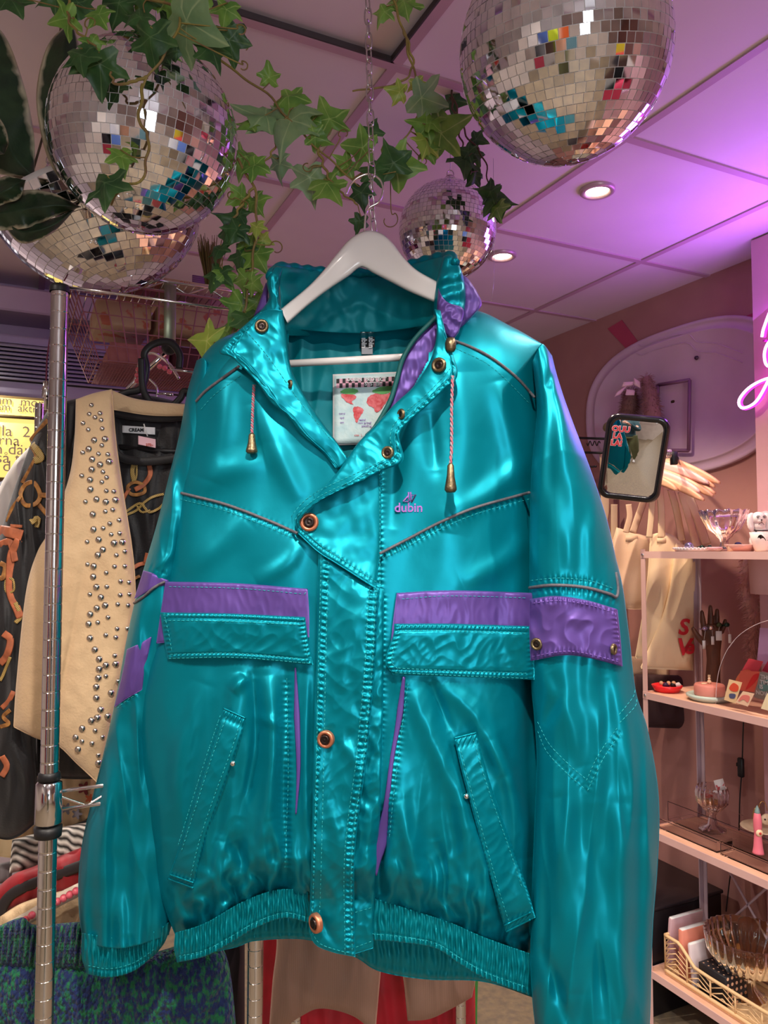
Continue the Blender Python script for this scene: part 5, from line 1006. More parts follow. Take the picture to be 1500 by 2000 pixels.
# lower clothes on the left
garment('cream_cloth_bag', 'cream cloth with a printed flower hanging at the left edge below the blouse', 'cloth bag', 1.55, [(-20, 1500), (38, 1508)], [(-30, 1670), (42, 1678)], [(-20, 1500), (-30, 1670)], [(38, 1508), (42, 1678)], mat('cream_cotton', rgb(214, 190, 150), .8), p=6, tf=.01)
fl, qf = garment('floral_skirt', 'cream fabric with orange and grey flowers behind the shelf collar', 'skirt', 1.50, [(30, 1500), (200, 1500)], [(30, 1640), (120, 1630), (205, 1580)], [(30, 1500), (30, 1640)], [(200, 1500), (205, 1580)], mat('warm_cream_print', rgb(206, 172, 132), .8), p=6, tf=.012, part='cloth')
ff = gsurf(qf, 1.50)
for k, (x, y, r0, m) in enumerate(((55, 1575, 16, 0), (70, 1560, 14, 0), (50, 1600, 13, 0), (130, 1580, 12, 1), (150, 1590, 11, 1), (165, 1540, 14, 2), (90, 1610, 12, 1), (175, 1560, 10, 0), (110, 1545, 12, 2))):
    b = MB(); a = np.linspace(0, 2*np.pi, 40, endpoint=False); rr = r0*(.72+.28*np.cos(5*a)); P = [at(x+u_*math.cos(v_), y+u_*math.sin(v_), ff(x, y)-.002) for u_, v_ in zip(rr, a)]; b.prism(P, F_*.001)
    fl.part('flower_print', b, [mat('orange_flower_print', rgb(196, 96, 58), .7), mat('slate_flower_print', rgb(120, 112, 120), .7), mat('maroon_flower_print', rgb(120, 40, 44), .7)][m], smooth=False)
M_herr = wave_mat('herringbone_wool', rgb(30, 28, 28), rgb(206, 198, 188), 40, 'DIAGONAL', distortion=1.5, bump=.4)
garment('herringbone_scarf', 'black and white herringbone scarf folded behind the rack post', 'scarf', 1.46, [(24, 1640), (100, 1620), (200, 1600)], [(18, 1706), (90, 1690), (200, 1660)], [(24, 1640), (18, 1706)], [(200, 1600), (200, 1660)], M_herr, p=4, tf=.02)
garment('black_folded_cloth', 'black folded cloth above the herringbone scarf', 'cloth', 1.49, [(90, 1625), (150, 1608), (215, 1585)], [(90, 1660), (160, 1640), (215, 1620)], [(90, 1625), (90, 1660)], [(215, 1585), (215, 1620)], mat('black_wool', rgb(18, 17, 20), .8), p=4, tf=.02)
garment('grey_garment', 'grey fabric strip at the left edge beside the red velvet piece', 'garment', 1.48, [(-20, 1690), (30, 1680)], [(-20, 1730), (20, 1722)], [(-20, 1690), (-20, 1730)], [(30, 1680), (20, 1722)], mat('grey_marl', rgb(110, 104, 106), .8), p=4, tf=.01)
M_redv = mat('red_velvet', rgb(150, 10, 26), .6, sheen=.15, col2=rgb(120, 6, 20), cscale=20)
rv, q = garment('red_velvet_case', 'red velvet piece with a black band, behind the grooved post low on the left', 'case', 1.44, [(-30, 1760), (20, 1712), (70, 1690), (170, 1650), (230, 1625)], [(-30, 1830), (0, 1790), (70, 1768), (160, 1738), (230, 1700)], [(-30, 1760), (-30, 1830)], [(230, 1625), (230, 1700)], M_redv, p=3, tf=.03, part='velvet_body')
b = MB(); c = cr([(0, 1800), (6, 1768), (30, 1742), (80, 1720), (160, 1690), (230, 1660)], 60); b.tube(at(c[:, 0], c[:, 1], 1.405), .010, 10, up=-F_, flat=.35); rv.part('black_band', b, mat('black_band_leather', rgb(40, 34, 36), .6))
garment('cream_jumper', 'cream knit jumper whose neckline shows above the blue and green sweater', 'top', 1.40, [(0, 1790), (40, 1765), (100, 1745), (200, 1722)], [(0, 1850), (100, 1860), (220, 1860)], [(0, 1790), (0, 1850)], [(200, 1722), (220, 1860)], mat('cream_knit', rgb(208, 178, 140), .8, bump=.4, bscale=200), p=4, tf=.02)
wp = Thing('clear_hanger', 'pale plastic hanger strung with pink beads over the knitted sweater', 'hanger', at(120, 1790, 1.33))
b = MB(); c = cr([(20, 1812), (60, 1790), (110, 1760), (160, 1735), (190, 1722)], 30); b.tube(at(c[:, 0], c[:, 1], 1.345), .011, 12, up=-F_, flat=.6); wp.part('arm', b, mat('ivory_plastic', rgb(206, 190, 172), .3))
b = MB(); b.tube([at(100, 1842, 1.335), at(170, 1842, 1.335)], .002, 8); wp.part('bar', b, mat('ivory_plastic', rgb(206, 190, 172), .3))
for k in range(5): x, y = (100+k*12, 1768-k*6.8); wp.inst('bead', bme, at(x, y, 1.32), scale=(.0066,)*3)
for x, y in ((38, 1806), (50, 1797), (62, 1788)): wp.inst('bead', bme, at(x, y, 1.32), scale=(.0066,)*3)
for k in range(5): wp.inst('bead', bme, at(112+k*11, 1845, 1.325), scale=(.0058, .0058, .0045))
# sweater
M_kn = mat('blue_green_knit', rgb(18, 36, 88), .85, bump=.0, col2=rgb(20, 108, 66), cscale=120, cpos=(.46, .60), detail=6, sheen=.1, stretch=(1, 1, .6))
nt = M_kn.node_tree; bs = nt.nodes['Principled BSDF']; tc = [n for n in nt.nodes if n.type == 'TEX_COORD'][0]
w1 = nt.nodes.new('ShaderNodeTexVoronoi'); w1.inputs['Scale'].default_value = 150; mp = nt.nodes.new('ShaderNodeMapping'); mp.inputs['Scale'].default_value = (1.15, 1.15, .8); nt.links.new(tc.outputs['Object'], mp.inputs['Vector']); nt.links.new(mp.outputs['Vector'], w1.inputs['Vector'])
bp = nt.nodes.new('ShaderNodeBump'); bp.inputs['Strength'].default_value = 1.; bp.inputs['Distance'].default_value = .006; bp.invert = True; nt.links.new(w1.outputs['Distance'], bp.inputs['Height']); nt.links.new(bp.outputs['Normal'], bs.inputs['Normal'])
sw, q = garment('knitted_sweater', 'chunky blue and green knitted sweater at the bottom left', 'sweater', 1.30, [(-30, 1850), (60, 1872), (160, 1880), (300, 1860), (420, 1820)], [(-60, 2120), (200, 2120), (470, 2120)], [(-30, 1850), (-60, 2120)], [(420, 1820), (450, 1900), (470, 2120)], M_kn, part='body', p=4, tf=.04, nx=160, ny=110,
    h=lambda px, py, s, t: .008*ridged(px/60+py/200, py/150, 31)+.0016*np.sin(px*2*np.pi/7.5)*np.abs(np.sin(py*np.pi/8)))
b = MB(); cushion(b, 1.275, [(-30, 1822), (40, 1792), (70, 1806), (160, 1800), (230, 1800)], [(-30, 1880), (40, 1890), (160, 1892), (260, 1880)], [(-30, 1822), (-30, 1880)], [(230, 1800), (260, 1880)], 200, 40, 0, .018, .018, lambda px, py, s, t: .0042*np.sin(px*2*np.pi/11+py*.06)+.001*np.sin(py)); sw.part('ribbed_neck', b, M_kn)
# lower middle
M_beige = wave_mat('beige_rib_knit', rgb(168, 130, 112), rgb(140, 108, 92), 240, 'X', rot=(0, 0, YAW), bump=.5, dist=.001)
garment('black_coat', 'dark garment edge between the knitted sweater and the chrome post', 'garment', 1.42, [(430, 1820), (478, 1800)], [(430, 2100), (478, 2100)], [(430, 1820), (430, 2100)], [(478, 1800), (478, 2100)], mat('dark_brown_wool', rgb(40, 26, 32), .8), p=4)
garment('red_velvet_dress', 'crimson velvet garment behind the beige knit trousers', 'dress', 1.72, [(490, 1700), (700, 1690), (925, 1700)], [(480, 2120), (700, 2120), (930, 2120)], [(490, 1700), (480, 2120)], [(925, 1700), (930, 2120)], mat('crimson_velvet', rgb(176, 0, 34), .55, sheen=.1, col2=rgb(140, 0, 24), cscale=12), p=5, tf=.03, h=lambda px, py, s, t: .012*ridged(px/50, py/300, 77), nx=120)
tr, q = garment('beige_knit_trousers', 'beige ribbed knit trousers hanging under the jacket hem', 'trousers', 1.55, [(520, 1760), (640, 1750), (752, 1760)], [(524, 2030), (590, 1984), (630, 1970), (690, 1985), (733, 2020)], [(520, 1760), (540, 1830), (532, 1920), (524, 2030)], [(752, 1760), (745, 1880), (733, 2020)], M_beige, part='leg', p=4, tf=.022, h=cloth_h(44, .006, 60, 300))
garment('', '', '', 1.56, [(770, 1800), (930, 1800)], [(796, 1994), (840, 1990), (890, 1966), (922, 1948)], [(770, 1800), (786, 1900), (796, 1994)], [(930, 1800), (930, 1900), (922, 1948)], M_beige, part='leg', p=4, tf=.022, h=cloth_h(45, .006, 60, 300), T=tr)
garment('green_scarf', 'narrow bright green cloth edge beside the crimson velvet', 'scarf', 1.80, [(900, 1850), (936, 1860)], [(900, 2120), (936, 2120)], [(900, 1850), (900, 2120)], [(936, 1860), (932, 1990), (936, 2120)], mat('green_cloth', rgb(58, 140, 62), .7), p=3, tf=.02)
b = MB(); x, y, _ = at(899, 1985, 1.64); post(rk, float(x), float(y), 0, 1.0, .0115)
x, y, _ = at(578, 1992, 1.63); post(rk, float(x), float(y), 0, .9, .0115)
# ------------------------------------------------------------------ pink metal shelf unit on the right
SX0, SX1 = 1.85, 2.10; Yfar = float(onx(1252, 1085, SX0)[1]); Ynr = .80
M_pkm = mat('pale_pink_painted_metal', rgb(226, 186, 180), .45, bump=.05, bscale=80, col2=rgb(218, 176, 172)); M_pks = mat('pink_shelf_laminate', rgb(236, 186, 160), .4, col2=rgb(226, 174, 148), cscale=12, stretch=(6, 1, 1))
def zx(px, py, X=SX0): return float(onx(px, py, X)[2])
zs_ = [CAMZ-.004, zx(1262, 1352), zx(1285, 1627), zx(1268, 1893)]
un = Thing('metal_shelf_unit', 'pale pink metal shelf unit with four shelves against the right wall', 'shelf unit', (SX0, Yfar, 0))
for (x, y) in ((SX0, Yfar), (SX1, Yfar), (SX0, Ynr), (SX1, Ynr)):
    b = MB(); b.box((x+.008 if x == SX0 else x-.008, y, .752), (.004 if 0 else .016, .0035, 1.504)); b.box((x, y-.009 if y == Yfar else y+.009, .752), (.003, .018, 1.504))
    for k in range(10): b.box((x-.0012 if x == SX0 else x+.0012, y-.010 if y == Yfar else y+.010, .1+.15*k), (.001, .003, .006))
    un.part('leg', b, M_pkm if x == SX0 else mat('grey_pink_post', rgb(178, 156, 168), .5), smooth=False)
for i, z in enumerate(zs_):
    b = MB(); b.box(((SX0+SX1)/2, (Yfar+Ynr)/2, z-.004), (SX1-SX0, Yfar-Ynr, .008), bev=.001); s_ = un.part('shelf', b, M_pks, smooth=False)
    b = MB(); b.box((SX0-.001, (Yfar+Ynr)/2, z-.010), (.003, Yfar-Ynr, .022)); b.box(((SX0+SX1)/2, Yfar+.001, z-.010), (SX1-SX0, .003, .022)); un.part('shelf_rim', b, M_pkm, smooth=False)
    b = MB(); b.lathe([(.0001, .004), (.004, .003), (.005, 0)], (SX0-.0025, Yfar-.010, z-.010), axis=(-1, 0, 0), seg=12); un.part('bolt', b, M_chrome)
for (za, zb) in ((zs_[2]-.02, zs_[3]+.02),):
    b = MB(); b.tube([(SX1, Yfar, za), (SX1, Yfar-.35, zb)], .004, 6); un.part('cross_brace', b, mat('grey_pink_post', rgb(178, 156, 168), .5)); b = MB(); b.tube([(SX1, Yfar, zb), (SX1, Yfar-.35, za)], .004, 6); un.part('cross_brace', b, mat('grey_pink_post', rgb(178, 156, 168), .5))

M_glass = mat('clear_glass', rgb(245, 240, 245), .03, trans=1., ior=1.45, col2=rgb(240, 236, 240)); M_acr = mat('clear_acrylic', rgb(252, 248, 250), .02, trans=1., ior=1.09, col2=rgb(250, 246, 248))
def flute(prof, c, n=24, amp=.03, seg=96, m=M_glass, thing=None, name='bowl', scal=0.):
    seg = max(seg, n*8)
    a = np.linspace(0, 2*np.pi, seg, endpoint=False); pr = np.asarray(prof, float); k = 1+amp*np.cos(a*n)
    H = pr[:, 1][:, None]*(1+scal*np.cos(a*14)[None]*(pr[:, 1][:, None]/pr[:, 1].max())**3)
    G = np.stack([pr[:, :1]*np.cos(a)*k, pr[:, :1]*np.sin(a)*k, H], -1)+np.asarray(c); b = MB(); b.grid(G, cu=True); return thing.part(name, b, m)
def onshelf(px, z, X): # point on shelf height z at plane X for pixel column px
    lo, hi = 0.2, 3.
    for _ in range(40):
        mid = (lo+hi)/2; v = np.array([X, mid, z])-O_; x_ = 750+FPX*(v@R_)/(v@FP)
        if x_ > px: lo = mid
        else: hi = mid
    return np.array([X, mid, z])
E0 = .0005
# pedestal bowl, top shelf
c = onshelf(1415, zs_[0]+E0, 2.0); dd = depth_of(c); s1 = dd/FPX
t = Thing('glass_pedestal_bowl', 'scalloped cut glass bowl on a foot, on the top shelf', 'bowl', c); hb_ = 86*s1
flute([(.0001, .0), (22*s1, 0), (24*s1, 3*s1), (10*s1, 8*s1), (7*s1, 16*s1), (9*s1, 24*s1), (16*s1, 30*s1)], c, 12, .02, thing=t, name='foot')
flute([(.0001, 26*s1), (14*s1, 30*s1), (30*s1, 44*s1), (41*s1, 66*s1), (45*s1, 80*s1), (43.5*s1, 80*s1), (39*s1, 67*s1), (28*s1, 47*s1), (12*s1, 33*s1), (.0001, 31*s1)], c, 14, .035, thing=t, scal=.018)
b = MB(); b.box(c+np.array([0, 0, 76*s1]), (.05, .06, .004), ax=[[.9, .3, .3], [-.3, .95, 0], [-.3, -.1, .95]], bev=.001); one('folded_paper', 'pale lilac papers lying in the scalloped glass bowl', 'paper', b, mat('lilac_paper', rgb(226, 200, 226), .6))
# spaniel figurine
M_porc = mat('white_porcelain', rgb(238, 228, 228), .18, coat=.5); M_inkb = mat('black_glaze', rgb(20, 18, 22), .25)
c = onshelf(1484, zs_[0]+E0, 2.02); dd = depth_of(c); s1 = dd/FPX
t = Thing('porcelain_spaniel', 'white porcelain spaniel figurine with black markings on the top shelf', 'figurine', c)
def pt(px, py, fw=0.): return c+R_*(px-1484)*s1+Z_*(1072-py)*s1-F_*fw
b = MB(); b.sphere(pt(1486, 1052, -.006), 20*s1, 24, 16, (1.05, .9, 1.0)); b.sphere(pt(1485, 1036, 0), 15*s1, 24, 16, (1, .9, 1.25)); b.sphere(pt(1482, 1008, .004), 14.5*s1, 24, 16, (1.1, .95, .95)); b.sphere(pt(1480, 1013, .018), 6*s1, 16, 12, (1.15, .9, .75)); b.sphere(pt(1482, 1022, .004), 12*s1, 16, 12)
for x in (1472, 1488): b.tube([pt(x, 1044, .016), pt(x-1, 1060, .024), pt(x-1, 1071, .026)], np.array([6, 5, 6])*s1, 12)
o = t.part('body', b, M_porc); mod = o.modifiers.new('merge', 'REMESH'); mod.mode = 'VOXEL'; mod.voxel_size = .0014; mod.use_smooth_shade = True
for k in (-1, 1):
    b = MB(); b.tube(cr([pt(1482+k*11, 998, .004), pt(1482+k*17, 1006, .008), pt(1482+k*18, 1020, .010), pt(1482+k*15, 1034, .012)], 16), np.array([3, 5, 6, 6.4, 6, 6.6, 6, 6.8, 6.2, 6.8, 6, 6.4, 5.6, 5, 3.6, 1.2])*s1, 10, flat=.7, up=-F_); t.part('ear', b, M_porc)
b = MB(); c_ = [pt(1484+13.5*math.cos(a), 1030+1.5*math.sin(a), .004+14*s1*math.sin(a)) for a in np.linspace(0, 2*np.pi, 24, endpoint=False)]; b.tube(c_, 1.1*s1, 6, closed=True); t.part('collar', b, M_inkb)
for x in (1475, 1487):
    b = MB(); a = np.linspace(0, 2*np.pi, 16, endpoint=False); b.tube([pt(x+3*math.cos(v), 1005+2.4*math.sin(v), .0245) for v in a], .5*s1, 5, closed=True); b.sphere(pt(x, 1005, .0235), 1.3*s1, 8, 6); t.part('eye', b, M_inkb)
b = MB(); b.sphere(pt(1480, 1011, .0285), 1.6*s1, 10, 8, (1.3, .8, .8)); t.part('nose', b, M_inkb)
b = MB(); b.tube([pt(1480, 1012, .0285), pt(1480, 1016, .0285)], .5*s1, 5); b.tube(cr([pt(1475, 1020, .024), pt(1480, 1016, .0285), pt(1486, 1020, .024)], 9), .5*s1, 5); t.part('mouth', b, M_inkb)
for (x, y, f_) in ((1466, 1046, 19), (1479, 1050, 21), (1497, 1046, 17), (1470, 1036, 15)):
    b = MB(); b.sphere(pt(x, y, f_*s1), 2.8*s1, 10, 6, (1, .5, 1.5)); t.part('black_spot', b, M_inkb)
# butterfly cup
c = onshelf(1489, zs_[0]+E0, 1.91); dd = depth_of(c); s1 = dd/FPX
t = Thing('butterfly_cup', 'white cup with a painted black butterfly, at the right end of the top shelf', 'cup', c)
b = MB(); b.lathe([(.0001, 0), (12*s1, 0), (15*s1, 4*s1), (19*s1, 20*s1), (23*s1, 38*s1), (22*s1, 38*s1), (17*s1, 20*s1), (12*s1, 4*s1), (.0001, 3*s1)], c, seg=48); t.part('cup_body', b, M_porc)
cf = c-F_*.003
for poly in ([(0, 18), (-10, 32), (-15, 30), (-14, 20), (-8, 14)], [(0, 18), (-6, 12), (-10, 6), (-4, 5), (0, 12)], [(0, 18), (8, 34), (13, 34), (12, 22)], [(0, 16), (8, 14), (9, 8), (3, 8)]):
    P = [cf+R_*x*s1+Z_*y*s1-F_*(math.sqrt(max((11+y*.33)**2-x*x, 1))+.6)*s1+F_*.002 for x, y in cr(poly, 20, closed=True)]; b = MB(); b.prism(P, F_*.0014); t.part('butterfly_wing', b, M_inkb, smooth=False)
# pink dish and white tray with rings
c = onshelf(1448, zs_[0]+E0, 1.90); s1 = depth_of(c)/FPX
t = Thing('pink_heart_dish', 'small pink dish with folded edges beside the spaniel on the top shelf', 'dish', c)
b = MB(); b.lathe([(.0001, 0), (20*s1, 0), (30*s1, 13*s1), (29*s1, 14*s1), (18*s1, 3*s1), (.0001, 2*s1)], c, seg=48, xs=1.1); t.part('dish', b, mat('pink_ceramic', rgb(232, 170, 160), .3, coat=.3))
b = MB(); b.sphere(c+R_*-6*s1+Z_*14*s1, 7*s1, 14, 10, (1, 1, .7)); t.part('ring_stone', b, mat('navy_stone', rgb(36, 34, 70), .1)); b = MB(); b.box(c+R_*-24*s1+Z_*7*s1-F_*.012, (12*s1, 6*s1, 13*s1), AX, bev=.001); t.part('side_fold', b, mat('peach_ceramic', rgb(240, 190, 160), .3))
c = onshelf(1362, zs_[0]+E0, 1.92); s1 = depth_of(c)/FPX
t = Thing('white_ring_tray', 'oval white beaded tray holding jewellery on the left of the top shelf', 'tray', c)
b = MB(); b.lathe([(.0001, 0), (40*s1, 0), (44*s1, 4*s1), (42*s1, 7*s1), (38*s1, 4*s1), (.0001, 3*s1)], c, seg=56); t.part('tray', b, M_porc)
b = MB(); a = np.linspace(0, 2*np.pi, 40, endpoint=False)
for q in a: b.sphere(c+np.array([math.cos(q), math.sin(q), 0])*43*s1+Z_*6*s1, 2.6*s1, 8, 6)
t.part('beaded_rim', b, M_porc, kind='stuff')
c2 = onshelf(1346, zs_[0]+.008, 1.90); b = MB(); b.sphere(c2+Z_*6*s1, 9*s1, 20, 12, (1, 1, .9)); one('domed_ring', 'round silver and lilac ring on the left end of the white tray', 'ring', b, mat('silver_lilac', rgb(170, 160, 200), .15, .8))
c2 = onshelf(1376, zs_[0]+.008, 1.90); b = MB()
for k in range(5): b.sphere(c2+R_*(k*5-10)*s1+Z_*(3+2*math.sin(k*2))*s1, 4*s1, 10, 8, (1, 1, .7))
one('dark_green_brooch', 'dark green leaf shaped brooch in the middle of the white tray', 'brooch', b, mat('dark_green_enamel', rgb(30, 60, 50), .2, .3))
c2 = onshelf(1396, zs_[0]+.008, 1.89); b = MB(); b.lathe([(12*s1, 0), (14*s1, 1*s1), (13*s1, 4*s1), (11*s1, 3*s1), (12*s1, 0)], c2, seg=30); one('pink_bangle', 'pale pink bangle at the right end of the white tray', 'bangle', b, mat('pale_pink_plastic', rgb(236, 190, 196), .3))
# second shelf: red dish with small dolls
z2 = zs_[1]+E0; c = onshelf(1303, z2, 1.92); s1 = depth_of(c)/FPX
t = Thing('red_dish', 'shallow red dish holding small painted figures on the second shelf', 'dish', c); b = MB(); b.lathe([(.0001, 0), (22*s1, 0), (29*s1, 12*s1), (26*s1, 13*s1), (20*s1, 3*s1), (.0001, 2*s1)], c, seg=40); t.part('dish', b, mat('red_lacquer', rgb(222, 36, 44), .3))
for k, (dx, m, lbl) in enumerate(((-8, mat('dark_purple_paint', rgb(50, 30, 70), .5), 'tiny dark purple figure lying left in the red dish'), (6, M_inkb, 'tiny black figure lying in the middle of the red dish'), (16, M_porc, 'tiny white figure leaning out of the right of the red dish'))):
    t = Thing('painted_figure', lbl, 'figure', c+R_*dx*s1+Z_*.012); b = MB(); q = c+R_*dx*s1+Z_*12*s1; b.tube([q, q+R_*6*s1+Z_*1*s1, q+R_*12*s1-Z_*3*s1], np.array([4, 5, 2.5])*s1, 10); t.part('body', b, m); b = MB(); b.sphere(q-R_*3*s1+Z_*4*s1, 4*s1, 12, 8); t.part('head', b, mat('skin_paint', rgb(226, 170, 130), .5))
# pink cake on a mint stand
c = onshelf(1386, z2, 1.93); s1 = depth_of(c)/FPX
t = Thing('mint_cake_stand', 'pale mint round plate under the pink toy cake', 'plate', c); b = MB(); b.lathe([(.0001, 0), (34*s1, 0), (42*s1, 6*s1), (43*s1, 10*s1), (39*s1, 12*s1), (30*s1, 9*s1), (.0001, 8*s1)], c, seg=56); t.part('plate', b, mat('mint_ceramic', rgb(196, 214, 204), .3))
t = Thing('pink_toy_cake', 'pink toy cake with a white rabbit on top on the mint plate', 'toy cake', c+Z_*9*s1); q = c+Z_*9.3*s1
b = MB(); b.lathe([(.0001, 0), (27*s1, 0), (28*s1, 2*s1), (28*s1, 18*s1), (26*s1, 21*s1), (.0001, 21*s1)], q, seg=48); t.part('cake', b, mat('pink_icing', rgb(238, 150, 136), .5))
b = MB(); b.sphere(q+Z_*25*s1, 4*s1, 12, 8); b.sphere(q+Z_*31*s1, 2.8*s1, 12, 8)
for k in (-1, 1): b.sphere(q+Z_*36*s1+R_*k*1.4*s1, 1.*s1, 8, 8, (1, 1, 3))
t.part('rabbit_topper', b, mat('cream_icing', rgb(244, 214, 180), .5)); b = MB(); b.sphere(q+Z_*22*s1-R_*10*s1, 5*s1, 10, 6, (1.4, 1, .3)); t.part('icing_leaf', b, mat('cream_icing', rgb(244, 214, 180), .5))
# wooden hand with rings
c = onshelf(1393, z2, 2.04); s1 = depth_of(c)/FPX
M_wood = mat('dark_wood', rgb(92, 52, 34), .5, col2=rgb(74, 40, 26), cscale=14, stretch=(6, 6, 1), bump=.15)
t = Thing('wooden_hand', 'tall dark wooden display hand wearing tagged rings on the second shelf', 'display hand', c); H = lambda x, y, f=0.: c+R_*(x-1393)*s1+Z_*(1331-y)*s1-F_*f
b = MB(); b.tube([H(1393, 1331), H(1393, 1300), H(1395, 1270), H(1395, 1250), H(1394, 1228), H(1393, 1212), H(1392, 1200)], np.array([15, 14, 13, 14, 18, 19, 14])*s1, 20, flat=.6, up=-F_)
for P, r0 in (([H(1379, 1212), H(1376, 1195), H(1374, 1173)], (6, 5.4, 3.2)), ([H(1390, 1206), H(1391, 1186), H(1391, 1163)], (6, 5.4, 3.4)), ([H(1402, 1208), H(1403, 1188), H(1404, 1170)], (6, 5.4, 3.4)), ([H(1410, 1216), H(1416, 1204), H(1420, 1190)], (5.4, 4.6, 3)), ([H(1381, 1240), H(1366, 1224), H(1355, 1206)], (7, 6, 3.6))):
    cc = cr(P, 14); b.tube(cc, np.interp(np.linspace(0, 1, 14), [0, .5, 1], r0)*s1*np.r_[np.ones(13), .6], 12)
o = t.part('hand', b, M_wood); mod = o.modifiers.new('merge', 'REMESH'); mod.mode = 'VOXEL'; mod.voxel_size = .0022; mod.use_smooth_shade = True
for k, (x, y, m, tx, lbl) in enumerate(((1376, 1207, mat('silver_lilac', rgb(170, 160, 200), .15, .8), (1372, 1230, 1246), 'silver domed ring with a long tag on the first wooden finger'), (1388, 1206, M_chrome, (1389, 1222, 1238), 'plain steel ring on the second wooden finger'), (1403, 1200, mat('green_stone', rgb(70, 80, 50), .3, .3), (1401, 1212, 1230), 'green stone ring with a square white tag on the third wooden finger'), (1418, 1200, mat('dark_green_enamel', rgb(30, 60, 50), .2, .3), (1422, 1218, 1235), 'dark leafy ring on the little wooden finger'))):
    t = Thing('tagged_ring', lbl, 'ring', H(x, y, .01), 'rings on the wooden hand'); b = MB(); b.sphere(H(x, y, .016), 6*s1, 12, 8, (1.1, .7, .8))
    a = np.linspace(0, 2*np.pi, 16, endpoint=False); b.tube([H(x, y+2)+R_*math.cos(q)*6.5*s1+F_*math.sin(q)*6*s1 for q in a], 1.2*s1, 6, closed=True); t.part('ring', b, m)
    b = MB(); b.tube([H(x, y, .02), H(tx[0], tx[1], .02)], .0005, 5); t.part('thread', b, M_wht); b = MB(); b.box(H(tx[0], (tx[1]+tx[2])/2, .02), ((6.5 if k != 2 else 13)*s1*.9, .0008, (tx[2]-tx[1])*s1), AX); t.part('paper_tag', b, M_wht)
# arched acrylic sheet and cards
c = onshelf(1445, z2, 1.90)
t = Thing('acrylic_card_stand', 'arched clear acrylic card stand on the second shelf', 'card stand', c)
P = [onx(x, y, 1.895) for x, y in cr([(1398, 1368), (1400, 1335), (1407, 1300), (1425, 1262), (1455, 1232), (1500, 1212), (1560, 1208), (1600, 1240), (1610, 1300)], 40)]
zb2 = z2; P[0][2] = zb2; P.append(np.array([1.895, P[-1][1], zb2])); b = MB(); b.prism(P, (.003, 0, 0)); t.part('acrylic_sheet', b, M_acr, smooth=False)
b = MB(); b.tube(np.array(P[:40]), .0008, 5); t.part('polished_edge', b, mat('bright_acrylic_edge', rgb(236, 220, 230), .15))
def wcard(label, poly, X, m, arts=(), group='printed cards on the second shelf', txt=None):
    t = Thing('printed_card', label, 'card', onx(*poly[0], X), group); b = MB(); b.prism([onx(x, y, X) for x, y in poly], (.0015, 0, 0)); o = t.part('card_sheet', b, m, smooth=False)
    for q, mm, nm in arts:
        b = MB(); b.prism([onx(x, y, X-.0008) for x, y in cr(q, 24, closed=True)], (.0007, 0, 0)); t.part(nm, b, mm, parent=o, smooth=False)
    if txt:
        for s_, x, y, h_ in txt: t.part('card_lettering', text_mb(s_, h_*2.2/FPX, onx(x, y, X-.001), (0, -1, 0), Z_, .0002, bold=.0004, align='LEFT'), M_wht, parent=o)
C_ = lambda n, r, g, b_: mat(n, rgb(r, g, b_), .5)
wcard('red card with an orange sun behind the acrylic arch', [(1432, 1340), (1462, 1286), (1490, 1292), (1462, 1350)], 1.93, C_('red_card', 222, 72, 88), [([(1436, 1330), (1450, 1310), (1468, 1312), (1462, 1336), (1446, 1344)], C_('orange_print', 240, 132, 90), 'sun_print')])
wcard('bright red and coral card right of the flower card', [(1440, 1348), (1446, 1310), (1486, 1312), (1472, 1352)], 1.91, C_('coral_card', 238, 110, 88), [([(1462, 1344), (1476, 1330), (1482, 1316), (1470, 1320), (1456, 1346)], C_('scarlet_print', 226, 40, 44), 'crescent_print')])
wcard('cream card with red flowers in a blue vase, front of the acrylic stand', [(1414, 1367), (1424, 1327), (1449, 1333), (1436, 1374)], 1.86, C_('cream_flower_card', 240, 206, 160), [([(1424, 1344), (1432, 1334), (1442, 1340), (1440, 1350), (1430, 1350)], C_('flower_red_print', 226, 84, 56), 'flower_print'), ([(1425, 1355), (1436, 1356), (1434, 1364), (1425, 1363)], C_('blue_vase_print', 84, 88, 128), 'vase_print')])
wcard('small card with a pink rainbow, front right of the flower card', [(1436, 1372), (1451, 1350), (1473, 1355), (1460, 1380)], 1.855, C_('pale_peach_card', 244, 206, 176), [([(1442, 1370), (1450, 1358), (1464, 1360), (1460, 1372), (1452, 1366)], C_('rainbow_print', 232, 128, 120), 'rainbow_print')])
wcard('teal and cream card reading THE TIME IS NOW', [(1473, 1362), (1484, 1312), (1530, 1320), (1520, 1375)], 1.90, C_('slate_card', 150, 146, 140), [([(1480, 1340), (1500, 1326), (1505, 1345), (1490, 1350)], C_('teal_print', 96, 140, 140), 'shape_print')], txt=(('THE', 1485, 1322, 11), ('TIME', 1484, 1332, 11), ('IS', 1483, 1341, 11), ('NOW', 1476, 1352, 11)))
wcard('magenta card behind the slogan card at the right edge', [(1488, 1310), (1500, 1290), (1540, 1300), (1520, 1320)], 1.94, C_('magenta_card', 180, 40, 80))
wcard('lilac card standing tall behind the cards', [(1478, 1296), (1484, 1226), (1540, 1230), (1540, 1300)], 2.0, C_('lilac_card', 200, 160, 204))
wcard('cream card at the right edge of the second shelf front', [(1486, 1384), (1498, 1354), (1540, 1364), (1530, 1396)], 1.856, C_('ivory_card', 244, 226, 190))
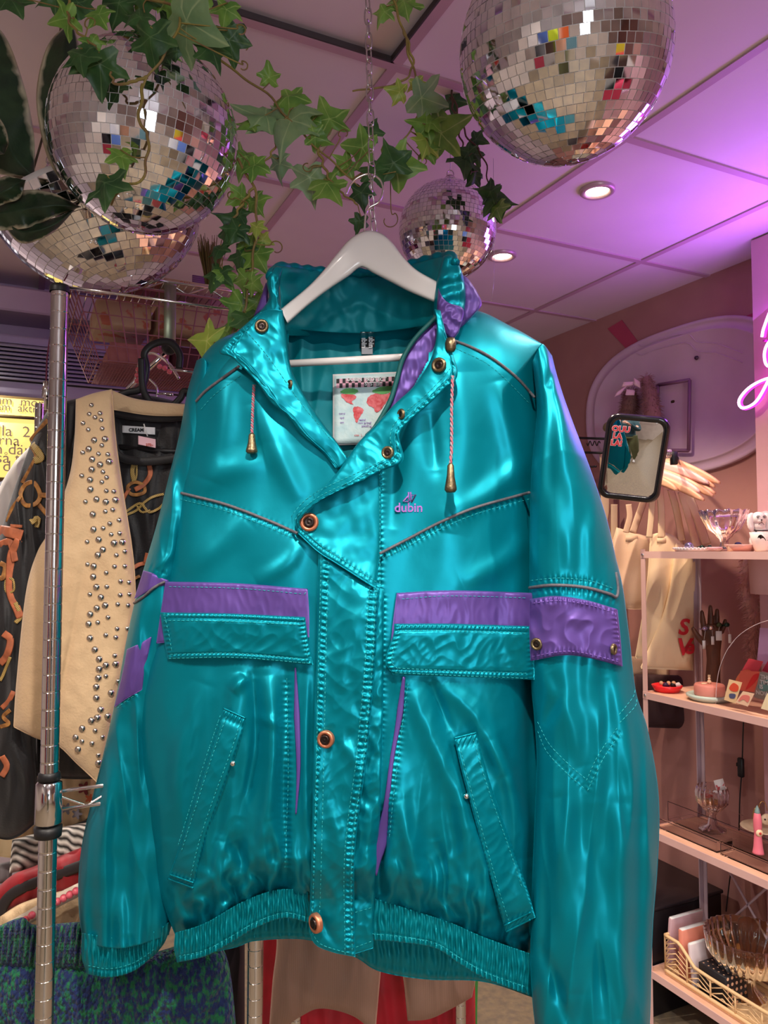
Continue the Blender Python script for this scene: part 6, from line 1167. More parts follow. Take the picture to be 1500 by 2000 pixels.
# feather boa behind the unit
rf = np.random.RandomState(3)
def fluffy(name, label, cat, path, rad, m, n=2600, L=.022, core=True):
    t = Thing(name, label, cat, path[0]); c = cr(path, 60); rr = np.interp(np.linspace(0, 1, 60), np.linspace(0, 1, len(rad)), rad); b = MB(); b.tube(c, rr*.75, 14); t.part('core', b, m)
    b = MB(); V = []; F = []
    for k in range(n):
        i = rf.randint(0, 59); d = rf.randn(3); d /= np.linalg.norm(d); p = c[i]+(c[i+1]-c[i])*rf.rand()+d*rr[i]*.7; e = d*L*rf.uniform(.5, 1.3)+np.array([0, 0, -L*.4]); s_ = np.cross(e, rf.randn(3)); s_ = s_/np.linalg.norm(s_)*.0012
        j = len(V); V += [p-s_, p+s_, p+e*.6+s_*.7, p+e]; F.append((j, j+1, j+2, j+3))
    b.add(V, F); t.part('fluff', b, m, kind='stuff'); return t
M_fl = mat('blush_feather', rgb(214, 164, 156), .9, sheen=.5)
fluffy('feather_boa', 'fluffy blush feather boa hanging at the right behind the second shelf', 'feather boa', [onx(1468, 1080, 2.2), onx(1462, 1140, 2.19), onx(1476, 1200, 2.19), onx(1474, 1240, 2.19), onx(1470, 1290, 2.19)], [.03, .034, .032, .026, .014], M_fl)
b = MB(); b.lathe([(.0001, 0), (.05, 0), (.055, .12), (.04, .25), (.0001, .26)], onx(1500, 1160, 2.12), seg=24); one('pink_plush_piece', 'smooth pale pink fabric piece beside the feather boa at the right edge', 'fabric', b, mat('pale_pink_cloth', rgb(216, 176, 180), .8))
# third shelf: acrylic trays, goblet, candle, plate
z3 = zs_[2]+E0
def acr(label, xa, xb, X0, X1, h_):
    ya, yb = float(onshelf(xa, z3, X0)[1]), float(onshelf(xb, z3, X0)[1]); t = Thing('acrylic_tray', label, 'tray', (X0, ya, z3), 'clear acrylic trays on the third shelf'); th = .003; cx_, cy_ = (X0+X1)/2, (ya+yb)/2; w_, l_ = X1-X0, abs(yb-ya)
    b = MB(); b.box((cx_, cy_, z3+th/2), (w_, l_, th)); t.part('tray_base', b, M_acr, smooth=False)
    for (x, y, sx, sy) in ((X0, cy_, th, l_), (X1, cy_, th, l_), (cx_, ya, w_, th), (cx_, yb, w_, th)):
        b = MB(); b.box((x, y, z3+h_/2+th), (sx, sy, h_-th)); t.part('tray_wall', b, M_acr, smooth=False)
    b = MB(); b.tube([(X0, ya, z3+h_), (X0, yb, z3+h_)], .0009, 5); t.part('tray_edge', b, mat('dark_acrylic_edge', rgb(70, 48, 56), .3)); b = MB(); b.tube([(X0, ya, z3), (X0, ya, z3+h_)], .0009, 5); t.part('tray_edge', b, mat('dark_acrylic_edge', rgb(70, 48, 56), .3))
acr('low clear acrylic tray at the front of the third shelf', 1288, 1400, 1.885, 1.95, .030); acr('clear acrylic tray at the near right of the third shelf', 1408, 1620, 1.885, 1.95, .032); acr('taller clear acrylic tray at the back of the third shelf', 1305, 1600, 1.965, 2.07, .062)
c = onshelf(1392, z3+.004, 2.02); s1 = depth_of(c)/FPX
t = Thing('glass_goblet', 'cut glass goblet with a folded note in it on the third shelf', 'goblet', c)
flute([(.0001, 0), (25*s1, 0), (24*s1, 3*s1), (9*s1, 10*s1), (6*s1, 26*s1), (9*s1, 34*s1)], c, 10, .03, thing=t, name='foot')
flute([(.0001, 34*s1), (15*s1, 37*s1), (28*s1, 52*s1), (30*s1, 70*s1), (27*s1, 82*s1), (25.5*s1, 82*s1), (28*s1, 69*s1), (26*s1, 54*s1), (13*s1, 40*s1), (.0001, 38*s1)], c, 18, .04, thing=t)
b = MB(); b.box(c+Z_*82*s1+R_*16*s1, (18*s1, .001, 26*s1), ax=[[.82, -.5, .25], [.45, .85, 0], [-.25, .1, .96]]); one('price_note', 'small white and red price note standing in the glass goblet', 'note', b, mat('note_print', rgb(232, 226, 226), .6, col2=rgb(210, 90, 96), cscale=90, cpos=(.58, .62)))
b = MB(); b.sphere(c+Z_*66*s1-R_*8*s1, 10*s1, 14, 10, (1, 1, .7)); one('red_sweet', 'red wrapped sweet in the glass goblet', 'sweet', b, mat('red_wrap', rgb(180, 40, 36), .3))
b = MB(); c2 = c+Z_*44*s1; b.sphere(c2+Z_*6*s1, 13*s1, 16, 10, (1, 1, .7)); one('amber_beads', 'golden amber beads heaped in the bottom of the glass goblet', 'beads', b, mat('amber_gold', rgb(214, 150, 80), .2, .4, bump=1., bscale=260), kind=None)
c = onshelf(1481, z3+.034, 1.92); c[2] = z3+.033; s1 = depth_of(c)/FPX
t = Thing('pink_finger_candle', 'pink finger shaped candle with an eye ring on the third shelf', 'candle', c); b = MB(); b.tube([c+Z_*k*s1 for k in (0, 3, 12, 30, 38, 48, 62, 74, 80)], np.array([11, 10, 8.5, 7, 6.4, 7.6, 7.8, 6, 1.5])*s1, 18); t.part('candle_body', b, mat('pink_wax', rgb(238, 122, 142), .4, coat=.2))
b = MB(); b.tube([c+Z_*k*s1 for k in (72, 78, 84, 90)], np.array([5, 5, 3.4, .5])*s1, 14); t.part('nail', b, mat('mint_wax', rgb(130, 160, 160), .4)); b = MB(); b.lathe([(.0001, 3*s1), (5*s1, 2*s1), (7*s1, 0), (6*s1, -2*s1)], c+Z_*40*s1-F_*7*s1, axis=-F_, seg=20); o = t.part('eye_ring', b, mat('cream_icing', rgb(244, 214, 180), .5)); b = MB(); b.sphere(c+Z_*40*s1-F_*10*s1, 2.4*s1, 10, 8); t.part('pupil', b, mat('red_wrap', rgb(180, 40, 36), .3), parent=o)
c = onshelf(1492, z3+.064, 2.02); c[2] = z3+.063; s1 = depth_of(c)/FPX
t = Thing('gold_rimmed_plate', 'cream plate with a gold rim resting on the back acrylic tray', 'plate', c); b = MB(); b.lathe([(.0001, 0), (26*s1, 0), (42*s1, 5*s1), (41*s1, 6.5*s1), (25*s1, 2*s1), (.0001, 2*s1)], c, seg=48); t.part('plate', b, mat('cream_glaze', rgb(226, 200, 170), .3))
b = MB(); a = np.linspace(0, 5.2, 24); b.tube([c+R_*(-14+6*math.cos(q))*s1+Z_*(26+16*math.sin(q))*s1 for q in a], .8*s1, 6); b.tube([c+R_*(2+8*math.cos(q))*s1+Z_*(34+18*math.sin(q))*s1+F_*.01 for q in a], .8*s1, 6); one('gold_wire_earring', 'thin gold wire loops standing on the gold rimmed plate', 'earring', b, mat('gold_wire', rgb(220, 180, 110), .2, 1.))
b = MB(); b.lathe([(.0001, 3*s1), (8*s1, 2.4*s1), (11*s1, 0), (10*s1, -2*s1)], c+R_*2*s1+Z_*22*s1-F_*.01, axis=-F_, seg=20); t = Thing('heart_face_charm', 'cream charm with black dots for eyes beside the pink candle', 'charm', c+Z_*20*s1); t.part('charm_body', b, mat('cream_glaze', rgb(226, 200, 170), .3))
for k in (-4, 3): b = MB(); b.sphere(c+R_*(2+k)*s1+Z_*23*s1-F_*(.01+3*s1), 1.8*s1, 8, 6); t.part('black_dot', b, M_inkb)
# black cable with switch
b = MB(); cc = cr([onx(1453, 1385, 2.13), onx(1451, 1440, 2.13), onx(1449, 1500, 2.13), onx(1445, 1560, 2.13), onx(1442, 1640, 2.13)]+[onx(1428, 1700, 2.13), onx(1418, 1780, 2.13)], 60)
t = Thing('switch_cable', 'black cable with an inline switch hanging behind the third shelf', 'cable', cc[0]); b.tube(cc, .0022, 8); t.part('cable', b, M_blkp); b = MB(); b.box(onx(1447, 1499, 2.125), (.016, .020, .062), bev=.004); o = t.part('switch', b, M_blkp); b = MB(); b.box(onx(1440, 1493, 2.125), (.008, .006, .012), bev=.002); t.part('rocker', b, M_blkp, parent=o)
# lower shelf: cream crate, glass bowl, books
z4 = zs_[3]+E0; M_crate = mat('cream_plastic_crate', rgb(234, 196, 148), .45)
ca = onshelf(1300, z4, 1.875); yA = float(ca[1]); yB = yA-.52; Xa, Xb = 1.875, 2.08; hz = .12
t = Thing('cream_crate', 'cream plastic lattice crate on the lowest shelf', 'crate', (Xa, yA, z4))
b = MB(); b.box(((Xa+Xb)/2, (yA+yB)/2, z4+.003), (Xb-Xa, yA-yB, .005)); t.part('crate_bottom', b, M_crate, smooth=False)
def side(P0, P1, hts, n, name='crate_side'):
    P0, P1 = np.array(P0, float), np.array(P1, float); b = MB(); U_ = P1-P0; hs = lambda u: float(np.interp(u, np.linspace(0, 1, len(hts)), hts))
    us = np.linspace(0, 1, 41); b.tube([P0+U_*u+Z_*hs(u) for u in us], .0052, 8); b.tube([P0+U_*u+Z_*.012 for u in us], .006, 8); b.tube([P0+U_*u+Z_*.028 for u in us], .0022, 6)
    for i in range(n+1):
        u = i/n; b.tube([P0+U_*u+Z_*.01, P0+U_*u+Z_*hs(u)], .003, 6)
        if i < n:
            for k in range(-3, 9):
                z0_ = .028+k*.016; um = (i+.5)/n
                for (ua, ub_) in ((u, um), ((i+1)/n, um)):
                    za_, zb_ = z0_, z0_+.022; ha, hb2 = hs(ua)-.004, hs(ub_)-.004
                    if zb_ < .03 or za_ > ha: continue
                    q0 = 0. if za_ >= .028 else (.028-za_)/(zb_-za_); q1 = 1. if zb_ <= min(ha, hb2) else (min(ha, hb2)-za_)/(zb_-za_)
                    if q1 <= q0: continue
                    A_, B_ = P0+U_*ua, P0+U_*ub_; b.tube([A_+(B_-A_)*q0+Z_*(za_+(zb_-za_)*q0), A_+(B_-A_)*q1+Z_*(za_+(zb_-za_)*q1)], .0017, 5)
    t.part(name, b, M_crate)
side((Xa, yA, z4), (Xa, yB, z4), [hz, hz, hz*.62, hz*.60, hz*.60, hz*.60, hz*.60, hz*.62, hz, hz], 6); side((Xb, yA, z4), (Xb, yB, z4), [hz, hz, hz*.62, hz*.60, hz*.60, hz*.60, hz*.60, hz*.62, hz, hz], 6); side((Xa, yA, z4), (Xb, yA, z4), [hz, hz, hz*.7, hz, hz], 3); side((Xa, yB, z4), (Xb, yB, z4), [hz, hz, hz*.7, hz, hz], 3)
def upbook(label, px, X, th, h_, dep, m, tilt=0., name='book', cat='book'):
    c = onshelf(px, z4+.006, X); b = MB(); b.box(c+Z_*h_/2*math.cos(tilt), (dep, th, h_), ax=[[1, 0, 0], [0, math.cos(tilt), math.sin(tilt)], [0, -math.sin(tilt), math.cos(tilt)]], bev=.002)
    t = Thing(name, label, cat, c); t.part('cover', b, m); b = MB(); b.box(c+Z_*(h_/2*math.cos(tilt)+.003), (dep*.96, th*.72, h_), ax=[[1, 0, 0], [0, math.cos(tilt), math.sin(tilt)], [0, -math.sin(tilt), math.cos(tilt)]]); t.part('pages', b, M_wht)
upbook('lilac pink book leaning at the left end of the cream crate', 1338, 1.96, .014, .165, .14, mat('lilac_cover', rgb(196, 160, 170), .5), .10)
upbook('salmon pink book upright in the cream crate', 1360, 1.95, .018, .150, .13, mat('salmon_cover', rgb(226, 140, 120), .5), .0)
upbook('white book leaning beside the salmon one in the cream crate', 1378, 1.94, .012, .125, .12, mat('white_cover', rgb(216, 200, 206), .5), -.12)
M_dot = mat('polka_dot_paper', rgb(26, 22, 28), .5); nt = M_dot.node_tree; vb = nt.nodes['Principled BSDF']; tc = [n for n in nt.nodes if n.type == 'TEX_COORD'][0]; vo = nt.nodes.new('ShaderNodeTexVoronoi'); vo.inputs['Scale'].default_value = 55; vo.inputs['Randomness'].default_value = 0; nt.links.new(tc.outputs['Object'], vo.inputs['Vector'])
ra = nt.nodes.new('ShaderNodeValToRGB'); ra.color_ramp.interpolation = 'CONSTANT'; ra.color_ramp.elements[0].color = rgb(206, 160, 130); ra.color_ramp.elements[1].position = .36; ra.color_ramp.elements[1].color = rgb(24, 20, 26); nt.links.new(vo.outputs['Distance'], ra.inputs['Fac']); nt.links.new(ra.outputs['Color'], vb.inputs['Base Color'])
c = onshelf(1412, z4+.006, 1.93); b = MB(); b.box(c+Z_*.045, (.09, .10, .085), bev=.003); one('polka_dot_box', 'black box with tan polka dots under the big glass bowl', 'box', b, M_dot)
c = onshelf(1462, z4+.008, 1.99); s1 = depth_of(c)/FPX
t = Thing('cut_glass_bowl', 'wide ribbed smoky glass bowl on a foot standing in the cream crate', 'bowl', c)
M_sm = mat('smoky_glass', rgb(220, 190, 150), .04, trans=1., ior=1.45, col2=rgb(210, 180, 140))
flute([(.0001, 0), (34*s1, 0), (32*s1, 6*s1), (14*s1, 20*s1), (12*s1, 34*s1), (20*s1, 42*s1)], c, 18, .02, thing=t, name='foot', m=M_sm)
flute([(.0001, 40*s1), (24*s1, 43*s1), (56*s1, 60*s1), (72*s1, 86*s1), (76*s1, 118*s1), (73*s1, 118*s1), (69*s1, 88*s1), (53*s1, 64*s1), (22*s1, 47*s1), (.0001, 45*s1)], c, 30, .022, seg=180, thing=t, m=M_sm)
# black box on the floor
c = onz(1292, 1890, .0); p = onx(1312, 1760, 2.0); b = MB(); zt_ = float(p[2]); b.box((2.02, float(p[1])+.12, zt_/2), (.36, .30, zt_), bev=.004); t = Thing('black_storage_box', 'black box standing on the floor behind the shelf unit', 'box', (2.02, float(p[1])+.12, 0)); t.part('box_body', b, mat('black_box', rgb(20, 16, 22), .4)); b = MB(); b.box((2.02, float(p[1])+.12, zt_+.006), (.37, .31, .012), bev=.003); t.part('lid', b, mat('black_lid', rgb(34, 28, 34), .35))

# ------------------------------------------------------------------ mirror, hangers, tote bags on the right wall
Xt = 2.08
zr = zx(1150, 880, 2.0)
t = Thing('tabletop_mirror', 'black framed rounded mirror tilted down with a red sticker, in front of the oval plaque', 'mirror', onx(1237, 895, 1.82))
DMi = depth_of(onx(1237, 895, 1.75)); cM = at(1237, 895, DMi); sM = DMi/FPX
def rr(w_, h_, r0, n=8):
    P = []
    for (sx, sy, a0) in ((1, 1, 0), (-1, 1, 90), (-1, -1, 180), (1, -1, 270)):
        for k in range(n): a = math.radians(a0+90*k/(n-1)); P.append((sx*(w_-r0)+r0*math.cos(a), sy*(h_-r0)+r0*math.sin(a)))
    return np.array(P)
dc = O_-cM; dc /= np.linalg.norm(dc); df = np.array([-.10, -.40, .10])-cM; df /= np.linalg.norm(df); mn = dc+df; mn /= np.linalg.norm(mn)
my = Z_+R_*.14; my = my-mn*(my@mn); my /= np.linalg.norm(my); mx = np.cross(my, mn); tl = math.acos(min(1, float(mn@dc)))
HW, HH = 58*sM, 83*sM/math.cos(tl)
def loop3(w_, h_, r0, off): return np.array([cM+mx*x+my*y+mn*off for x, y in rr(w_, h_, r0)])
b = MB(); b.grid(np.array([loop3(HW, HH, 22*sM, -.006), loop3(HW+.002, HH+.002, 23*sM, .004), loop3(HW-.002, HH-.002, 22*sM, .010), loop3(HW-9*sM, HH-9*sM, 15*sM, .010), loop3(HW-11*sM, HH-11*sM, 14*sM, .006)]), cu=True); t.part('mirror_frame', b, mat('glossy_black_frame', rgb(18, 16, 22), .2, coat=.5))
b = MB(); L0 = rr(HW-10*sM, HH-10*sM, 14*sM); RC = .8; rings_ = []
for q in np.linspace(.0001, 1, 24): P2 = L0*q; rings_.append(cM+P2[:, :1]*mx+P2[:, 1:]*my+(.0150-(P2**2).sum(1)/(2*RC))[:, None]*mn)
b.grid(np.array(rings_), cu=True); mg = t.part('mirror_glass', b, mat('silvered_glass', rgb(225, 225, 228), .02, 1., col2=rgb(220, 220, 224)))
b = MB(); b.prism(loop3(HW, HH, 22*sM, -.007), -mn*.004); t.part('mirror_back', b, M_blkp, smooth=False)
M_stk = mat('red_sticker_ink', rgb(214, 56, 66), .5); M_stw = mat('pink_sticker_rim', rgb(238, 200, 206), .5)
for s_, dy, dx in (('OUU', 56, -31), ('LA', 42, -36), ('LA!', 28, -36)):
    for m_, of, bo in ((M_stw, .0135, .0022), (M_stk, .0147, .0006)): t.part('sticker_lettering', text_mb(s_, 15*sM, cM+mx*dx*sM+my*dy*sM+mn*of, mx, my, .0002, bold=bo), m_, parent=mg)
b = MB()
for k in range(4): a = np.linspace(0, 2*np.pi, 16, endpoint=False); q = at(1301+k*2.4, 886, DMi); b.tube([q+Z_*9*sM*math.cos(v)+F_*9*sM*math.sin(v) for v in a], .0012, 6, closed=True)
t.part('hinge_spring', b, M_chrome)
b = MB(); b.box(at(1316, 895, DMi+.01), (12*sM, .02, 26*sM), AX, bev=.002); t.part('wall_bracket', b, M_blkp)
b = MB(); b.tube([at(1322, 895, DMi+.01), onx(1322, 897, XW)], .006, 8); t.part('wall_arm', b, M_blkp)
# black rail frame
t = Thing('black_wall_rail', 'black metal double rail with wavy wire between the jacket sleeve and the mirror', 'rail', at(1150, 880, 2.5)); YD = depth_of(onx(1160, 860, 2.1))
for ya in (856, 884):
    b = MB(); b.tube([onx(1118, ya-1, 2.14), onx(1186, ya+1, 2.14)], .005, 10); t.part('rail', b, M_blkp)
b = MB(); x_ = np.linspace(1146, 1172, 24); b.tube(np.array([onx(x, 866+4.5*math.sin((x-1146)*.72), 2.14) for x in x_]), .0022, 6); t.part('wavy_wire', b, M_blkp)
b = MB(); b.tube(cr([onx(1142, 884, 2.14), onx(1143, 900, 2.12), onx(1152, 911, 2.10), onx(1164, 911, 2.08)], 16), .004, 8); t.part('hook', b, M_blkp)
b = MB(); b.tube([onx(1125, 870, 2.14), onx(1125, 884, XW)], .004, 8); t.part('wall_fixing', b, M_blkp)
# feather duster and ribbon on the wall
fluffy('feather_duster', 'dusty pink feather bundle hanging on the plaque above the mirror', 'feathers', [onx(1262, 738, 2.2), onx(1268, 765, 2.2), onx(1274, 800, 2.2), onx(1276, 850, 2.2)], [.022, .034, .042, .044], mat('dusty_feather', rgb(156, 112, 108), .9), n=1800, L=.02)
fluffy('fur_pompom', 'grey brown fur bundle beside the pink feathers above the mirror', 'fur', [onx(1232, 765, 2.2), onx(1228, 795, 2.2), onx(1222, 815, 2.2)], [.03, .04, .03], mat('taupe_fur', rgb(138, 100, 92), .9), n=1200, L=.02)
t = Thing('cream_ribbon_bow', 'cream ribbon bow tied above the mirror', 'bow', onx(1237, 750, 2.15))
for poly in ([(1238, 738), (1250, 745), (1251, 758), (1238, 752)], [(1238, 745), (1218, 746), (1214, 756), (1236, 753)], [(1226, 752), (1212, 770), (1200, 775), (1204, 766), (1220, 748)], [(1224, 760), (1240, 762), (1239, 772), (1221, 772)]):
    b = MB(); cushion(b, depth_of(onx(1237, 750, 2.14)), [poly[0], poly[1]], [poly[3], poly[2]], [poly[0], poly[3]], [poly[1], poly[2]], 8, 8, 0, .005); t.part('ribbon_loop', b, mat('cream_satin_ribbon', rgb(222, 190, 178), .5))
b = MB(); b.sphere(onx(1187, 834, 2.18), .026, 16, 10, (.5, 1, .8)); one('dried_flower_head', 'pale green dried flower head left of the mirror', 'dried flower', b, mat('dry_flower', rgb(150, 140, 100), .9, bump=1., bscale=260))
# wooden hangers fanned out
M_hw = mat('pale_beech', rgb(222, 168, 138), .5, col2=rgb(206, 150, 122), cscale=9, stretch=(1, 1, 5)); M_hl = mat('lilac_lit_beech', rgb(226, 180, 176), .5)  # the second copy has lilac light mixed into the wood colour
fan = [((1292, 905), (1405, 945), 1.99, 0), ((1292, 912), (1395, 952), 1.985, 0), ((1290, 920), (1383, 945), 1.97, 1), ((1290, 928), (1396, 965), 1.975, 0), ((1290, 932), (1392, 970), 1.962, 0), ((1288, 936), (1366, 962), 1.95, 1), ((1286, 944), (1374, 978), 1.945, 0), ((1282, 950), (1322, 958), 1.93, 0)]
hd = ['topmost and longest of the fanned wooden hangers', 'second of the fanned wooden hangers from the top', 'pink lit wooden hanger, third of the fan', 'wooden hanger fourth from the top of the fan', 'wooden hanger fifth from the top of the fan', 'short pink lit wooden hanger low in the fan', 'lowest long wooden hanger of the fan', 'short front wooden hanger close to the mirror']
for k, ((xa, ya), (xb, yb), X, kk) in enumerate(fan):
    A_, B_ = onx(xa-16, ya-14, X), onx(xb, yb, X); t = Thing('wooden_hanger', hd[k], 'hanger', A_, 'wooden hangers fanned on the wall rail'); n_ = 20; u_ = np.linspace(0, 1, n_)
    P = A_+(B_-A_)*u_[:, None]+Z_*(.010*np.sin(np.pi*u_*.9))[:, None]; hh_ = .0165*np.sqrt(np.clip(1-u_**6*.9, 0, 1))*(1-.2*u_); b = MB(); G1 = np.stack([P+Z_*hh_[:, None], P+Z_*.3*hh_[:, None], P-Z_*.3*hh_[:, None], P-Z_*hh_[:, None]], 1); off_ = np.array([-.006, 0, 0]); b.shell(G1+off_*np.array([.8, 1, 1, .8])[None, :, None], G1-off_*np.array([.8, 1, 1, .8])[None, :, None]); t.part('arm', b, M_hl if kk else M_hw)
    C_2 = 2*A_-B_; P = A_+(C_2-A_)*u_[:, None]*.6-Z_*(.02*u_)[:, None]; G1 = np.stack([P+Z_*hh_[:, None], P-Z_*hh_[:, None]], 1); b = MB(); b.shell(G1+off_*.8, G1-off_*.8); t.part('arm', b, M_hl if kk else M_hw)
    b = MB(); a = np.linspace(-1.2, 2.8, 20); b.tube([A_+Z_*(.042+.016*math.sin(q))+np.array([0, -.016*math.cos(q), 0]) for q in a]+[A_+Z_*.0], .0016, 6); t.part('hook', b, M_chrome)
# tote bags
M_can = mat('cream_canvas', rgb(232, 206, 172), .85, bump=.2, bscale=500, col2=rgb(222, 194, 160), cscale=4); M_canp = mat('natural_canvas', rgb(224, 188, 160), .85, bump=.2, bscale=500)
def tote(label, X, top, bottom, left, right, m, straps, prints=(), seed=1, tf=.018, txt=None):
    D = depth_of(onx(top[0][0], top[0][1]+100, X)); t = Thing('tote_bag', label, 'tote bag', at(top[0][0], top[0][1], D), 'canvas tote bags hanging under the wooden hangers')
    b = MB(); q = cushion(b, D, top, bottom, left, right, 50, 70, 0, tf, .012, lambda px, py, s, t: .016*ridged(px/55+py/400, py/330, seed)+.004*perlin(px/25, py/60, seed+2), p=5); t.part('bag_body', b, m)
    for st, w_ in straps:
        c = cr(st, 30); b = MB(); b.tube(at(c[:, 0], c[:, 1], D-.012), w_*D/FPX/2, 8, up=-F_, flat=.14); t.part('strap', b, m)
    f = gsurf(q, D)
    for (x, y, w_, h_) in prints:
        b = MB(); b.box(at(x, y, f(x, y)-.002), (w_*D/FPX, .0008, h_*D/FPX), AX); t.part('strap_patch', b, m)
    if txt:
        for s_, x, y, h_ in txt: t.part('bag_lettering', text_mb(s_, h_*D/FPX*1.3, at(x, y, D-tf-.014), R_, Z_, .0004, bold=.0022, shear=.2), mat('red_lettering', rgb(200, 24, 44), .6))
tote('cream tote bag farthest left, beside the jacket sleeve', 2.11, [(1150, 1035), (1190, 1048), (1215, 1058)], [(1150, 1300), (1230, 1310)], [(1150, 1035), (1150, 1300)], [(1215, 1058), (1220, 1200), (1230, 1310)], M_can, [([(1180, 884), (1182, 980), (1180, 1010), (1172, 1050)], 18), ([(1200, 985), (1200, 1020), (1200, 1060)], 14)], seed=3)
tote('pinkish tote bag with a stitched strap patch, in front of the others on the left', 1.965, [(1204, 1030), (1240, 1040), (1284, 1052)], [(1190, 1185), (1230, 1190), (1262, 1190)], [(1204, 1030), (1190, 1090), (1190, 1185)], [(1284, 1052), (1278, 1130), (1262, 1190)], M_canp, [([(1290, 925), (1284, 940), (1262, 970), (1250, 1000), (1236, 1040)], 14), ([(1228, 985), (1230, 1010), (1222, 1040)], 12)], [(1234, 1052, 24, 12)], seed=5)
tote('plain cream tote bag behind the left post of the shelf unit', 1.99, [(1270, 1044), (1300, 1040), (1334, 1056)], [(1240, 1286), (1280, 1288), (1318, 1292), (1330, 1280)], [(1270, 1044), (1262, 1150), (1240, 1286)], [(1334, 1056), (1336, 1150), (1330, 1280)], M_can, [([(1288, 950), (1292, 1000), (1292, 1050)], 14), ([(1310, 955), (1322, 1000), (1332, 1056)], 14), ([(1275, 965), (1272, 1010), (1268, 1050)], 12)], [(1292, 1056, 18, 10)], seed=8)
tote('cream tote bag with big red letters, behind the unit', 2.05, [(1320, 1060), (1345, 1066), (1362, 1070)], [(1250, 1306), (1310, 1308), (1354, 1310)], [(1320, 1060), (1300, 1180), (1250, 1306)], [(1362, 1070), (1358, 1200), (1354, 1310)], M_can, [([(1340, 960), (1362, 1010), (1380, 1064)], 18), ([(1330, 960), (1345, 1010), (1362, 1070)], 14)], seed=11, txt=(('S', 1334, 1226, 32), ('V', 1334, 1265, 34), ('e', 1345, 1264, 30)))
tote('dark lower tote bag edge under the cream ones', 2.12, [(1220, 1280), (1310, 1290)], [(1225, 1320), (1310, 1326)], [(1220, 1280), (1225, 1320)], [(1310, 1290), (1310, 1326)], M_canp, [], seed=13)
for i_, (xa, ya, xb, yb, w_) in enumerate(((1235, 985, 1215, 1040, 10), (1250, 975, 1262, 1042, 12), (1350, 975, 1386, 1062, 18), (1300, 960, 1312, 1046, 14))):
    t = None
b = MB(); cushion(b, depth_of(onx(1290, 1400, 2.2)), [(1240, 1316), (1360, 1320)], [(1240, 1420), (1360, 1424)], [(1240, 1316), (1240, 1420)], [(1360, 1320), (1360, 1424)], 30, 30, 0, .02, .02, cloth_h(9, .01, 30, 100)); one('dark_brown_bag', 'dark brown cloth bag below the tote bags behind the shelf unit', 'bag', b, mat('dark_brown_cloth', rgb(66, 42, 46), .8))
# ------------------------------------------------------------------ clothes on rails behind the camera, added for the mirror balls to reflect
REF = [(196, 40, 60), (240, 238, 230), (20, 20, 24), (230, 120, 60), (226, 96, 150), (190, 210, 40), (90, 120, 190), (30, 30, 36), (238, 180, 150), (220, 214, 60), (60, 34, 30), (245, 245, 245), (200, 60, 90), (20, 24, 40)]
def rail(x, y0, y1, label):
    t = Thing('added_clothes_rail', label, 'clothes rail', (x, (y0+y1)/2, 0)); b = MB(); b.tube([(x, y0, 1.55), (x, y1, 1.55)], .014, 12); t.part('rail', b, M_chrome)
    for y in (y0, y1): b = MB(); b.tube([(x, y, 0), (x, y, 1.55)], .014, 12); t.part('leg', b, M_chrome)
rail(-1.65, -1.9, .4, 'chrome clothes rail by the left wall, added for the mirror balls to reflect'); rail(1.75, -2.0, .3, 'chrome clothes rail by the right wall, added for the mirror balls to reflect')
NAMES = ['crimson', 'ivory', 'black', 'orange', 'rose pink', 'lime green', 'cornflower blue', 'charcoal', 'peach', 'yellow', 'dark brown', 'bright white', 'raspberry', 'midnight blue']
k = 0
for x, y0 in ((-1.65, -1.8), (1.75, -1.9)):
    for i in range(14):
        ci = (k*5+3) % 14; r_, g_, b_ = REF[ci]; k += 1; y = y0+i*.155; a = np.linspace(0, 2*np.pi, 28, endpoint=False); n_ = 12; rows = []
        for j in range(n_):
            v = j/(n_-1); w_ = .06+.17*min(1, v*6)+.03*v; th = .022+.012*v; rows.append(np.stack([x+w_*np.cos(a), y+th*np.sin(a)*(1+.3*np.sin(a*7+i)), np.full(28, 1.50-.02-.85*v-.05*(1-min(1, v*6)))+.0*a], 1))
        b = MB(); b.grid(np.array(rows), cu=True); one('added_garment', '%s garment on the rail by the %s wall, added for the mirror balls to reflect' % (NAMES[ci], 'left' if x < 0 else 'right'), 'garment', b, mat('rail_cloth_%s' % 'abcdefghijklmn'[(k*5+12) % 14], rgb(r_, g_, b_), .7), group='garments added on rails behind the camera')
# ------------------------------------------------------------------ the person taking the picture, seen small in the black framed mirror
PB = -F_*.46
def pp(r, f, z): return PB+R_*r+F_*f+Z_*z
M_skin = mat('skin', rgb(214, 164, 140), .5); M_olive = mat('olive_trouser_cloth', rgb(88, 92, 58), .8, bump=.2, bscale=200); M_shoe = mat('white_trainer', rgb(236, 236, 232), .5); M_top = mat('dark_teal_jumper', rgb(30, 62, 70), .8); M_hair = mat('brown_hair', rgb(62, 40, 28), .6, bump=.4, bscale=300)
pr_ = Thing('person', 'person in olive trousers and white trainers taking the picture, small in the mirror', 'person', pp(0, 0, 0))
b = MB()
b.tube([pp(0, 0, .92), pp(0, 0, 1.05), pp(0, .01, 1.22), pp(0, 0, 1.36), pp(0, -.005, 1.42)], [.13, .12, .14, .14, .06], 20); b.tube([pp(0, 0, 1.38), pp(0, .01, 1.50)], .052, 16)
b.sphere(pp(0, .02, 1.585), .098, 24, 18, (.8, .95, 1.15)); b.sphere(pp(0, .055, 1.545), .055, 16, 12, (.9, 1, 1)); b.tube([pp(0, .105, 1.60), pp(0, .128, 1.572)], [.009, .014], 8)
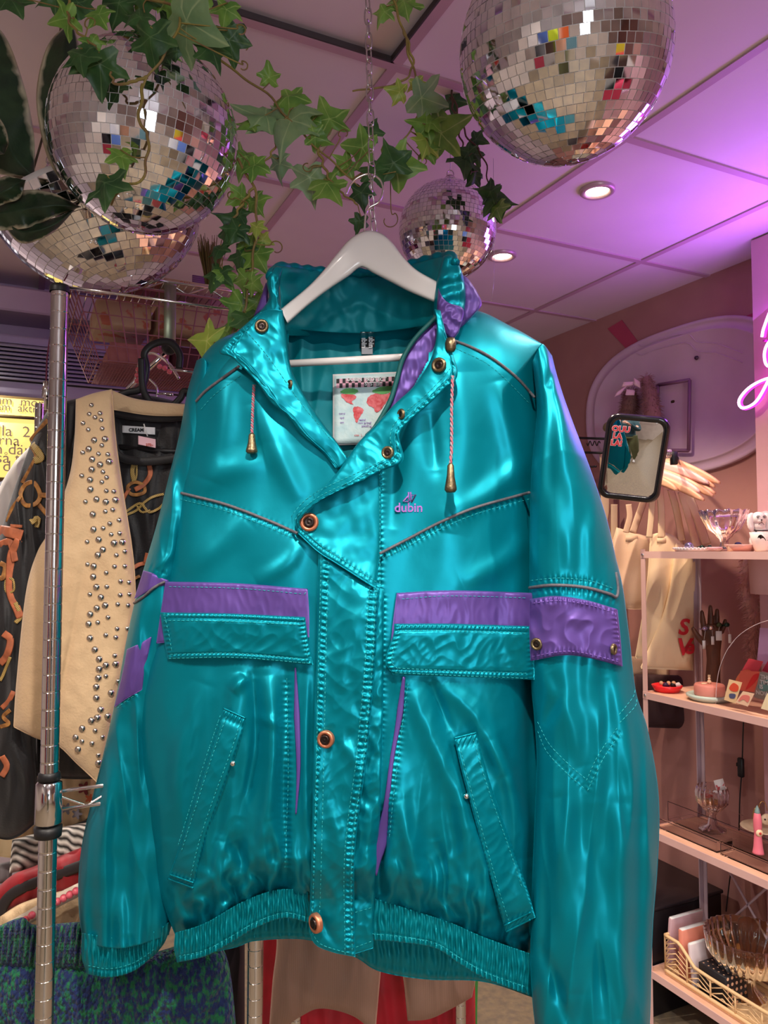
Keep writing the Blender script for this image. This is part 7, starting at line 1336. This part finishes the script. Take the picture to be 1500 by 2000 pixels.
for k in (-1, 1):
    b.sphere(pp(k*.082, .015, 1.58), .022, 12, 8, (.4, .8, 1.2)); b.sphere(pp(k*.035, .092, 1.60), .014, 10, 8)
    b.tube([pp(k*.09, 0, .95), pp(k*.10, .01, .72), pp(k*.10, .015, .50), pp(k*.10, 0, .30), pp(k*.10, -.01, .09)], [.095, .078, .058, .052, .038], 16); b.tube([pp(k*.10, -.03, .05), pp(k*.11, .10, .035)], [.036, .03], 12)
    sh, el, wr = pp(k*.17, 0, 1.36), pp(k*.22, .13, 1.20), pp(k*.11, .36, 1.43); b.tube(cr([pp(k*.10, 0, 1.37), sh, (sh+el)/2+R_*k*.01, el, (el+wr)/2, wr], 16), np.linspace(.058, .026, 16), 14)
    pa = wr+F_*.045+Z_*.025-R_*k*.012; b.tube([wr, (wr+pa)/2, pa], [.024, .030, .028], 12)
    for q, (dz, ln) in enumerate(((.030, .045), (.014, .052), (-.003, .048), (-.018, .038))):
        p0 = pa+Z_*dz*.8; b.tube(cr([p0, p0+F_*.022-R_*k*.010, p0+F_*.026-R_*k*ln*.6, p0+F_*.012-R_*k*ln], 10), np.linspace(.0095, .0072, 10), 8)
    b.tube(cr([pa-Z_*.01-F_*.02, pa-R_*k*.025-F_*.008+Z_*.018, pa-R_*k*.034+F_*.002+Z_*.036], 8), np.linspace(.011, .008, 8), 8)
o = pr_.part('body', b, M_skin); mod = o.modifiers.new('merge', 'REMESH'); mod.mode = 'VOXEL'; mod.voxel_size = .006; mod.use_smooth_shade = True
b = MB(); b.tube([pp(0, 0, .90), pp(0, 0, 1.02)], [.158, .140], 24)
for k in (-1, 1): b.tube([pp(k*.085, 0, .98), pp(k*.10, .01, .72), pp(k*.105, .015, .48), pp(k*.105, 0, .28), pp(k*.105, -.01, .10)], [.10, .10, .088, .084, .080], 20)
o = pr_.part('trousers', b, M_olive); mod = o.modifiers.new('merge', 'REMESH'); mod.mode = 'VOXEL'; mod.voxel_size = .008; mod.use_smooth_shade = True
b = MB(); b.tube([pp(0, 0, .96), pp(0, 0, 1.05), pp(0, .01, 1.22), pp(0, 0, 1.36), pp(0, 0, 1.43)], [.155, .15, .165, .16, .075], 24)
for k in (-1, 1): sh, el, wr = pp(k*.17, 0, 1.36), pp(k*.22, .13, 1.20), pp(k*.11, .36, 1.43); b.tube(cr([pp(k*.10, 0, 1.36), sh, el, wr-F_*.03], 16), np.linspace(.075, .038, 16), 14)
o = pr_.part('jumper', b, M_top); mod = o.modifiers.new('merge', 'REMESH'); mod.mode = 'VOXEL'; mod.voxel_size = .008; mod.use_smooth_shade = True
b = MB(); b.sphere(pp(0, -.012, 1.615), .104, 24, 18, (.86, .92, 1.05)); b.tube([pp(0, -.05, 1.60), pp(0, -.075, 1.50), pp(0, -.07, 1.40)], [.085, .075, .04], 16); pr_.part('hair', b, M_hair)
for k in (-1, 1):
    b = MB(); b.tube([pp(k*.10, -.07, .05), pp(k*.10, -.03, .055), pp(k*.11, .05, .045), pp(k*.112, .12, .035), pp(k*.113, .15, .03)], [.032, .045, .043, .042, .028], 16); pr_.part('trainer', b, M_shoe)
ph = Thing('phone', 'black phone held up by the person taking the picture', 'phone', O_-F_*.03); b = MB(); b.box(O_-F_*.034-Z_*.045, (.074, .008, .148), AX, bev=.003); ph.part('phone_body', b, M_blkp)
